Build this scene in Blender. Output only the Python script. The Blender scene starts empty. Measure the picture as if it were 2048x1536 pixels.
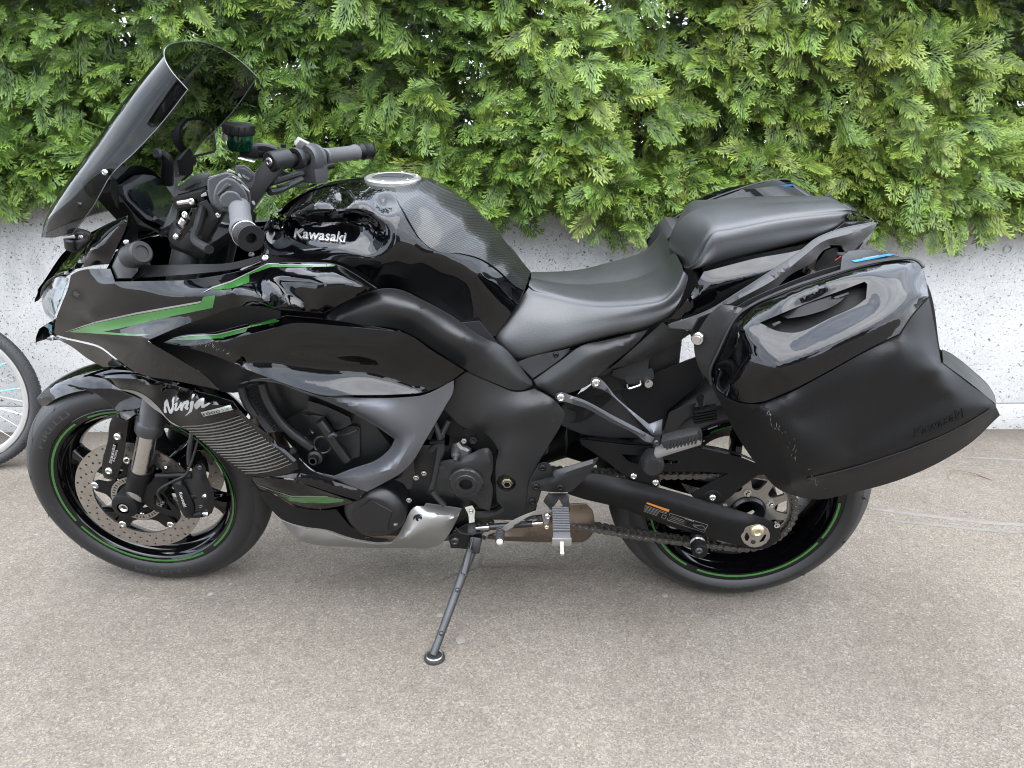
import bpy, bmesh, math, random
import numpy as np
from mathutils import Vector, Matrix
from mathutils.geometry import delaunay_2d_cdt
R_ = math.radians
random.seed(7); np.random.seed(7)
SC = bpy.context.scene
COL = SC.collection

# ------------------------------------------------------------------ camera
F_PX, CAM_H, PITCH, ROLL = 1420.0, 1.0944, .32973, .0031      # focal length in pixels of a 2048 px wide picture
cam_d = bpy.data.cameras.new('camera'); cam = bpy.data.objects.new('camera', cam_d); COL.objects.link(cam)
cam_d.sensor_width = 36.0; cam_d.lens = F_PX / 2048 * 36.0
cam_d.clip_start = .02; cam_d.clip_end = 400
cam.matrix_world = Matrix.Translation((0, 0, CAM_H)) @ Matrix.Rotation(math.pi/2 - PITCH, 4, 'X') @ Matrix.Rotation(-ROLL, 4, 'Z')
SC.camera = cam

# ------------------------------------------------------------------ sky, sun, exposure
SUN_EL, SUN_AZ = 66, 165          # azimuth clockwise from +y (the wall): the brightest part of the cloud is behind the camera
world = bpy.data.worlds.new('World'); SC.world = world; world.use_nodes = True
nt = world.node_tree; nt.nodes.clear()
def wn(t, **k):
    n = nt.nodes.new(t)
    for a, b in k.items(): setattr(n, a, b)
    return n
w_out = wn('ShaderNodeOutputWorld'); w_bg = wn('ShaderNodeBackground'); w_bg.inputs['Strength'].default_value = .125
w_sky = wn('ShaderNodeTexSky', sky_type='NISHITA'); w_sky.sun_disc = False
w_sky.sun_elevation = R_(SUN_EL); w_sky.sun_rotation = R_(SUN_AZ); w_sky.dust_density = 3.0; w_sky.ozone_density = 1.0
w_tc = wn('ShaderNodeTexCoord'); w_map = wn('ShaderNodeMapping'); w_map.inputs['Scale'].default_value = (1.6, 1.6, 3.2)
w_noi = wn('ShaderNodeTexNoise'); w_noi.inputs['Scale'].default_value = 2.1; w_noi.inputs['Detail'].default_value = 4; w_noi.inputs['Roughness'].default_value = .58
w_rmp = wn('ShaderNodeValToRGB'); w_rmp.color_ramp.elements[0].position = .30; w_rmp.color_ramp.elements[0].color = (4.9, 5.8, 7.3, 1)
w_rmp.color_ramp.elements[1].position = .68; w_rmp.color_ramp.elements[1].color = (11.0, 11.5, 12.2, 1)
# overcast: the zenith is about three times as bright as the horizon
w_sep = wn('ShaderNodeSeparateXYZ'); w_zr = wn('ShaderNodeMapRange'); w_zr.inputs['From Min'].default_value = 0; w_zr.inputs['From Max'].default_value = 1; w_zr.inputs['To Min'].default_value = .85; w_zr.inputs['To Max'].default_value = 1.4
w_mul = wn('ShaderNodeMix', data_type='RGBA', blend_type='MULTIPLY'); w_mul.inputs['Factor'].default_value = 1
w_mix = wn('ShaderNodeMix', data_type='RGBA'); w_mix.inputs['Factor'].default_value = .86
L = nt.links.new
L(w_tc.outputs['Generated'], w_map.inputs['Vector']); L(w_map.outputs['Vector'], w_noi.inputs['Vector']); L(w_noi.outputs['Fac'], w_rmp.inputs['Fac'])
L(w_sky.outputs['Color'], w_mix.inputs['A']); L(w_rmp.outputs['Color'], w_mix.inputs['B'])
L(w_tc.outputs['Generated'], w_sep.inputs[0]); L(w_sep.outputs['Z'], w_zr.inputs['Value']); L(w_mix.outputs['Result'], w_mul.inputs['A']); L(w_zr.outputs['Result'], w_mul.inputs['B'])
L(w_mul.outputs['Result'], w_bg.inputs['Color']); L(w_bg.outputs['Background'], w_out.inputs['Surface'])
sun_d = bpy.data.lights.new('sun', 'SUN'); sun_d.energy = 1.0; sun_d.angle = R_(75); sun_d.color = (1, .965, .92)
sun = bpy.data.objects.new('sun', sun_d); COL.objects.link(sun)
_az, _el = R_(SUN_AZ), R_(SUN_EL)
_dir = Vector((math.sin(_az)*math.cos(_el), math.cos(_az)*math.cos(_el), math.sin(_el)))
sun.rotation_euler = _dir.to_track_quat('Z', 'Y').to_euler(); sun.location = _dir*6
SC.view_settings.view_transform = 'Standard'; SC.view_settings.look = 'None'; SC.view_settings.gamma = 1
SC.view_settings.exposure = 2.16; SC.view_settings.use_curve_mapping = False
SC.render.engine = 'CYCLES'
SC.cycles.use_denoising = True; SC.cycles.max_bounces = 6; SC.cycles.diffuse_bounces = 2; SC.cycles.transparent_max_bounces = 10
SC.cycles.use_adaptive_sampling = True; SC.cycles.adaptive_threshold = .012; SC.cycles.filter_width = 1.05
SC.cycles.glossy_bounces = 4; SC.cycles.caustics_reflective = False; SC.cycles.caustics_refractive = False

# ------------------------------------------------------------------ mapping from the photograph to the leaning motorcycle's own frame
BX, BD, YAW, LEAN = -.17686, 1.6175, -.04024, .13912
def _rx(a): c, s = math.cos(a), math.sin(a); return np.array([[1, 0, 0], [0, c, -s], [0, s, c]])
def _rz(a): c, s = math.cos(a), math.sin(a); return np.array([[c, -s, 0], [s, c, 0], [0, 0, 1]])
RB = _rz(YAW) @ _rx(LEAN); OB = np.array([BX, BD, 0.]); CAMP = np.array([0, 0, CAM_H])
FWD = np.array([0, math.cos(PITCH), -math.sin(PITCH)]); UPV = np.array([0, math.sin(PITCH), math.cos(PITCH)]); RGT = np.array([1., 0, 0])
CLOC = RB.T @ (CAMP - OB); CRO, SRO = math.cos(ROLL), math.sin(ROLL)
def rays(px, py):
    px = np.asarray(px, float); py = np.asarray(py, float)
    u = px - 1024; v = py - 768
    u, v = CRO*u + SRO*v, -SRO*u + CRO*v
    return RGT*(u/F_PX)[..., None] - UPV*(v/F_PX)[..., None] + FWD
def PP(px, py, s):
    """points of the photograph at lateral distance s (metres left of the bike's mid-plane), in the bike's frame"""
    d = rays(px, py) @ RB
    t = (-np.asarray(s, float) - CLOC[1]) / d[..., 1]
    return CLOC + d*t[..., None]
def P(px, py, s): return PP(np.array([px]), np.array([py]), np.array([s]))[0]
def proj(p):
    w = RB @ np.asarray(p, float) + OB - CAMP
    a, b, c = w @ RGT, w @ UPV, w @ FWD; u, v = F_PX*a/c, -F_PX*b/c
    return (1024 + CRO*u - SRO*v, 768 + SRO*u + CRO*v)
def WALLP(px, py, y):      # a point of the photograph on the plane y (world)
    d = rays(np.array([px]), np.array([py]))[0]; return CAMP + d*(y/d[1])
def GNDP(px, py):
    d = rays(np.array([px]), np.array([py]))[0]; return CAMP + d*(-CAM_H/d[2])
REG = dict(px=(0, 0, 1), r1=(50, 50, .32552), r2=(300, 200, .24414), r3=(0, 480, .27344), r4=(40, 740, .2734), r5=(500, 320, .2832),
  r6=(440, 640, .26042), r7=(800, 740, .26039), a1=(980, 360, .26042), a2=(1300, 350, .29297), a3=(1060, 680, .20833), a4=(1100, 860, .32227),
  a5=(1360, 500, .33846), a6=(820, 960, .24733), a7=(540, 880, .20508), a8=(0, 600, .23426), b1=(340, 290, .13672), b2=(480, 220, .13672),
  b3=(200, 310, .16276), b4=(60, 420, .18229), b5=(860, 850, .1237), b6=(470, 740, .14323), b7=(300, 880, .11068), n1=(310, 770, .08301),
  k1=(560, 430, .08301), w1=(1260, 990, .08301), c1=(1400, 930, .13021), f1=(190, 860, .078125))
def T(reg, txt):
    """'x y s, x y s' in a detail view's pixels, s in cm -> [(px, py, s in m)]"""
    ox, oy, k = REG[reg]; out = []
    for q in txt.split(','):
        v = [float(a) for a in q.split()]
        out.append((ox + v[0]*k, oy + v[1]*k, (v[2]/100 if len(v) > 2 else 0.)))
    return out
def T2(reg, txt): return [(a, b) for a, b, c in T(reg, txt)]
def T1(reg, x, y, s=0): ox, oy, k = REG[reg]; return P(ox + x*k, oy + y*k, s/100)
def M(x, z, y=0): a, b = proj((x, y, z)); return (a, b, -y)     # a point of the bike's frame as a photograph point

# ------------------------------------------------------------------ materials
MAT = {}
def mat(name, col, rough=.5, metal=0., coat=0., spec=.5, noise=0., nscale=40., bump=0., bscale=200., rvar=0., emit=None, coat_rough=.03, aniso=0.):
    m = bpy.data.materials.new(name); m.use_nodes = True; t = m.node_tree; b = t.nodes['Principled BSDF']
    b.inputs['Base Color'].default_value = (*col, 1); b.inputs['Roughness'].default_value = rough; b.inputs['Metallic'].default_value = metal
    b.inputs['Coat Weight'].default_value = coat; b.inputs['Coat Roughness'].default_value = coat_rough; b.inputs['Specular IOR Level'].default_value = spec
    if aniso: b.inputs['Anisotropic'].default_value = aniso
    tc = t.nodes.new('ShaderNodeTexCoord')
    if noise or rvar:
        n = t.nodes.new('ShaderNodeTexNoise'); n.inputs['Scale'].default_value = nscale; n.inputs['Detail'].default_value = 6; n.inputs['Roughness'].default_value = .65
        t.links.new(tc.outputs['Object'], n.inputs['Vector'])
        if noise:
            mx = t.nodes.new('ShaderNodeMix'); mx.data_type = 'RGBA'
            mx.inputs['A'].default_value = (*[c*(1-noise) for c in col], 1); mx.inputs['B'].default_value = (*[min(1, c*(1+noise)) for c in col], 1)
            t.links.new(n.outputs['Fac'], mx.inputs['Factor']); t.links.new(mx.outputs['Result'], b.inputs['Base Color'])
        if rvar:
            mr = t.nodes.new('ShaderNodeMapRange'); mr.inputs['To Min'].default_value = max(0, rough-rvar); mr.inputs['To Max'].default_value = min(1, rough+rvar)
            mr.inputs['From Min'].default_value = .3; mr.inputs['From Max'].default_value = .7
            t.links.new(n.outputs['Fac'], mr.inputs['Value']); t.links.new(mr.outputs['Result'], b.inputs['Roughness'])
    if bump:
        n2 = t.nodes.new('ShaderNodeTexNoise'); n2.inputs['Scale'].default_value = bscale; n2.inputs['Detail'].default_value = 3
        bp = t.nodes.new('ShaderNodeBump'); bp.inputs['Strength'].default_value = bump; bp.inputs['Distance'].default_value = .002
        t.links.new(tc.outputs['Object'], n2.inputs['Vector']); t.links.new(n2.outputs['Fac'], bp.inputs['Height']); t.links.new(bp.outputs['Normal'], b.inputs['Normal'])
        if coat: t.links.new(bp.outputs['Normal'], b.inputs['Coat Normal'])
    if emit: b.inputs['Emission Color'].default_value = (*emit, 1); b.inputs['Emission Strength'].default_value = 1
    MAT[name] = m; return m
def nodes_of(m): return m.node_tree, m.node_tree.nodes['Principled BSDF']

mat('gloss_black', (.0010, .0010, .0013), .3, 0, 1.0, .0, bump=.012, bscale=30, coat_rough=.012); MAT['gloss_black'].node_tree.nodes['Principled BSDF'].inputs['Coat IOR'].default_value = 1.43
mat('matte_black', (0.0028, 0.0028, 0.0030), .50, spec=.2, noise=.25, nscale=60, bump=.12, bscale=900)
mat('charcoal', (.0100, .0100, .0102), .37, spec=.30, noise=.12, nscale=18, bump=.10, bscale=1400, rvar=.05)
mat('grey_satin', (.105, .108, .117), .36, .55, noise=.08, nscale=20, bump=.05, bscale=1200, rvar=.05)
mat('rail_grey', (0.0370, 0.0370, 0.0383), .55, .2, noise=.12, nscale=60, bump=.3, bscale=1300)
mat('deep_black', (.006, .006, .0065), .55, noise=.2, nscale=30)
mat('engine_black', (0.0039, 0.0039, 0.0044), .38, .1, noise=.25, nscale=40, bump=.1, bscale=500)
mat('rubber', (0.0061, 0.0061, 0.0065), .62, noise=.25, nscale=30, bump=.12, bscale=700, rvar=.08)
mat('tyre', (.0165, .0162, .0158), .56, noise=.3, nscale=14, bump=.2, bscale=420, rvar=.1)
mat('tyre_side', (0.0050, 0.0050, 0.0054), .5, noise=.3, nscale=22, bump=.05, bscale=300)
mat('steel', (.34, .315, .285), .34, .95, noise=.15, nscale=90, rvar=.1, bump=.05, bscale=800)
mat('bright_steel', (.46, .45, .435), .22, 1, noise=.1, nscale=60, rvar=.08)
mat('chrome', (.72, .72, .72), .09, 1); mat('letter_silver', (0.3220, 0.3220, 0.3220), .28, .55)
mat('silver_paint', (.225, .22, .21), .34, .65, noise=.1, nscale=30, bump=.04, bscale=900, rvar=.06)
mat('cast_grey', (0.0479, 0.0488, 0.0500), .4, .6, noise=.2, nscale=40, bump=.08, bscale=700)
mat('green_paint', (0.0161, 0.0915, 0.0119), .3, .1, .6, noise=.06, nscale=60)
mat('grey_line', (0.1828, 0.1784, 0.1697), .35, .3, .4)
mat('ninja_silver', (0.2698, 0.2698, 0.2611), .4, .2, noise=.15, nscale=90)
mat('white_print', (0.2872, 0.2872, 0.2872), .5)
mat('chain_steel', (.085, .080, .073), .42, .85, noise=.35, nscale=220, rvar=.12)
mat('sprocket_steel', (.25, .235, .21), .38, .9, noise=.2, nscale=90, rvar=.1)
mat('axle_gold', (.50, .42, .28), .35, .85, noise=.2, nscale=200)
mat('exhaust', (.135, .105, .08), .36, .8, noise=.35, nscale=22, rvar=.12)
mat('orange_print', (0.3699, 0.1306, 0.0131), .5); mat('blue_print', (0.0087, 0.1175, 0.2698), .4)
mat('dark_print', (.012, .012, .012), .5)
mat('lcd', (.004, .006, .007), .08, 0, 1, .5)
mat('white_clip', (0.3133, 0.3046, 0.2698), .4, .1, noise=.15, nscale=80)
mat('switch_grey', (0.1828, 0.1784, 0.1676), .5, noise=.08, nscale=80)
mat('grip_rubber', (0.0520, 0.0520, 0.0548), .6, noise=.15, nscale=50, bump=.2, bscale=900)
mat('switch_black', (0.0297, 0.0307, 0.0337), .5, noise=.1, nscale=50, bump=.15, bscale=1000)
mat('lamp_inside', (.55, .58, .62), .12, .9)
mat('pin_grey', (.115, .113, .108), .4, .4, .3); mat('tyre_letter', (.018, .018, .018), .6); mat('scuff', (0.1393, 0.1393, 0.1393), .7)
mat('mirror_glass', (.85, .86, .87), .02, 1)
mat('blue_anod', (.05, .38, .62), .35, .2); mat('lens_red', (.35, .02, .01), .15, 0, .5)

def glass_mat(name, tint, alpha, rough=.0, spec=.5):
    """thin tinted sheet: see-through tint plus a clear reflection"""
    m = bpy.data.materials.new(name); m.use_nodes = True; t = m.node_tree; t.nodes.clear()
    o = t.nodes.new('ShaderNodeOutputMaterial'); tr = t.nodes.new('ShaderNodeBsdfTransparent'); gl = t.nodes.new('ShaderNodeBsdfGlossy'); mx = t.nodes.new('ShaderNodeMixShader')
    fr = t.nodes.new('ShaderNodeFresnel'); ge = t.nodes.new('ShaderNodeNewGeometry'); io = t.nodes.new('ShaderNodeMapRange'); io.inputs['To Min'].default_value = 1.30; io.inputs['To Max'].default_value = 1/1.30   # the same plain reflection from both faces of the thin sheet
    t.links.new(ge.outputs['Backfacing'], io.inputs['Value']); t.links.new(io.outputs['Result'], fr.inputs['IOR'])
    tr.inputs['Color'].default_value = (*tint, 1); gl.inputs['Roughness'].default_value = rough; gl.inputs['Color'].default_value = (1, 1, 1, 1)
    t.links.new(fr.outputs['Fac'], mx.inputs['Fac']); t.links.new(tr.outputs[0], mx.inputs[1]); t.links.new(gl.outputs[0], mx.inputs[2]); t.links.new(mx.outputs[0], o.inputs['Surface'])
    MAT[name] = m; return m
glass_mat('smoke_screen', (.17, .175, .175), 1); glass_mat('clear_lens', (.9, .93, .95), 1, .01)
def reservoir_mat():
    m = mat('reservoir_green', (.0, .06, .025), .06, 0, .5); t, b = nodes_of(m); b.inputs['Transmission Weight'].default_value = .65; b.inputs['Base Color'].default_value = (.002, .035, .015, 1); b.inputs['IOR'].default_value = 1.4
reservoir_mat()
def seat_mat():
    m = mat('seat_vinyl', (.0135, .0138, .0148), .38, spec=.6, rvar=.05, nscale=9); t, b = nodes_of(m)
    tc = [n for n in t.nodes if n.type == 'TEX_COORD'][0]
    v = t.nodes.new('ShaderNodeTexVoronoi'); v.inputs['Scale'].default_value = 420; bp = t.nodes.new('ShaderNodeBump'); bp.inputs['Strength'].default_value = .16; bp.inputs['Distance'].default_value = .0010
    t.links.new(tc.outputs['Object'], v.inputs['Vector']); t.links.new(v.outputs['Distance'], bp.inputs['Height']); t.links.new(bp.outputs['Normal'], b.inputs['Normal'])
seat_mat()
def carbon_mat():
    m = mat('carbon', (.02, .02, .02), .34, 0, .45, spec=.2, coat_rough=.08); t, b = nodes_of(m)
    tc = [n for n in t.nodes if n.type == 'TEX_COORD'][0]
    w1 = t.nodes.new('ShaderNodeTexWave'); w1.wave_type = 'BANDS'; w1.bands_direction = 'X'; w1.inputs['Scale'].default_value = 130
    w2 = t.nodes.new('ShaderNodeTexWave'); w2.wave_type = 'BANDS'; w2.bands_direction = 'Z'; w2.inputs['Scale'].default_value = 130
    mp = t.nodes.new('ShaderNodeMapping'); mp.inputs['Rotation'].default_value = (0, R_(-28), 0)
    ch = t.nodes.new('ShaderNodeTexChecker'); ch.inputs['Scale'].default_value = 125
    mx = t.nodes.new('ShaderNodeMix'); mx.data_type = 'RGBA'; mx.inputs['A'].default_value = (.003, .003, .003, 1); mx.inputs['B'].default_value = (.05, .05, .05, 1)
    mu = t.nodes.new('ShaderNodeMath'); mu.operation = 'MULTIPLY'
    t.links.new(tc.outputs['Object'], mp.inputs['Vector'])
    for n in (w1, w2): t.links.new(mp.outputs['Vector'], n.inputs['Vector'])
    t.links.new(w1.outputs['Fac'], mu.inputs[0]); t.links.new(w2.outputs['Fac'], mu.inputs[1])
    t.links.new(mu.outputs[0], mx.inputs['Factor']); t.links.new(mx.outputs['Result'], b.inputs['Base Color'])
    b.inputs['Metallic'].default_value = .35
carbon_mat()

# ------------------------------------------------------------------ mesh helpers
def finish(me, m, smooth=True, sharp=35):
    if m is not None: me.materials.append(MAT[m] if isinstance(m, str) else m)
    if smooth:
        me.polygons.foreach_set('use_smooth', np.ones(len(me.polygons), dtype=bool))
        me.set_sharp_from_angle(angle=R_(sharp))
    me.update()
def obj(name, verts, faces, m, parent=None, smooth=True, sharp=35, fix=True):
    me = bpy.data.meshes.new(name); me.from_pydata([tuple(v) for v in verts], [], [tuple(int(i) for i in f) for f in faces])
    if fix:
        bm = bmesh.new(); bm.from_mesh(me); bmesh.ops.recalc_face_normals(bm, faces=bm.faces); bm.to_mesh(me); bm.free()
    finish(me, m, smooth, sharp)
    o = bpy.data.objects.new(name, me); COL.objects.link(o); o.parent = parent
    return o
def empty(name, parent=None, loc=(0, 0, 0)):
    o = bpy.data.objects.new(name, None); COL.objects.link(o); o.parent = parent; o.location = loc; o.empty_display_size = .05; return o
def tag(o, label, cat, group=None, kind=None):
    if label: o['label'] = label
    if cat: o['category'] = cat
    if group: o['group'] = group
    if kind: o['kind'] = kind
    return o
def copy_tree(o, parent):
    c = o.copy(); COL.objects.link(c); c.parent = parent
    for ch in list(o.children): copy_tree(ch, c)
    return c
def mir(o):
    """the same part on the right-hand side of the bike"""
    c = copy_tree(o, o.parent); c.scale = (1, -1, 1); return c
class MB:
    """collects shapes that make ONE piece"""
    def __init__(s): s.v = []; s.f = []
    def add(s, v, f):
        n = len(s.v); s.v += [tuple(map(float, a)) for a in v]; s.f += [tuple(int(i)+n for i in q) for q in f]; return s
    def build(s, name, m, parent=None, **k): return obj(name, s.v, s.f, m, parent, **k)
def g_ring(ax):
    ax = np.asarray(ax, float); ax = ax/np.linalg.norm(ax); a = np.array([0, 0, 1.]) if abs(ax[2]) < .9 else np.array([1., 0, 0])
    u = np.cross(a, ax); u /= np.linalg.norm(u); return ax, u, np.cross(ax, u)
def g_lathe(prof, o, ax, seg=32, a0=0., a1=2*math.pi):
    ax, u, w = g_ring(ax); o = np.asarray(o, float); full = abs(a1-a0-2*math.pi) < 1e-6; n = seg if full else seg+1
    v = []; f = []
    for k in range(n):
        a = a0 + (a1-a0)*k/seg; d = u*math.cos(a) + w*math.sin(a)
        for r, h in prof: v.append(o + d*r + ax*h)
    m = len(prof)
    for k in range(seg):
        k2 = (k+1) % n
        for j in range(m-1):
            f.append((k*m+j, k2*m+j, k2*m+j+1, k*m+j+1))
    return v, f
def g_cyl(p0, p1, r0, r1=None, seg=20, bev=.0):
    p0 = np.asarray(p0, float); p1 = np.asarray(p1, float); r1 = r0 if r1 is None else r1; h = np.linalg.norm(p1-p0); b = min(bev, r0*.9, r1*.9, h*.45)
    pr = [(0, 0), (r0-b, 0), (r0, b), (r1, h-b), (r1-b, h), (0, h)] if b > 0 else [(0, 0), (r0, 0), (r1, h), (0, h)]
    pr = [(max(r, 1e-5), hh) for r, hh in pr]
    return g_lathe(pr, p0, p1-p0, seg)
def smooth_path(pts, n=6):
    pts = [np.asarray(p, float) for p in pts]
    if len(pts) < 3: return [pts[0] + (pts[-1]-pts[0])*t for t in np.linspace(0, 1, n+1)]
    out = []
    for i in range(len(pts)-1):
        p0 = pts[i-1] if i else 2*pts[0]-pts[1]; p1, p2 = pts[i], pts[i+1]; p3 = pts[i+2] if i+2 < len(pts) else 2*p2-p1
        for k in range(n):
            t = k/n; out.append(.5*((2*p1) + (p2-p0)*t + (2*p0-5*p1+4*p2-p3)*t*t + (3*p1-p0-3*p2+p3)*t**3))
    return out + [pts[-1]]
def g_tube(pts, r, seg=10, n=6, smooth=True):
    path = smooth_path(pts, n) if smooth else [np.asarray(p, float) for p in pts]
    N = len(path); rr = np.interp(np.linspace(0, 1, N), np.linspace(0, 1, len(r)), r) if hasattr(r, '__len__') else np.full(N, r)
    v = []; f = []; u = None
    for i, p in enumerate(path):
        d = path[min(i+1, N-1)] - path[max(i-1, 0)]; d = d/(np.linalg.norm(d)+1e-12)
        if u is None: _, u, w = g_ring(d)
        else:
            u = u - d*(u @ d); u /= np.linalg.norm(u); w = np.cross(d, u)
        for k in range(seg):
            a = 2*math.pi*k/seg; v.append(p + (u*math.cos(a) + w*math.sin(a))*rr[i])
    for i in range(N-1):
        for k in range(seg): f.append((i*seg+k, i*seg+(k+1) % seg, (i+1)*seg+(k+1) % seg, (i+1)*seg+k))
    f.append(tuple(range(seg))); f.append(tuple((N-1)*seg+k for k in range(seg)))
    return v, f
def g_bbox(c, e, ax=None, bev=.002):
    """bevelled box: centre, half extents, optional 3 axes (rows)"""
    bm = bmesh.new(); bmesh.ops.create_cube(bm, size=2)
    for q in bm.verts: q.co = Vector((q.co.x*e[0], q.co.y*e[1], q.co.z*e[2]))
    b = min(bev, min(e)*.9)
    if b > 0: bmesh.ops.bevel(bm, geom=bm.edges[:], offset=b, segments=2, affect='EDGES', profile=.6)
    A = np.eye(3) if ax is None else np.asarray(ax, float)
    bm.verts.index_update()
    v = [np.asarray(c, float) + np.array(q.co) @ A for q in bm.verts]; f = [[q.index for q in fc.verts] for fc in bm.faces]; bm.free()
    return v, f
def g_bar(p0, p1, w, h, up=(0, 1, 0), bev=.002):
    """bevelled bar between two points: w across, h along 'up'"""
    p0 = np.asarray(p0, float); p1 = np.asarray(p1, float); x = p1-p0; l = np.linalg.norm(x); x /= l
    z = np.asarray(up, float); z = z - x*(z @ x); z /= np.linalg.norm(z); y = np.cross(z, x)
    return g_bbox((p0+p1)/2, (l/2, w/2, h/2), (x, y, z), bev)
def one(name, g, m, parent, **k): return obj(name, g[0], g[1], m, parent, **k)

# ---- outlines
def densify(pts, closed=True, step=9., corner=38):
    A = np.array([p[:3] if len(p) > 2 else (p[0], p[1], 0) for p in pts], float); n = len(A); out = []
    seg = n if closed else n-1
    def seglen(i): return np.linalg.norm((A[(i+1) % n]-A[i % n])[:2]) + 1e-9
    tan = np.zeros((n, 2, 3))
    for i in range(n):
        prv = A[i]-A[i-1] if (closed or i > 0) else A[1]-A[0]; nxt = A[(i+1) % n]-A[i] if (closed or i < n-1) else A[-1]-A[-2]
        lp, ln = np.linalg.norm(prv[:2])+1e-9, np.linalg.norm(nxt[:2])+1e-9
        a = math.degrees(math.acos(max(-1, min(1, (prv[:2] @ nxt[:2])/lp/ln))))
        if a > corner: tan[i, 0] = prv/lp; tan[i, 1] = nxt/ln
        else: t = (prv/lp*ln + nxt/ln*lp)/(lp+ln); tan[i, 0] = tan[i, 1] = t
    for i in range(seg):
        p, q = A[i], A[(i+1) % n]; l = seglen(i); m = max(1, int(round(l/step)))
        for k in range(m):
            t = k/m; h00 = 2*t**3-3*t*t+1; h10 = t**3-2*t*t+t; h01 = -2*t**3+3*t*t; h11 = t**3-t*t
            out.append(h00*p + h10*l*tan[i, 1] + h01*q + h11*l*tan[(i+1) % n, 0])
    if not closed: out.append(A[-1])
    return np.array(out)
def rbf(ctrl, soft):
    C = np.asarray(ctrl, float)
    keep = [0]
    for i in range(1, len(C)):
        if np.min(np.hypot(*(C[keep, :2]-C[i, :2]).T)) > 2.5: keep.append(i)
    C = C[keep]; X = C[:, :2]/100; c2 = (soft/100)**2; n = len(X)
    D = np.sqrt(((X[:, None]-X[None])**2).sum(-1) + c2)
    K = np.zeros((n+3, n+3)); K[:n, :n] = D; K[:n, n] = K[n, :n] = 1; K[:n, n+1:] = X; K[n+1:, :n] = X.T
    K[:n, :n] -= np.eye(n)*1e-4*soft/10
    rhs = np.concatenate([C[:, 2], np.zeros(3)])
    try: w = np.linalg.solve(K, rhs)
    except np.linalg.LinAlgError: w = np.linalg.lstsq(K, rhs, rcond=1e-10)[0]
    def f(px, py):
        Q = np.stack([np.asarray(px, float).ravel(), np.asarray(py, float).ravel()], -1)/100
        B = np.sqrt(((Q[:, None]-X[None])**2).sum(-1) + c2)
        return B @ w[:n] + w[n] + Q @ w[n+1:]
    return f
def inset(O, d):
    n = len(O); P2 = O[:, :2]; a = sum(P2[i][0]*P2[(i+1) % n][1]-P2[(i+1) % n][0]*P2[i][1] for i in range(n)); sg = 1 if a > 0 else -1
    e = np.roll(P2, -1, 0)-P2; e /= np.linalg.norm(e, axis=1)[:, None]+1e-9; nn = np.stack([-e[:, 1], e[:, 0]], 1)*sg; v = nn + np.roll(nn, 1, 0); L_ = np.linalg.norm(v, axis=1)[:, None]; v = v/np.maximum(L_, .5)*np.minimum(1.5, 2/np.maximum(L_, .5))
    R = O.copy(); R[:, :2] += v*d; return R
def inside(poly, X, Y):
    r = np.zeros(len(X), bool); n = len(poly)
    for i in range(n):
        x0, y0 = poly[i][:2]; x1, y1 = poly[(i+1) % n][:2]
        if y0 == y1: continue
        c = ((y0 > Y) != (y1 > Y)) & (X < (x1-x0)*(Y-y0)/(y1-y0)+x0); r ^= c
    return r
def tri2d(outline, lines=(), holes=(), step=9., fill=True):
    """constrained triangulation of an outline with inner lines and holes -> verts2d, tris, boundary loops (index lists)"""
    V = [tuple(p[:2]) for p in outline]; n = len(V); E = [(i, (i+1) % n) for i in range(n)]
    for h in holes:
        k = len(V); V += [tuple(p[:2]) for p in h]; E += [(k+i, k+(i+1) % len(h)) for i in range(len(h))]
    for l in lines:
        k = len(V); V += [tuple(p[:2]) for p in l]; E += [(k+i, k+i+1) for i in range(len(l)-1)]
    A = np.array(V)
    if fill:
        x0, y0 = A.min(0); x1, y1 = A.max(0); g = []
        j = 0; y = y0
        while y < y1:
            g += [(x0 + (j % 2)*step/2 + i*step, y) for i in range(int((x1-x0)/step)+2)]; y += step*.866; j += 1
        G = np.array(g) + np.random.uniform(-.12, .12, (len(g), 2))*step
        ok = inside(outline, G[:, 0], G[:, 1])
        for h in holes: ok &= ~inside(h, G[:, 0], G[:, 1])
        G = G[ok]
        if len(G):
            d = np.full(len(G), 1e9)
            for a in A: d = np.minimum(d, np.hypot(G[:, 0]-a[0], G[:, 1]-a[1]))
            G = G[d > step*.55]; V += [tuple(p) for p in G]
    r = delaunay_2d_cdt([Vector(p) for p in V], E, [], 0, 1e-4)
    vv = np.array([tuple(p) for p in r[0]]); ff = [tuple(f) for f in r[2]]
    c = np.array([vv[list(f)].mean(0) for f in ff]); ok = inside(outline, c[:, 0], c[:, 1])
    for h in holes: ok &= ~inside(h, c[:, 0], c[:, 1])
    ff = [f for f, k in zip(ff, ok) if k]
    used = sorted({i for f in ff for i in f}); mp = {a: b for b, a in enumerate(used)}
    return vv[used], [tuple(mp[i] for i in f) for f in ff]
def bnd_edges(faces):
    cnt = {}
    for f in faces:
        for i in range(len(f)):
            a, b = f[i], f[(i+1) % len(f)]; k = (min(a, b), max(a, b)); cnt.setdefault(k, []).append((a, b))
    return [v[0] for v in cnt.values() if len(v) == 1]
PF = {}
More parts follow.
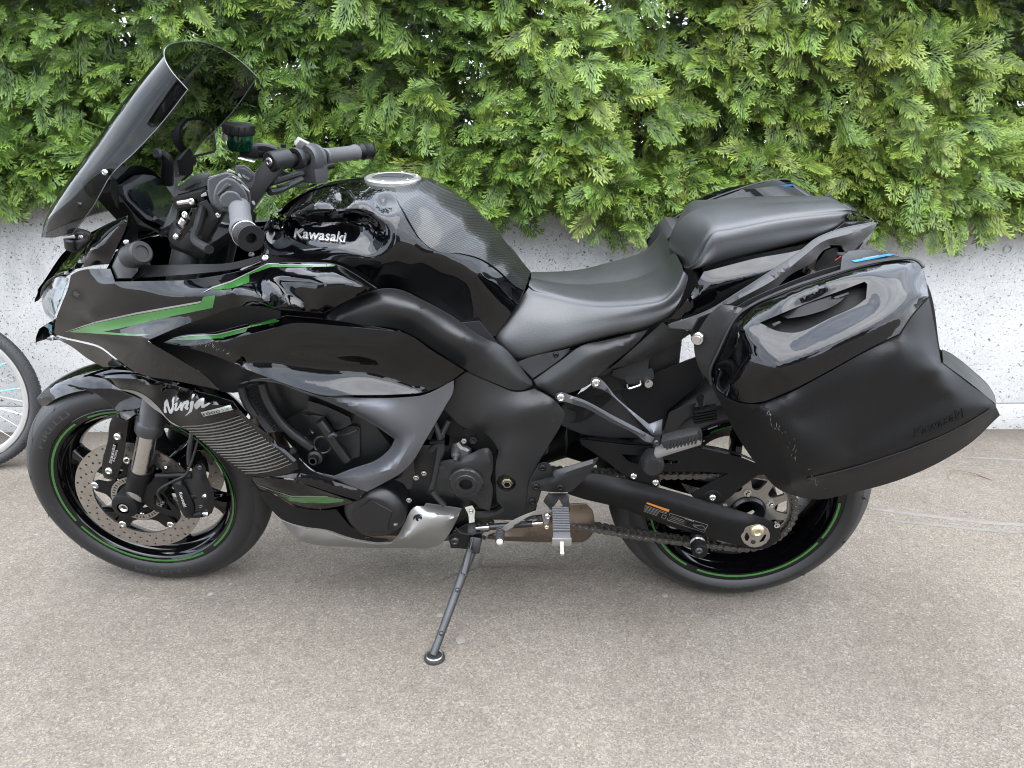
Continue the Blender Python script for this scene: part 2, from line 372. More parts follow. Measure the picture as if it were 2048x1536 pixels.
def panel(name, out, m, parent, lines=(), pts=(), soft=6., step=9., r=.0012, depth=.012, mirror=True, sharp=33, holes=(), corner=30, smooth=True, back=False, gap=.7):
    """a body panel: an outline and inner lines of photograph points, each with its lateral distance; rolled edge and inner flange"""
    O = densify(out, True, step, corner) if smooth else densify(out, True, step, 0)
    LN = [densify(l, False, step, corner) for l in lines]; HO = [densify(h, True, step*.6, corner) for h in holes]
    if gap:
        O = inset(O, r*900 + gap)
    ctrl = np.concatenate([O] + [l for l in LN] + [np.array(pts, float).reshape(-1, 3)])
    f = rbf(ctrl, soft)
    vv, ff = tri2d(O, LN, HO, step)
    S = f(vv[:, 0], vv[:, 1]); V = PP(vv[:, 0], vv[:, 1], S)
    verts = [tuple(p) for p in V]; faces = list(ff)
    nv = len(verts)
    # rolled rim
    be = bnd_edges(ff); nb = {}
    for a, b in be: nb.setdefault(a, []).append(b); nb.setdefault(b, []).append(a)
    nrm = np.zeros((len(vv), 2)); area = sum((vv[a][0]*vv[b][1]-vv[b][0]*vv[a][1]) for a, b in be)
    sg = 1 if area > 0 else -1
    for a, b in be:
        d = vv[b]-vv[a]; nn = np.array([d[1], -d[0]])*sg; nn /= np.linalg.norm(nn)+1e-9; nrm[a] += nn; nrm[b] += nn
    ids = sorted(nb); L_ = np.linalg.norm(nrm[ids], axis=1); nrm[ids] = nrm[ids]/np.maximum(L_, .35)[:, None]
    nrm = np.where(np.linalg.norm(nrm, axis=1)[:, None] > 1.6, nrm/np.linalg.norm(nrm, axis=1)[:, None].clip(1e-9)*1.6, nrm)
    prof = [(math.sin(a)*r, (1-math.cos(a))*r) for a in (R_(35), R_(65), R_(90))] + [(r*.6, depth)]
    prev = {i: i for i in ids}
    for off, dn in prof:
        px = vv[ids] + nrm[ids]*(off*900)
        q = PP(px[:, 0], px[:, 1], S[ids]-dn); base = len(verts); verts += [tuple(p) for p in q]
        cur = {i: base+k for k, i in enumerate(ids)}
        for a, b in be: faces.append((prev[b], prev[a], cur[a], cur[b]))
        prev = cur
    if back:
        q = PP(vv[:, 0], vv[:, 1], S-depth); base = len(verts); verts += [tuple(p) for p in q]; faces += [tuple(base+i for i in reversed(t)) for t in ff]
    o = obj(name, verts, faces, m, parent, sharp=sharp)
    bs = {(min(a, b), max(a, b)) for a, b in be}
    for e in o.data.edges:
        if (min(e.vertices), max(e.vertices)) in bs: e.use_edge_sharp = True
    PF[o.name] = f
    if mirror: mir(o)
    return o
def plate(name, out, s, depth, m, parent, r=.0012, step=14., holes=(), mirror=False, corner=38, smooth=True):
    """a flat plate: outer face at lateral distance s (cm), given thickness (m)"""
    return panel(name, [(p[0], p[1], s/100) for p in out], m, parent, r=r, depth=depth, step=step, mirror=mirror, holes=[[(p[0], p[1], s/100) for p in h] for h in holes], back=True, corner=corner, smooth=smooth)
def decal_mesh(name, v2, faces, f, m, parent, eps=.0006, th=0., mirror=False, sharp=35):
    v2 = np.asarray(v2, float); x, y = v2[:, 0], v2[:, 1]; s = f(x, y); p = PP(x, y, s)
    du = PP(x+.5, y, f(x+.5, y))-p; dv = PP(x, y+.5, f(x, y+.5))-p; n = np.cross(du, dv); n /= np.linalg.norm(n, axis=1)[:, None]
    n *= np.where(((CLOC-p)*n).sum(1) < 0, -1, 1)[:, None]
    top = p + n*(eps+th); verts = [tuple(q) for q in top]; fc = [tuple(t) for t in faces]
    if th > 0:
        b = len(verts); verts += [tuple(q) for q in p - n*.001]
        fc += [(j, i, b+i, b+j) for i, j in bnd_edges(faces)]
    o = obj(name, verts, fc, m, parent, sharp=sharp, fix=th > 0)
    if mirror: mir(o)
    return o
def decal(name, out, base, m, parent=None, eps=.0006, th=0., step=7., mirror=True, smooth=True, lines=()):
    f = PF[base.name] if hasattr(base, 'name') else base
    O = densify(out, True, step, 38 if smooth else 0); vv, ff = tri2d(O, (), (), step)
    return decal_mesh(name, vv, ff, f, m, parent if parent else base, eps, th, mirror)
def text2d(s, bold=.0, shear=0., space=1.):
    cu = bpy.data.curves.new('lettering', 'FONT'); cu.body = s; cu.shear = shear; cu.offset = bold; cu.space_character = space; cu.resolution_u = 3
    o = bpy.data.objects.new('lettering', cu); COL.objects.link(o); dg = bpy.context.evaluated_depsgraph_get()
    me = bpy.data.meshes.new_from_object(o.evaluated_get(dg)); v = np.array([q.co[:2] for q in me.vertices]); f = [tuple(p.vertices) for p in me.polygons]
    bpy.data.objects.remove(o); bpy.data.curves.remove(cu); bpy.data.meshes.remove(me)
    v = v - v.min(0); return v/v.max(0), f
def quadmap(v, q):
    """unit box -> photograph quad (bottom-left, bottom-right, top-right, top-left)"""
    q = np.array(q, float); u, w = v[:, 0:1], v[:, 1:2]
    return q[0]*(1-u)*(1-w) + q[1]*u*(1-w) + q[2]*u*w + q[3]*(1-u)*w
def lettering(name, s, quad, base, m, parent=None, eps=.0006, th=0., bold=.0, shear=0., space=1., mirror=False):
    v, f = text2d(s, bold, shear, space); F = PF[base.name] if hasattr(base, 'name') else base
    return decal_mesh(name, quadmap(v, quad), f, F, m, parent if parent else base, eps, th, mirror)
def flat(s): return lambda x, y: np.full(np.shape(np.ravel(x)), s/100)
def patch(name, rows, m, parent, nu=6, nv=6, sharp=35, mirror=False, close=False, thick=0.):
    """smooth surface through rows of points of the bike's frame"""
    R = np.array([smooth_path(r, nu) for r in rows]); G = np.array([smooth_path(R[:, j], nv) for j in range(R.shape[1])])
    a, b = G.shape[:2]; V = G.reshape(-1, 3); F = [(i*b+j, (i+1)*b+j, (i+1)*b+j+1, i*b+j+1) for i in range(a-1) for j in range(b-1)]
    if thick:
        nrm = np.cross(np.gradient(G, axis=0), np.gradient(G, axis=1)); nrm /= np.linalg.norm(nrm, axis=2)[..., None]+1e-12
        V2 = (G - nrm*thick).reshape(-1, 3); n = len(V); F2 = [tuple(n+i for i in reversed(f)) for f in F]
        be = bnd_edges(F); F = F + F2 + [(j, i, n+i, n+j) for i, j in be]; V = np.concatenate([V, V2])
    o = obj(name, V, F, m, parent, sharp=sharp)
    if mirror: mir(o)
    return o
_bolt = {}
def bolt(p, r, parent, m='bright_steel', ax=(0, -1, 0), h=.004, name='bolt', kind='socket', mirror=False):
    key = (m, kind)
    if key not in _bolt:
        if kind == 'socket': g = g_lathe([(1e-4, .25), (.34, .25), (.36, .62), (.52, .8), (.72, .72), (.95, .35), (1, .0), (1, -.3)], (0, 0, 0), (0, 0, 1), 14)
        elif kind == 'hex': g = g_lathe([(1e-4, 1.2), (.5, 1.2), (.62, 1.0), (.64, .45), (1, .4), (1, -.3)], (0, 0, 0), (0, 0, 1), 6)
        else: g = g_lathe([(1e-4, 1), (.5, .9), (.85, .5), (1, 0), (1, -.3)], (0, 0, 0), (0, 0, 1), 14)
        me = bpy.data.meshes.new('bolt'); me.from_pydata([tuple(v) for v in g[0]], [], g[1]); finish(me, m, True, 40); _bolt[key] = me
    o = bpy.data.objects.new(name, _bolt[key]); COL.objects.link(o); o.parent = parent; o.location = p
    q = Vector(ax).to_track_quat('Z', 'X'); o.rotation_mode = 'QUATERNION'; o.rotation_quaternion = q; o.scale = (r, r, h)
    if mirror:
        c = o.copy(); COL.objects.link(c); c.location = (p[0], -p[1], p[2]); c.rotation_quaternion = Vector((ax[0], -ax[1], ax[2])).to_track_quat('Z', 'X')
    return o
def bolts(reg, txt, r, parent, **k):
    for px, py, s in T(reg, txt): bolt(P(px, py, s), r, parent, **k)
# ================================================================== SETTING
WALL_Y = 2.6216
def proc(name, build):
    m = bpy.data.materials.new(name); m.use_nodes = True; t = m.node_tree; b = t.nodes['Principled BSDF']
    def N(ty, **k):
        n = t.nodes.new(ty)
        for a, v in k.items():
            if a.startswith('i_'): n.inputs[a[2:].replace('_', ' ')].default_value = v
            else: setattr(n, a, v)
        return n
    build(t, b, N, t.links.new); MAT[name] = m; return m
def ramp(N, stops, interp='LINEAR'):
    r = N('ShaderNodeValToRGB'); e = r.color_ramp.elements; r.color_ramp.interpolation = interp
    while len(e) < len(stops): e.new(.5)
    for k, (p, c) in enumerate(stops): e[k].position = p; e[k].color = (*c, 1) if len(c) == 3 else c
    return r
def mixc(N, Lk, fac, a, b, mode='MIX'):
    m = N('ShaderNodeMix', data_type='RGBA', blend_type=mode)
    for s, v in (('Factor', fac), ('A', a), ('B', b)):
        if hasattr(v, 'links') or hasattr(v, 'is_linked'): Lk(v, m.inputs[s])
        else: m.inputs[s].default_value = v if s == 'Factor' else (*v, 1)
    return m.outputs['Result']
def asphalt(t, b, N, Lk):
    tc = N('ShaderNodeTexCoord'); o = tc.outputs['Object']
    big = N('ShaderNodeTexNoise', i_Scale=1.1, i_Detail=6, i_Roughness=.6); mid = N('ShaderNodeTexNoise', i_Scale=26, i_Detail=5, i_Roughness=.7)
    g1 = N('ShaderNodeTexVoronoi', i_Scale=330); g2 = N('ShaderNodeTexVoronoi', i_Scale=120); g3 = N('ShaderNodeTexVoronoi', i_Scale=34)
    fine = N('ShaderNodeTexNoise', i_Scale=520, i_Detail=2)
    wp = N('ShaderNodeTexNoise', i_Scale=60, i_Detail=2); wm = N('ShaderNodeMix', data_type='VECTOR'); wm.inputs['Factor'].default_value = .012
    Lk(o, wp.inputs['Vector']); Lk(o, wm.inputs['A']); Lk(wp.outputs['Color'], wm.inputs['B'])
    for n in (big, mid, fine): Lk(o, n.inputs['Vector'])
    for n in (g1, g2, g3): Lk(wm.outputs['Result'], n.inputs['Vector'])
    base = ramp(N, [(.30, (.112, .0985, .0825)), (.52, (.1295, .1145, .0970)), (.72, (.1445, .1295, .1110))]); Lk(big.outputs['Fac'], base.inputs['Fac'])
    mr = ramp(N, [(.3, (.88, .88, .88)), (.7, (1.10, 1.10, 1.10))]); Lk(mid.outputs['Fac'], mr.inputs['Fac'])
    c = mixc(N, Lk, 1., base.outputs['Color'], mr.outputs['Color'], 'MULTIPLY')
    # aggregate: each grain its own tone
    gr = ramp(N, [(.0, (.66, .65, .64)), (.35, (.92, .91, .90)), (.75, (1.08, 1.07, 1.06)), (1., (1.42, 1.40, 1.37))])
    sp = N('ShaderNodeSeparateColor'); Lk(g1.outputs['Color'], sp.inputs['Color']); Lk(sp.outputs['Red'], gr.inputs['Fac'])
    c = mixc(N, Lk, 1., c, mixc(N, Lk, 1., c, gr.outputs['Color'], 'MULTIPLY'))
    s2 = N('ShaderNodeSeparateColor'); Lk(g2.outputs['Color'], s2.inputs['Color'])
    pk = N('ShaderNodeMath', operation='GREATER_THAN'); pk.inputs[1].default_value = .955; Lk(s2.outputs['Green'], pk.inputs[0])
    nr = N('ShaderNodeMath', operation='LESS_THAN'); nr.inputs[1].default_value = .40; Lk(g2.outputs['Distance'], nr.inputs[0])
    mk = N('ShaderNodeMath', operation='MULTIPLY'); Lk(pk.outputs[0], mk.inputs[0]); Lk(nr.outputs[0], mk.inputs[1])
    c = mixc(N, Lk, mk.outputs[0], c, (.165, .155, .14))
    s3 = N('ShaderNodeSeparateColor'); Lk(g3.outputs['Color'], s3.inputs['Color'])
    pk3 = N('ShaderNodeMath', operation='GREATER_THAN'); pk3.inputs[1].default_value = .975; Lk(s3.outputs['Blue'], pk3.inputs[0])
    nr3 = N('ShaderNodeMath', operation='LESS_THAN'); nr3.inputs[1].default_value = .20; Lk(g3.outputs['Distance'], nr3.inputs[0])
    mk3 = N('ShaderNodeMath', operation='MULTIPLY'); Lk(pk3.outputs[0], mk3.inputs[0]); Lk(nr3.outputs[0], mk3.inputs[1])
    c = mixc(N, Lk, mk3.outputs[0], c, (.19, .18, .162))
    # hairline cracks, old stains and the dirt that gathers along the wall
    cw = N('ShaderNodeTexNoise', i_Scale=3.0, i_Detail=5); Lk(o, cw.inputs['Vector']); cm = N('ShaderNodeMix', data_type='VECTOR'); cm.inputs['Factor'].default_value = .12; Lk(o, cm.inputs['A']); Lk(cw.outputs['Color'], cm.inputs['B'])
    ce = N('ShaderNodeTexVoronoi', feature='DISTANCE_TO_EDGE', i_Scale=1.15); Lk(cm.outputs['Result'], ce.inputs['Vector'])
    cl = N('ShaderNodeMapRange', i_From_Min=.0065, i_From_Max=.002); Lk(ce.outputs['Distance'], cl.inputs['Value'])
    ck = N('ShaderNodeMapRange', i_From_Min=.50, i_From_Max=.60); Lk(big.outputs['Fac'], ck.inputs['Value'])
    cc = N('ShaderNodeMath', operation='MULTIPLY'); Lk(cl.outputs[0], cc.inputs[0]); Lk(ck.outputs[0], cc.inputs[1]); c2 = N('ShaderNodeMath', operation='MULTIPLY'); c2.inputs[1].default_value = .55; Lk(cc.outputs[0], c2.inputs[0])
    c = mixc(N, Lk, c2.outputs[0], c, (.035, .031, .027))
    sn = N('ShaderNodeTexNoise', i_Scale=2.6, i_Detail=7, i_Roughness=.62); Lk(o, sn.inputs['Vector']); sr = ramp(N, [(.36, (.89, .88, .865)), (.50, (1, 1, 1)), (.66, (1.05, 1.05, 1.04))]); Lk(sn.outputs['Fac'], sr.inputs['Fac'])
    c = mixc(N, Lk, 1., c, sr.outputs['Color'], 'MULTIPLY')
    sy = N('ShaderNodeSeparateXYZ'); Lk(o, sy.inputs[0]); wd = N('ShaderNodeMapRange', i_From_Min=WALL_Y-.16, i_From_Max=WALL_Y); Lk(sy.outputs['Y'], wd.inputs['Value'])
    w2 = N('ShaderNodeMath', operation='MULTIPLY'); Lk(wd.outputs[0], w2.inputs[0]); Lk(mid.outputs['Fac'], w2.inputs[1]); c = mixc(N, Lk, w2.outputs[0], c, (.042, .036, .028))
    Lk(c, b.inputs['Base Color']); b.inputs['Roughness'].default_value = .88; b.inputs['Specular IOR Level'].default_value = .3
    h = N('ShaderNodeMath', operation='MULTIPLY_ADD'); h.inputs[1].default_value = .5; Lk(fine.outputs['Fac'], h.inputs[0]); Lk(g1.outputs['Distance'], h.inputs[2])
    bp = N('ShaderNodeBump', i_Strength=.45, i_Distance=.0018); Lk(h.outputs[0], bp.inputs['Height']); Lk(bp.outputs['Normal'], b.inputs['Normal'])
proc('asphalt', asphalt)
def concrete(t, b, N, Lk):
    tc = N('ShaderNodeTexCoord'); o = tc.outputs['Object']
    mp = N('ShaderNodeMapping'); mp.inputs['Scale'].default_value = (1, 1, .28); Lk(o, mp.inputs['Vector'])
    big = N('ShaderNodeTexNoise', i_Scale=2.2, i_Detail=7, i_Roughness=.62); Lk(o, big.inputs['Vector'])
    st = N('ShaderNodeTexNoise', i_Scale=9, i_Detail=4, i_Roughness=.6); Lk(mp.outputs['Vector'], st.inputs['Vector'])
    fine = N('ShaderNodeTexNoise', i_Scale=120, i_Detail=5, i_Roughness=.7); Lk(o, fine.inputs['Vector'])
    base = ramp(N, [(.28, (.35, .347, .333)), (.5, (.42, .42, .41)), (.72, (.47, .47, .46))]); Lk(big.outputs['Fac'], base.inputs['Fac'])
    fr = ramp(N, [(.3, (.86, .86, .86)), (.7, (1.1, 1.1, 1.1))]); Lk(fine.outputs['Fac'], fr.inputs['Fac'])
    c = mixc(N, Lk, 1., base.outputs['Color'], fr.outputs['Color'], 'MULTIPLY')
    # water stains running down from the top of the wall, splash dirt at its foot
    sx = N('ShaderNodeSeparateXYZ'); Lk(o, sx.inputs[0])
    top = N('ShaderNodeMapRange', i_From_Min=.45, i_From_Max=.95); Lk(sx.outputs['Z'], top.inputs['Value'])
    sr = N('ShaderNodeMapRange', i_From_Min=.53, i_From_Max=.70); Lk(st.outputs['Fac'], sr.inputs['Value'])
    mu = N('ShaderNodeMath', operation='MULTIPLY'); Lk(top.outputs[0], mu.inputs[0]); Lk(sr.outputs[0], mu.inputs[1])
    m2 = N('ShaderNodeMath', operation='MULTIPLY'); m2.inputs[1].default_value = .55; Lk(mu.outputs[0], m2.inputs[0])
    c = mixc(N, Lk, m2.outputs[0], c, (.075, .07, .066))
    ft = N('ShaderNodeMapRange', i_From_Min=.16, i_From_Max=.0); Lk(sx.outputs['Z'], ft.inputs['Value'])
    f2 = N('ShaderNodeMath', operation='MULTIPLY'); Lk(ft.outputs[0], f2.inputs[0]); Lk(fine.outputs['Fac'], f2.inputs[1])
    f3 = N('ShaderNodeMath', operation='MULTIPLY'); f3.inputs[1].default_value = .75; Lk(f2.outputs[0], f3.inputs[0])
    c = mixc(N, Lk, f3.outputs[0], c, (.12, .112, .10))
    # air holes
    hs = []
    wp = N('ShaderNodeTexNoise', i_Scale=45, i_Detail=3); Lk(o, wp.inputs['Vector'])
    wm = N('ShaderNodeMix', data_type='VECTOR'); wm.inputs['Factor'].default_value = .035; Lk(o, wm.inputs['A']); Lk(wp.outputs['Color'], wm.inputs['B'])
    for sc, thr, pr in ((62, .22, .66), (115, .27, .66), (24, .14, .72), (190, .30, .70)):
        v = N('ShaderNodeTexVoronoi', i_Scale=sc); Lk(wm.outputs['Result'], v.inputs['Vector'])
        s = N('ShaderNodeSeparateColor'); Lk(v.outputs['Color'], s.inputs['Color'])
        g = N('ShaderNodeMath', operation='GREATER_THAN'); g.inputs[1].default_value = pr; Lk(s.outputs['Red'], g.inputs[0])
        l = N('ShaderNodeMapRange', i_From_Min=thr, i_From_Max=thr*.6); Lk(v.outputs['Distance'], l.inputs['Value'])
        q = N('ShaderNodeMath', operation='MULTIPLY'); Lk(g.outputs[0], q.inputs[0]); Lk(l.outputs[0], q.inputs[1]); hs.append(q.outputs[0])
    a = hs[0]
    for q in hs[1:]:
        mx = N('ShaderNodeMath', operation='MAXIMUM'); Lk(a, mx.inputs[0]); Lk(q, mx.inputs[1]); a = mx.outputs[0]
    k = N('ShaderNodeMath', operation='MULTIPLY'); k.inputs[1].default_value = .9; Lk(a, k.inputs[0])
    c = mixc(N, Lk, k.outputs[0], c, (.05, .048, .046)); Lk(c, b.inputs['Base Color'])
    b.inputs['Roughness'].default_value = .9; b.inputs['Specular IOR Level'].default_value = .25
    hh = N('ShaderNodeMath', operation='MULTIPLY_ADD'); hh.inputs[1].default_value = -1.; Lk(a, hh.inputs[0]); Lk(fine.outputs['Fac'], hh.inputs[2])
    bp = N('ShaderNodeBump', i_Strength=.5, i_Distance=.004); Lk(hh.outputs[0], bp.inputs['Height']); Lk(bp.outputs['Normal'], b.inputs['Normal'])
proc('concrete', concrete)
mat('mortar_pale', (.13, .121, .108), .92, noise=.35, nscale=70, bump=.5, bscale=300)
mat('soil', (.05, .038, .025), .95, noise=.4, nscale=12); mat('bark', (.075, .05, .034), .9, noise=.4, nscale=40, bump=.5, bscale=80)
mat('render_beige', (.10, .09, .08), .85, noise=.15, nscale=3); mat('roof_dark', (.05, .045, .042), .7); mat('pane', (.02, .024, .03), .06, 0, .5)
mat('twig_brown', (.13, .07, .045), .8, noise=.3, nscale=90); mat('window_white', (.62, .62, .6), .5)

# ground: one sheet, slightly uneven near the bike
gx = np.concatenate([[-70, -30, -12, -6], np.linspace(-3, 3, 61), [6, 12, 30, 70]]); gy = np.concatenate([[-70, -30, -12, -6, -2], np.linspace(-.5, WALL_Y + .05, 40)])
gv = []; 
for y in gy:
    for x in gx:
        z = 0.
        gv.append((x, y, z))
nx = len(gx); gf = [(j*nx+i, j*nx+i+1, (j+1)*nx+i+1, (j+1)*nx+i) for j in range(len(gy)-1) for i in range(nx-1)]
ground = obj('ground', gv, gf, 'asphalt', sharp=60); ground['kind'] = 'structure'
# raised bed behind the retaining wall
bed = one('planting_bed', g_bbox((0, WALL_Y + 35.2, .40), (70, 35, .42), None, 0), 'soil', None); bed['kind'] = 'structure'

# retaining wall: a kicker strip at the foot, a cast panel above, a fine joint between
wall = tag(empty('concrete_wall', None, (0, WALL_Y, 0)), 'pale pitted concrete retaining wall with dark water stains under the hedge', 'wall')
Z_SEAM = float(WALLP(2040, 814, WALL_Y)[2])
def wallbox(name, z0, z1, y0, x0=-70, x1=70):
    v, f = g_bbox(((x0+x1)/2, y0 + .1, (z0+z1)/2), ((x1-x0)/2, .1, (z1-z0)/2), None, .004); return obj(name, v, f, 'concrete', wall)
wallbox('footing_strip', -.05, Z_SEAM - .002, .0); wallbox('cast_panel', Z_SEAM + .002, .93, .004); wallbox('joint', Z_SEAM - .0021, Z_SEAM + .0021, .012)
for k, (px, py) in enumerate([(1186, 479), (1821, 497), (2017, 505), (22, 749), (650, 495)]):
    p = WALLP(px, py, WALL_Y) - np.array([0, WALL_Y, 0])
    g = g_lathe([(1e-4, -.001), (.0105, -.001), (.0115, -.004), (.0128, -.003), (.0140, .003)], p + np.array([0, .004 - .0005, 0]), (0, -1, 0), 20)
    one('tie_hole_plug', g, 'concrete', wall)
# pale mortar smears on the asphalt by the rear wheel
def smear(name, pts, w, label):
    mb = MB(); v = []; n = len(pts)
    path = smooth_path([GNDP(*p) for p in pts], 10); N = len(path)
    rng = random.Random(len(name) + n)
    for i, p in enumerate(path):
        t = i/(N-1); ww = w*(.3 + .7*math.sin(math.pi*min(1, max(.02, t)))**.5)*(.75 + .5*rng.random())
        d = path[min(i+1, N-1)]-path[max(i-1, 0)]; d /= np.linalg.norm(d); q = np.array([-d[1], d[0], 0])
        v += [p + q*ww*.5, p + q*ww*.2 + np.array([0, 0, .0035]), p - q*ww*.22 + np.array([0, 0, .0035]), p - q*ww*.5]
    f = [(i*4+j, (i+1)*4+j, (i+1)*4+j+1, i*4+j+1) for i in range(N-1) for j in range(3)]
    o = obj(name, [a + np.array([0, 0, .0006]) for a in v], f, 'mortar_pale', None); tag(o, label, 'mortar smear')
smear('mortar_smear', [(1735, 1022), (1800, 1030), (1880, 1040), (1960, 1050), (2048, 1056), (2160, 1062)], .022, 'longer pale mortar ridge on the asphalt behind the rear wheel')
smear('mortar_smear', [(1770, 1046), (1830, 1052), (1890, 1058), (1980, 1068), (2048, 1073)], .012, 'thin pale mortar streak just in front of the longer ridge')
smear('mortar_smear', [(1925, 921), (1990, 924), (2060, 928), (2150, 930)], .012, 'faint pale streak on the asphalt near the wall foot at right')
# twig with a dry leaf
twp = [GNDP(*p) + np.array([0, 0, z]) for p, z in (((1897, 968), .002), ((1897, 956), .010), ((1910, 953), .012), ((1940, 955), .008), ((1962, 960), .003), ((1981, 967), .002))]
tw = one('twig', g_tube(twp, [.0006, .0009, .001, .0012, .0018, .0008], 6), 'twig_brown', None); tag(tw, 'thin dry brown twig lying on the asphalt behind the pannier', 'twig')
# loose chips of stone
rng = random.Random(3)
chips = [(418, 1185, .010), (878, 1231, .011), (918, 1282, .015), (1327, 1193, .010), (1618, 1215, .009), (1240, 1167, .007), (870, 1357, .008), (1930, 1030, .007), (1425, 1310, .007), (700, 1409, .008), (1102, 1167, .006), (920, 1408, .007), (1950, 1104, .008), (760, 1215, .006)]
CHIPL = ['pale stone chip on the asphalt right below the front tyre', 'pale stone chip beside the middle of the side stand leg', 'largest flat pale stone chip right of the side stand leg', 'pale stone chip left of the rear tyre contact patch',
  'pale stone chip just in front of the rear tyre at its right', 'small stone chip in the shade between stand and rear wheel', 'pale stone chip just in front of the side stand foot', 'small stone chip below the pannier corner near the mortar ridge',
  'small stone chip on open asphalt in front of the rear wheel', 'stone chip alone on the lower left asphalt', 'tiny stone chip under the shift lever', 'small stone chip on the asphalt in front of the stand foot and right of it', 'stone chip near the right edge beyond the rear wheel', 'small stone chip in the shade left of the side stand leg']
for k, (px, py, s) in enumerate(chips):
    p = GNDP(px, py); bm = bmesh.new(); bmesh.ops.create_icosphere(bm, subdivisions=1, radius=1)
    for q in bm.verts: q.co = Vector((q.co.x*s*rng.uniform(.7, 1.2), q.co.y*s*rng.uniform(.5, .9), q.co.z*s*.3*rng.uniform(.6, 1.1)))
    me = bpy.data.meshes.new('stone_chip'); bm.to_mesh(me); bm.free(); finish(me, mat('chip%d' % k, tuple(np.array((.165, .155, .138))*rng.uniform(.55, 1.15)), .9), True, 30)
    o = bpy.data.objects.new('stone_chip', me); COL.objects.link(o); o.location = (p[0], p[1], s*.12); o.rotation_euler.z = rng.uniform(0, 3)
    tag(o, CHIPL[k], 'stone', 'loose stone chips on the asphalt')

# the house across the street, only seen mirrored in the paint
def house(x0, w, d, h, y, label):
    r = tag(empty('house', None, (x0, y, 0)), label, 'house')
    one('wall', g_bbox((0, -d/2, h/2), (w/2, d/2, h/2), None, 0), 'render_beige', r)
    v = [(-w/2-.5, .5, h+.003), (w/2+.5, .5, h+.003), (w/2+.5, -d-.5, h+.003), (-w/2-.5, -d-.5, h+.003), (-w/2-.5, -d/2, h+d*.32), (w/2+.5, -d/2, h+d*.32)]
    obj('roof', v, [(0, 1, 5, 4), (2, 3, 4, 5), (0, 4, 3), (1, 2, 5), (3, 2, 1, 0)], 'roof_dark', r, smooth=False)
    for zz in (1.6, 4.3):
        if zz + .9 > h: continue
        for k in range(int(w//2.6)):
            xx = -w/2 + 1.5 + k*2.6
            f = one('window', g_bbox((xx, .02, zz), (.62, .05, .72), None, .01), 'window_white', r)
            one('pane', g_bbox((xx, .05, zz), (.54, .03, .64), None, 0), 'pane', f)
house(-9, 12, 8, 5.6, -19, 'beige two storey house standing across the street to the left')
house(9, 13, 8, 5.4, -22, 'beige two storey house standing across the street to the right')
# ================================================================== HEDGE (thuja): flat branching sprays
def leafmat(t, b, N, Lk):
    at = N('ShaderNodeAttribute', attribute_name='tip'); rn = N('ShaderNodeAttribute', attribute_name='tone')
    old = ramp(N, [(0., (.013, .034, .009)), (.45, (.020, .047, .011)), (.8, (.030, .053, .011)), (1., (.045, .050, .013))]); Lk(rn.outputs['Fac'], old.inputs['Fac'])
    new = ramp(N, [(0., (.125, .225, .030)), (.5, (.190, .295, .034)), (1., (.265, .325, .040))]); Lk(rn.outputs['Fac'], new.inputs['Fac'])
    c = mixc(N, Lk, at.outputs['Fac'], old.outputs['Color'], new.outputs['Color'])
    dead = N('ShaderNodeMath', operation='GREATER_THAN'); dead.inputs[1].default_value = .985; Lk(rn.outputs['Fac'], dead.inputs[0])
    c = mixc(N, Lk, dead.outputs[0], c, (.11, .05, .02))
    Lk(c, b.inputs['Base Color']); b.inputs['Roughness'].default_value = .52; b.inputs['Specular IOR Level'].default_value = .35
    tr = t.nodes.new('ShaderNodeBsdfTranslucent'); mx = t.nodes.new('ShaderNodeMixShader'); mx.inputs[0].default_value = .16
    out = [n for n in t.nodes if n.type == 'OUTPUT_MATERIAL'][0]
    Lk(c, tr.inputs['Color']); Lk(b.outputs[0], mx.inputs[1]); Lk(tr.outputs[0], mx.inputs[2]); Lk(mx.outputs[0], out.inputs['Surface'])
proc('thuja', leafmat)
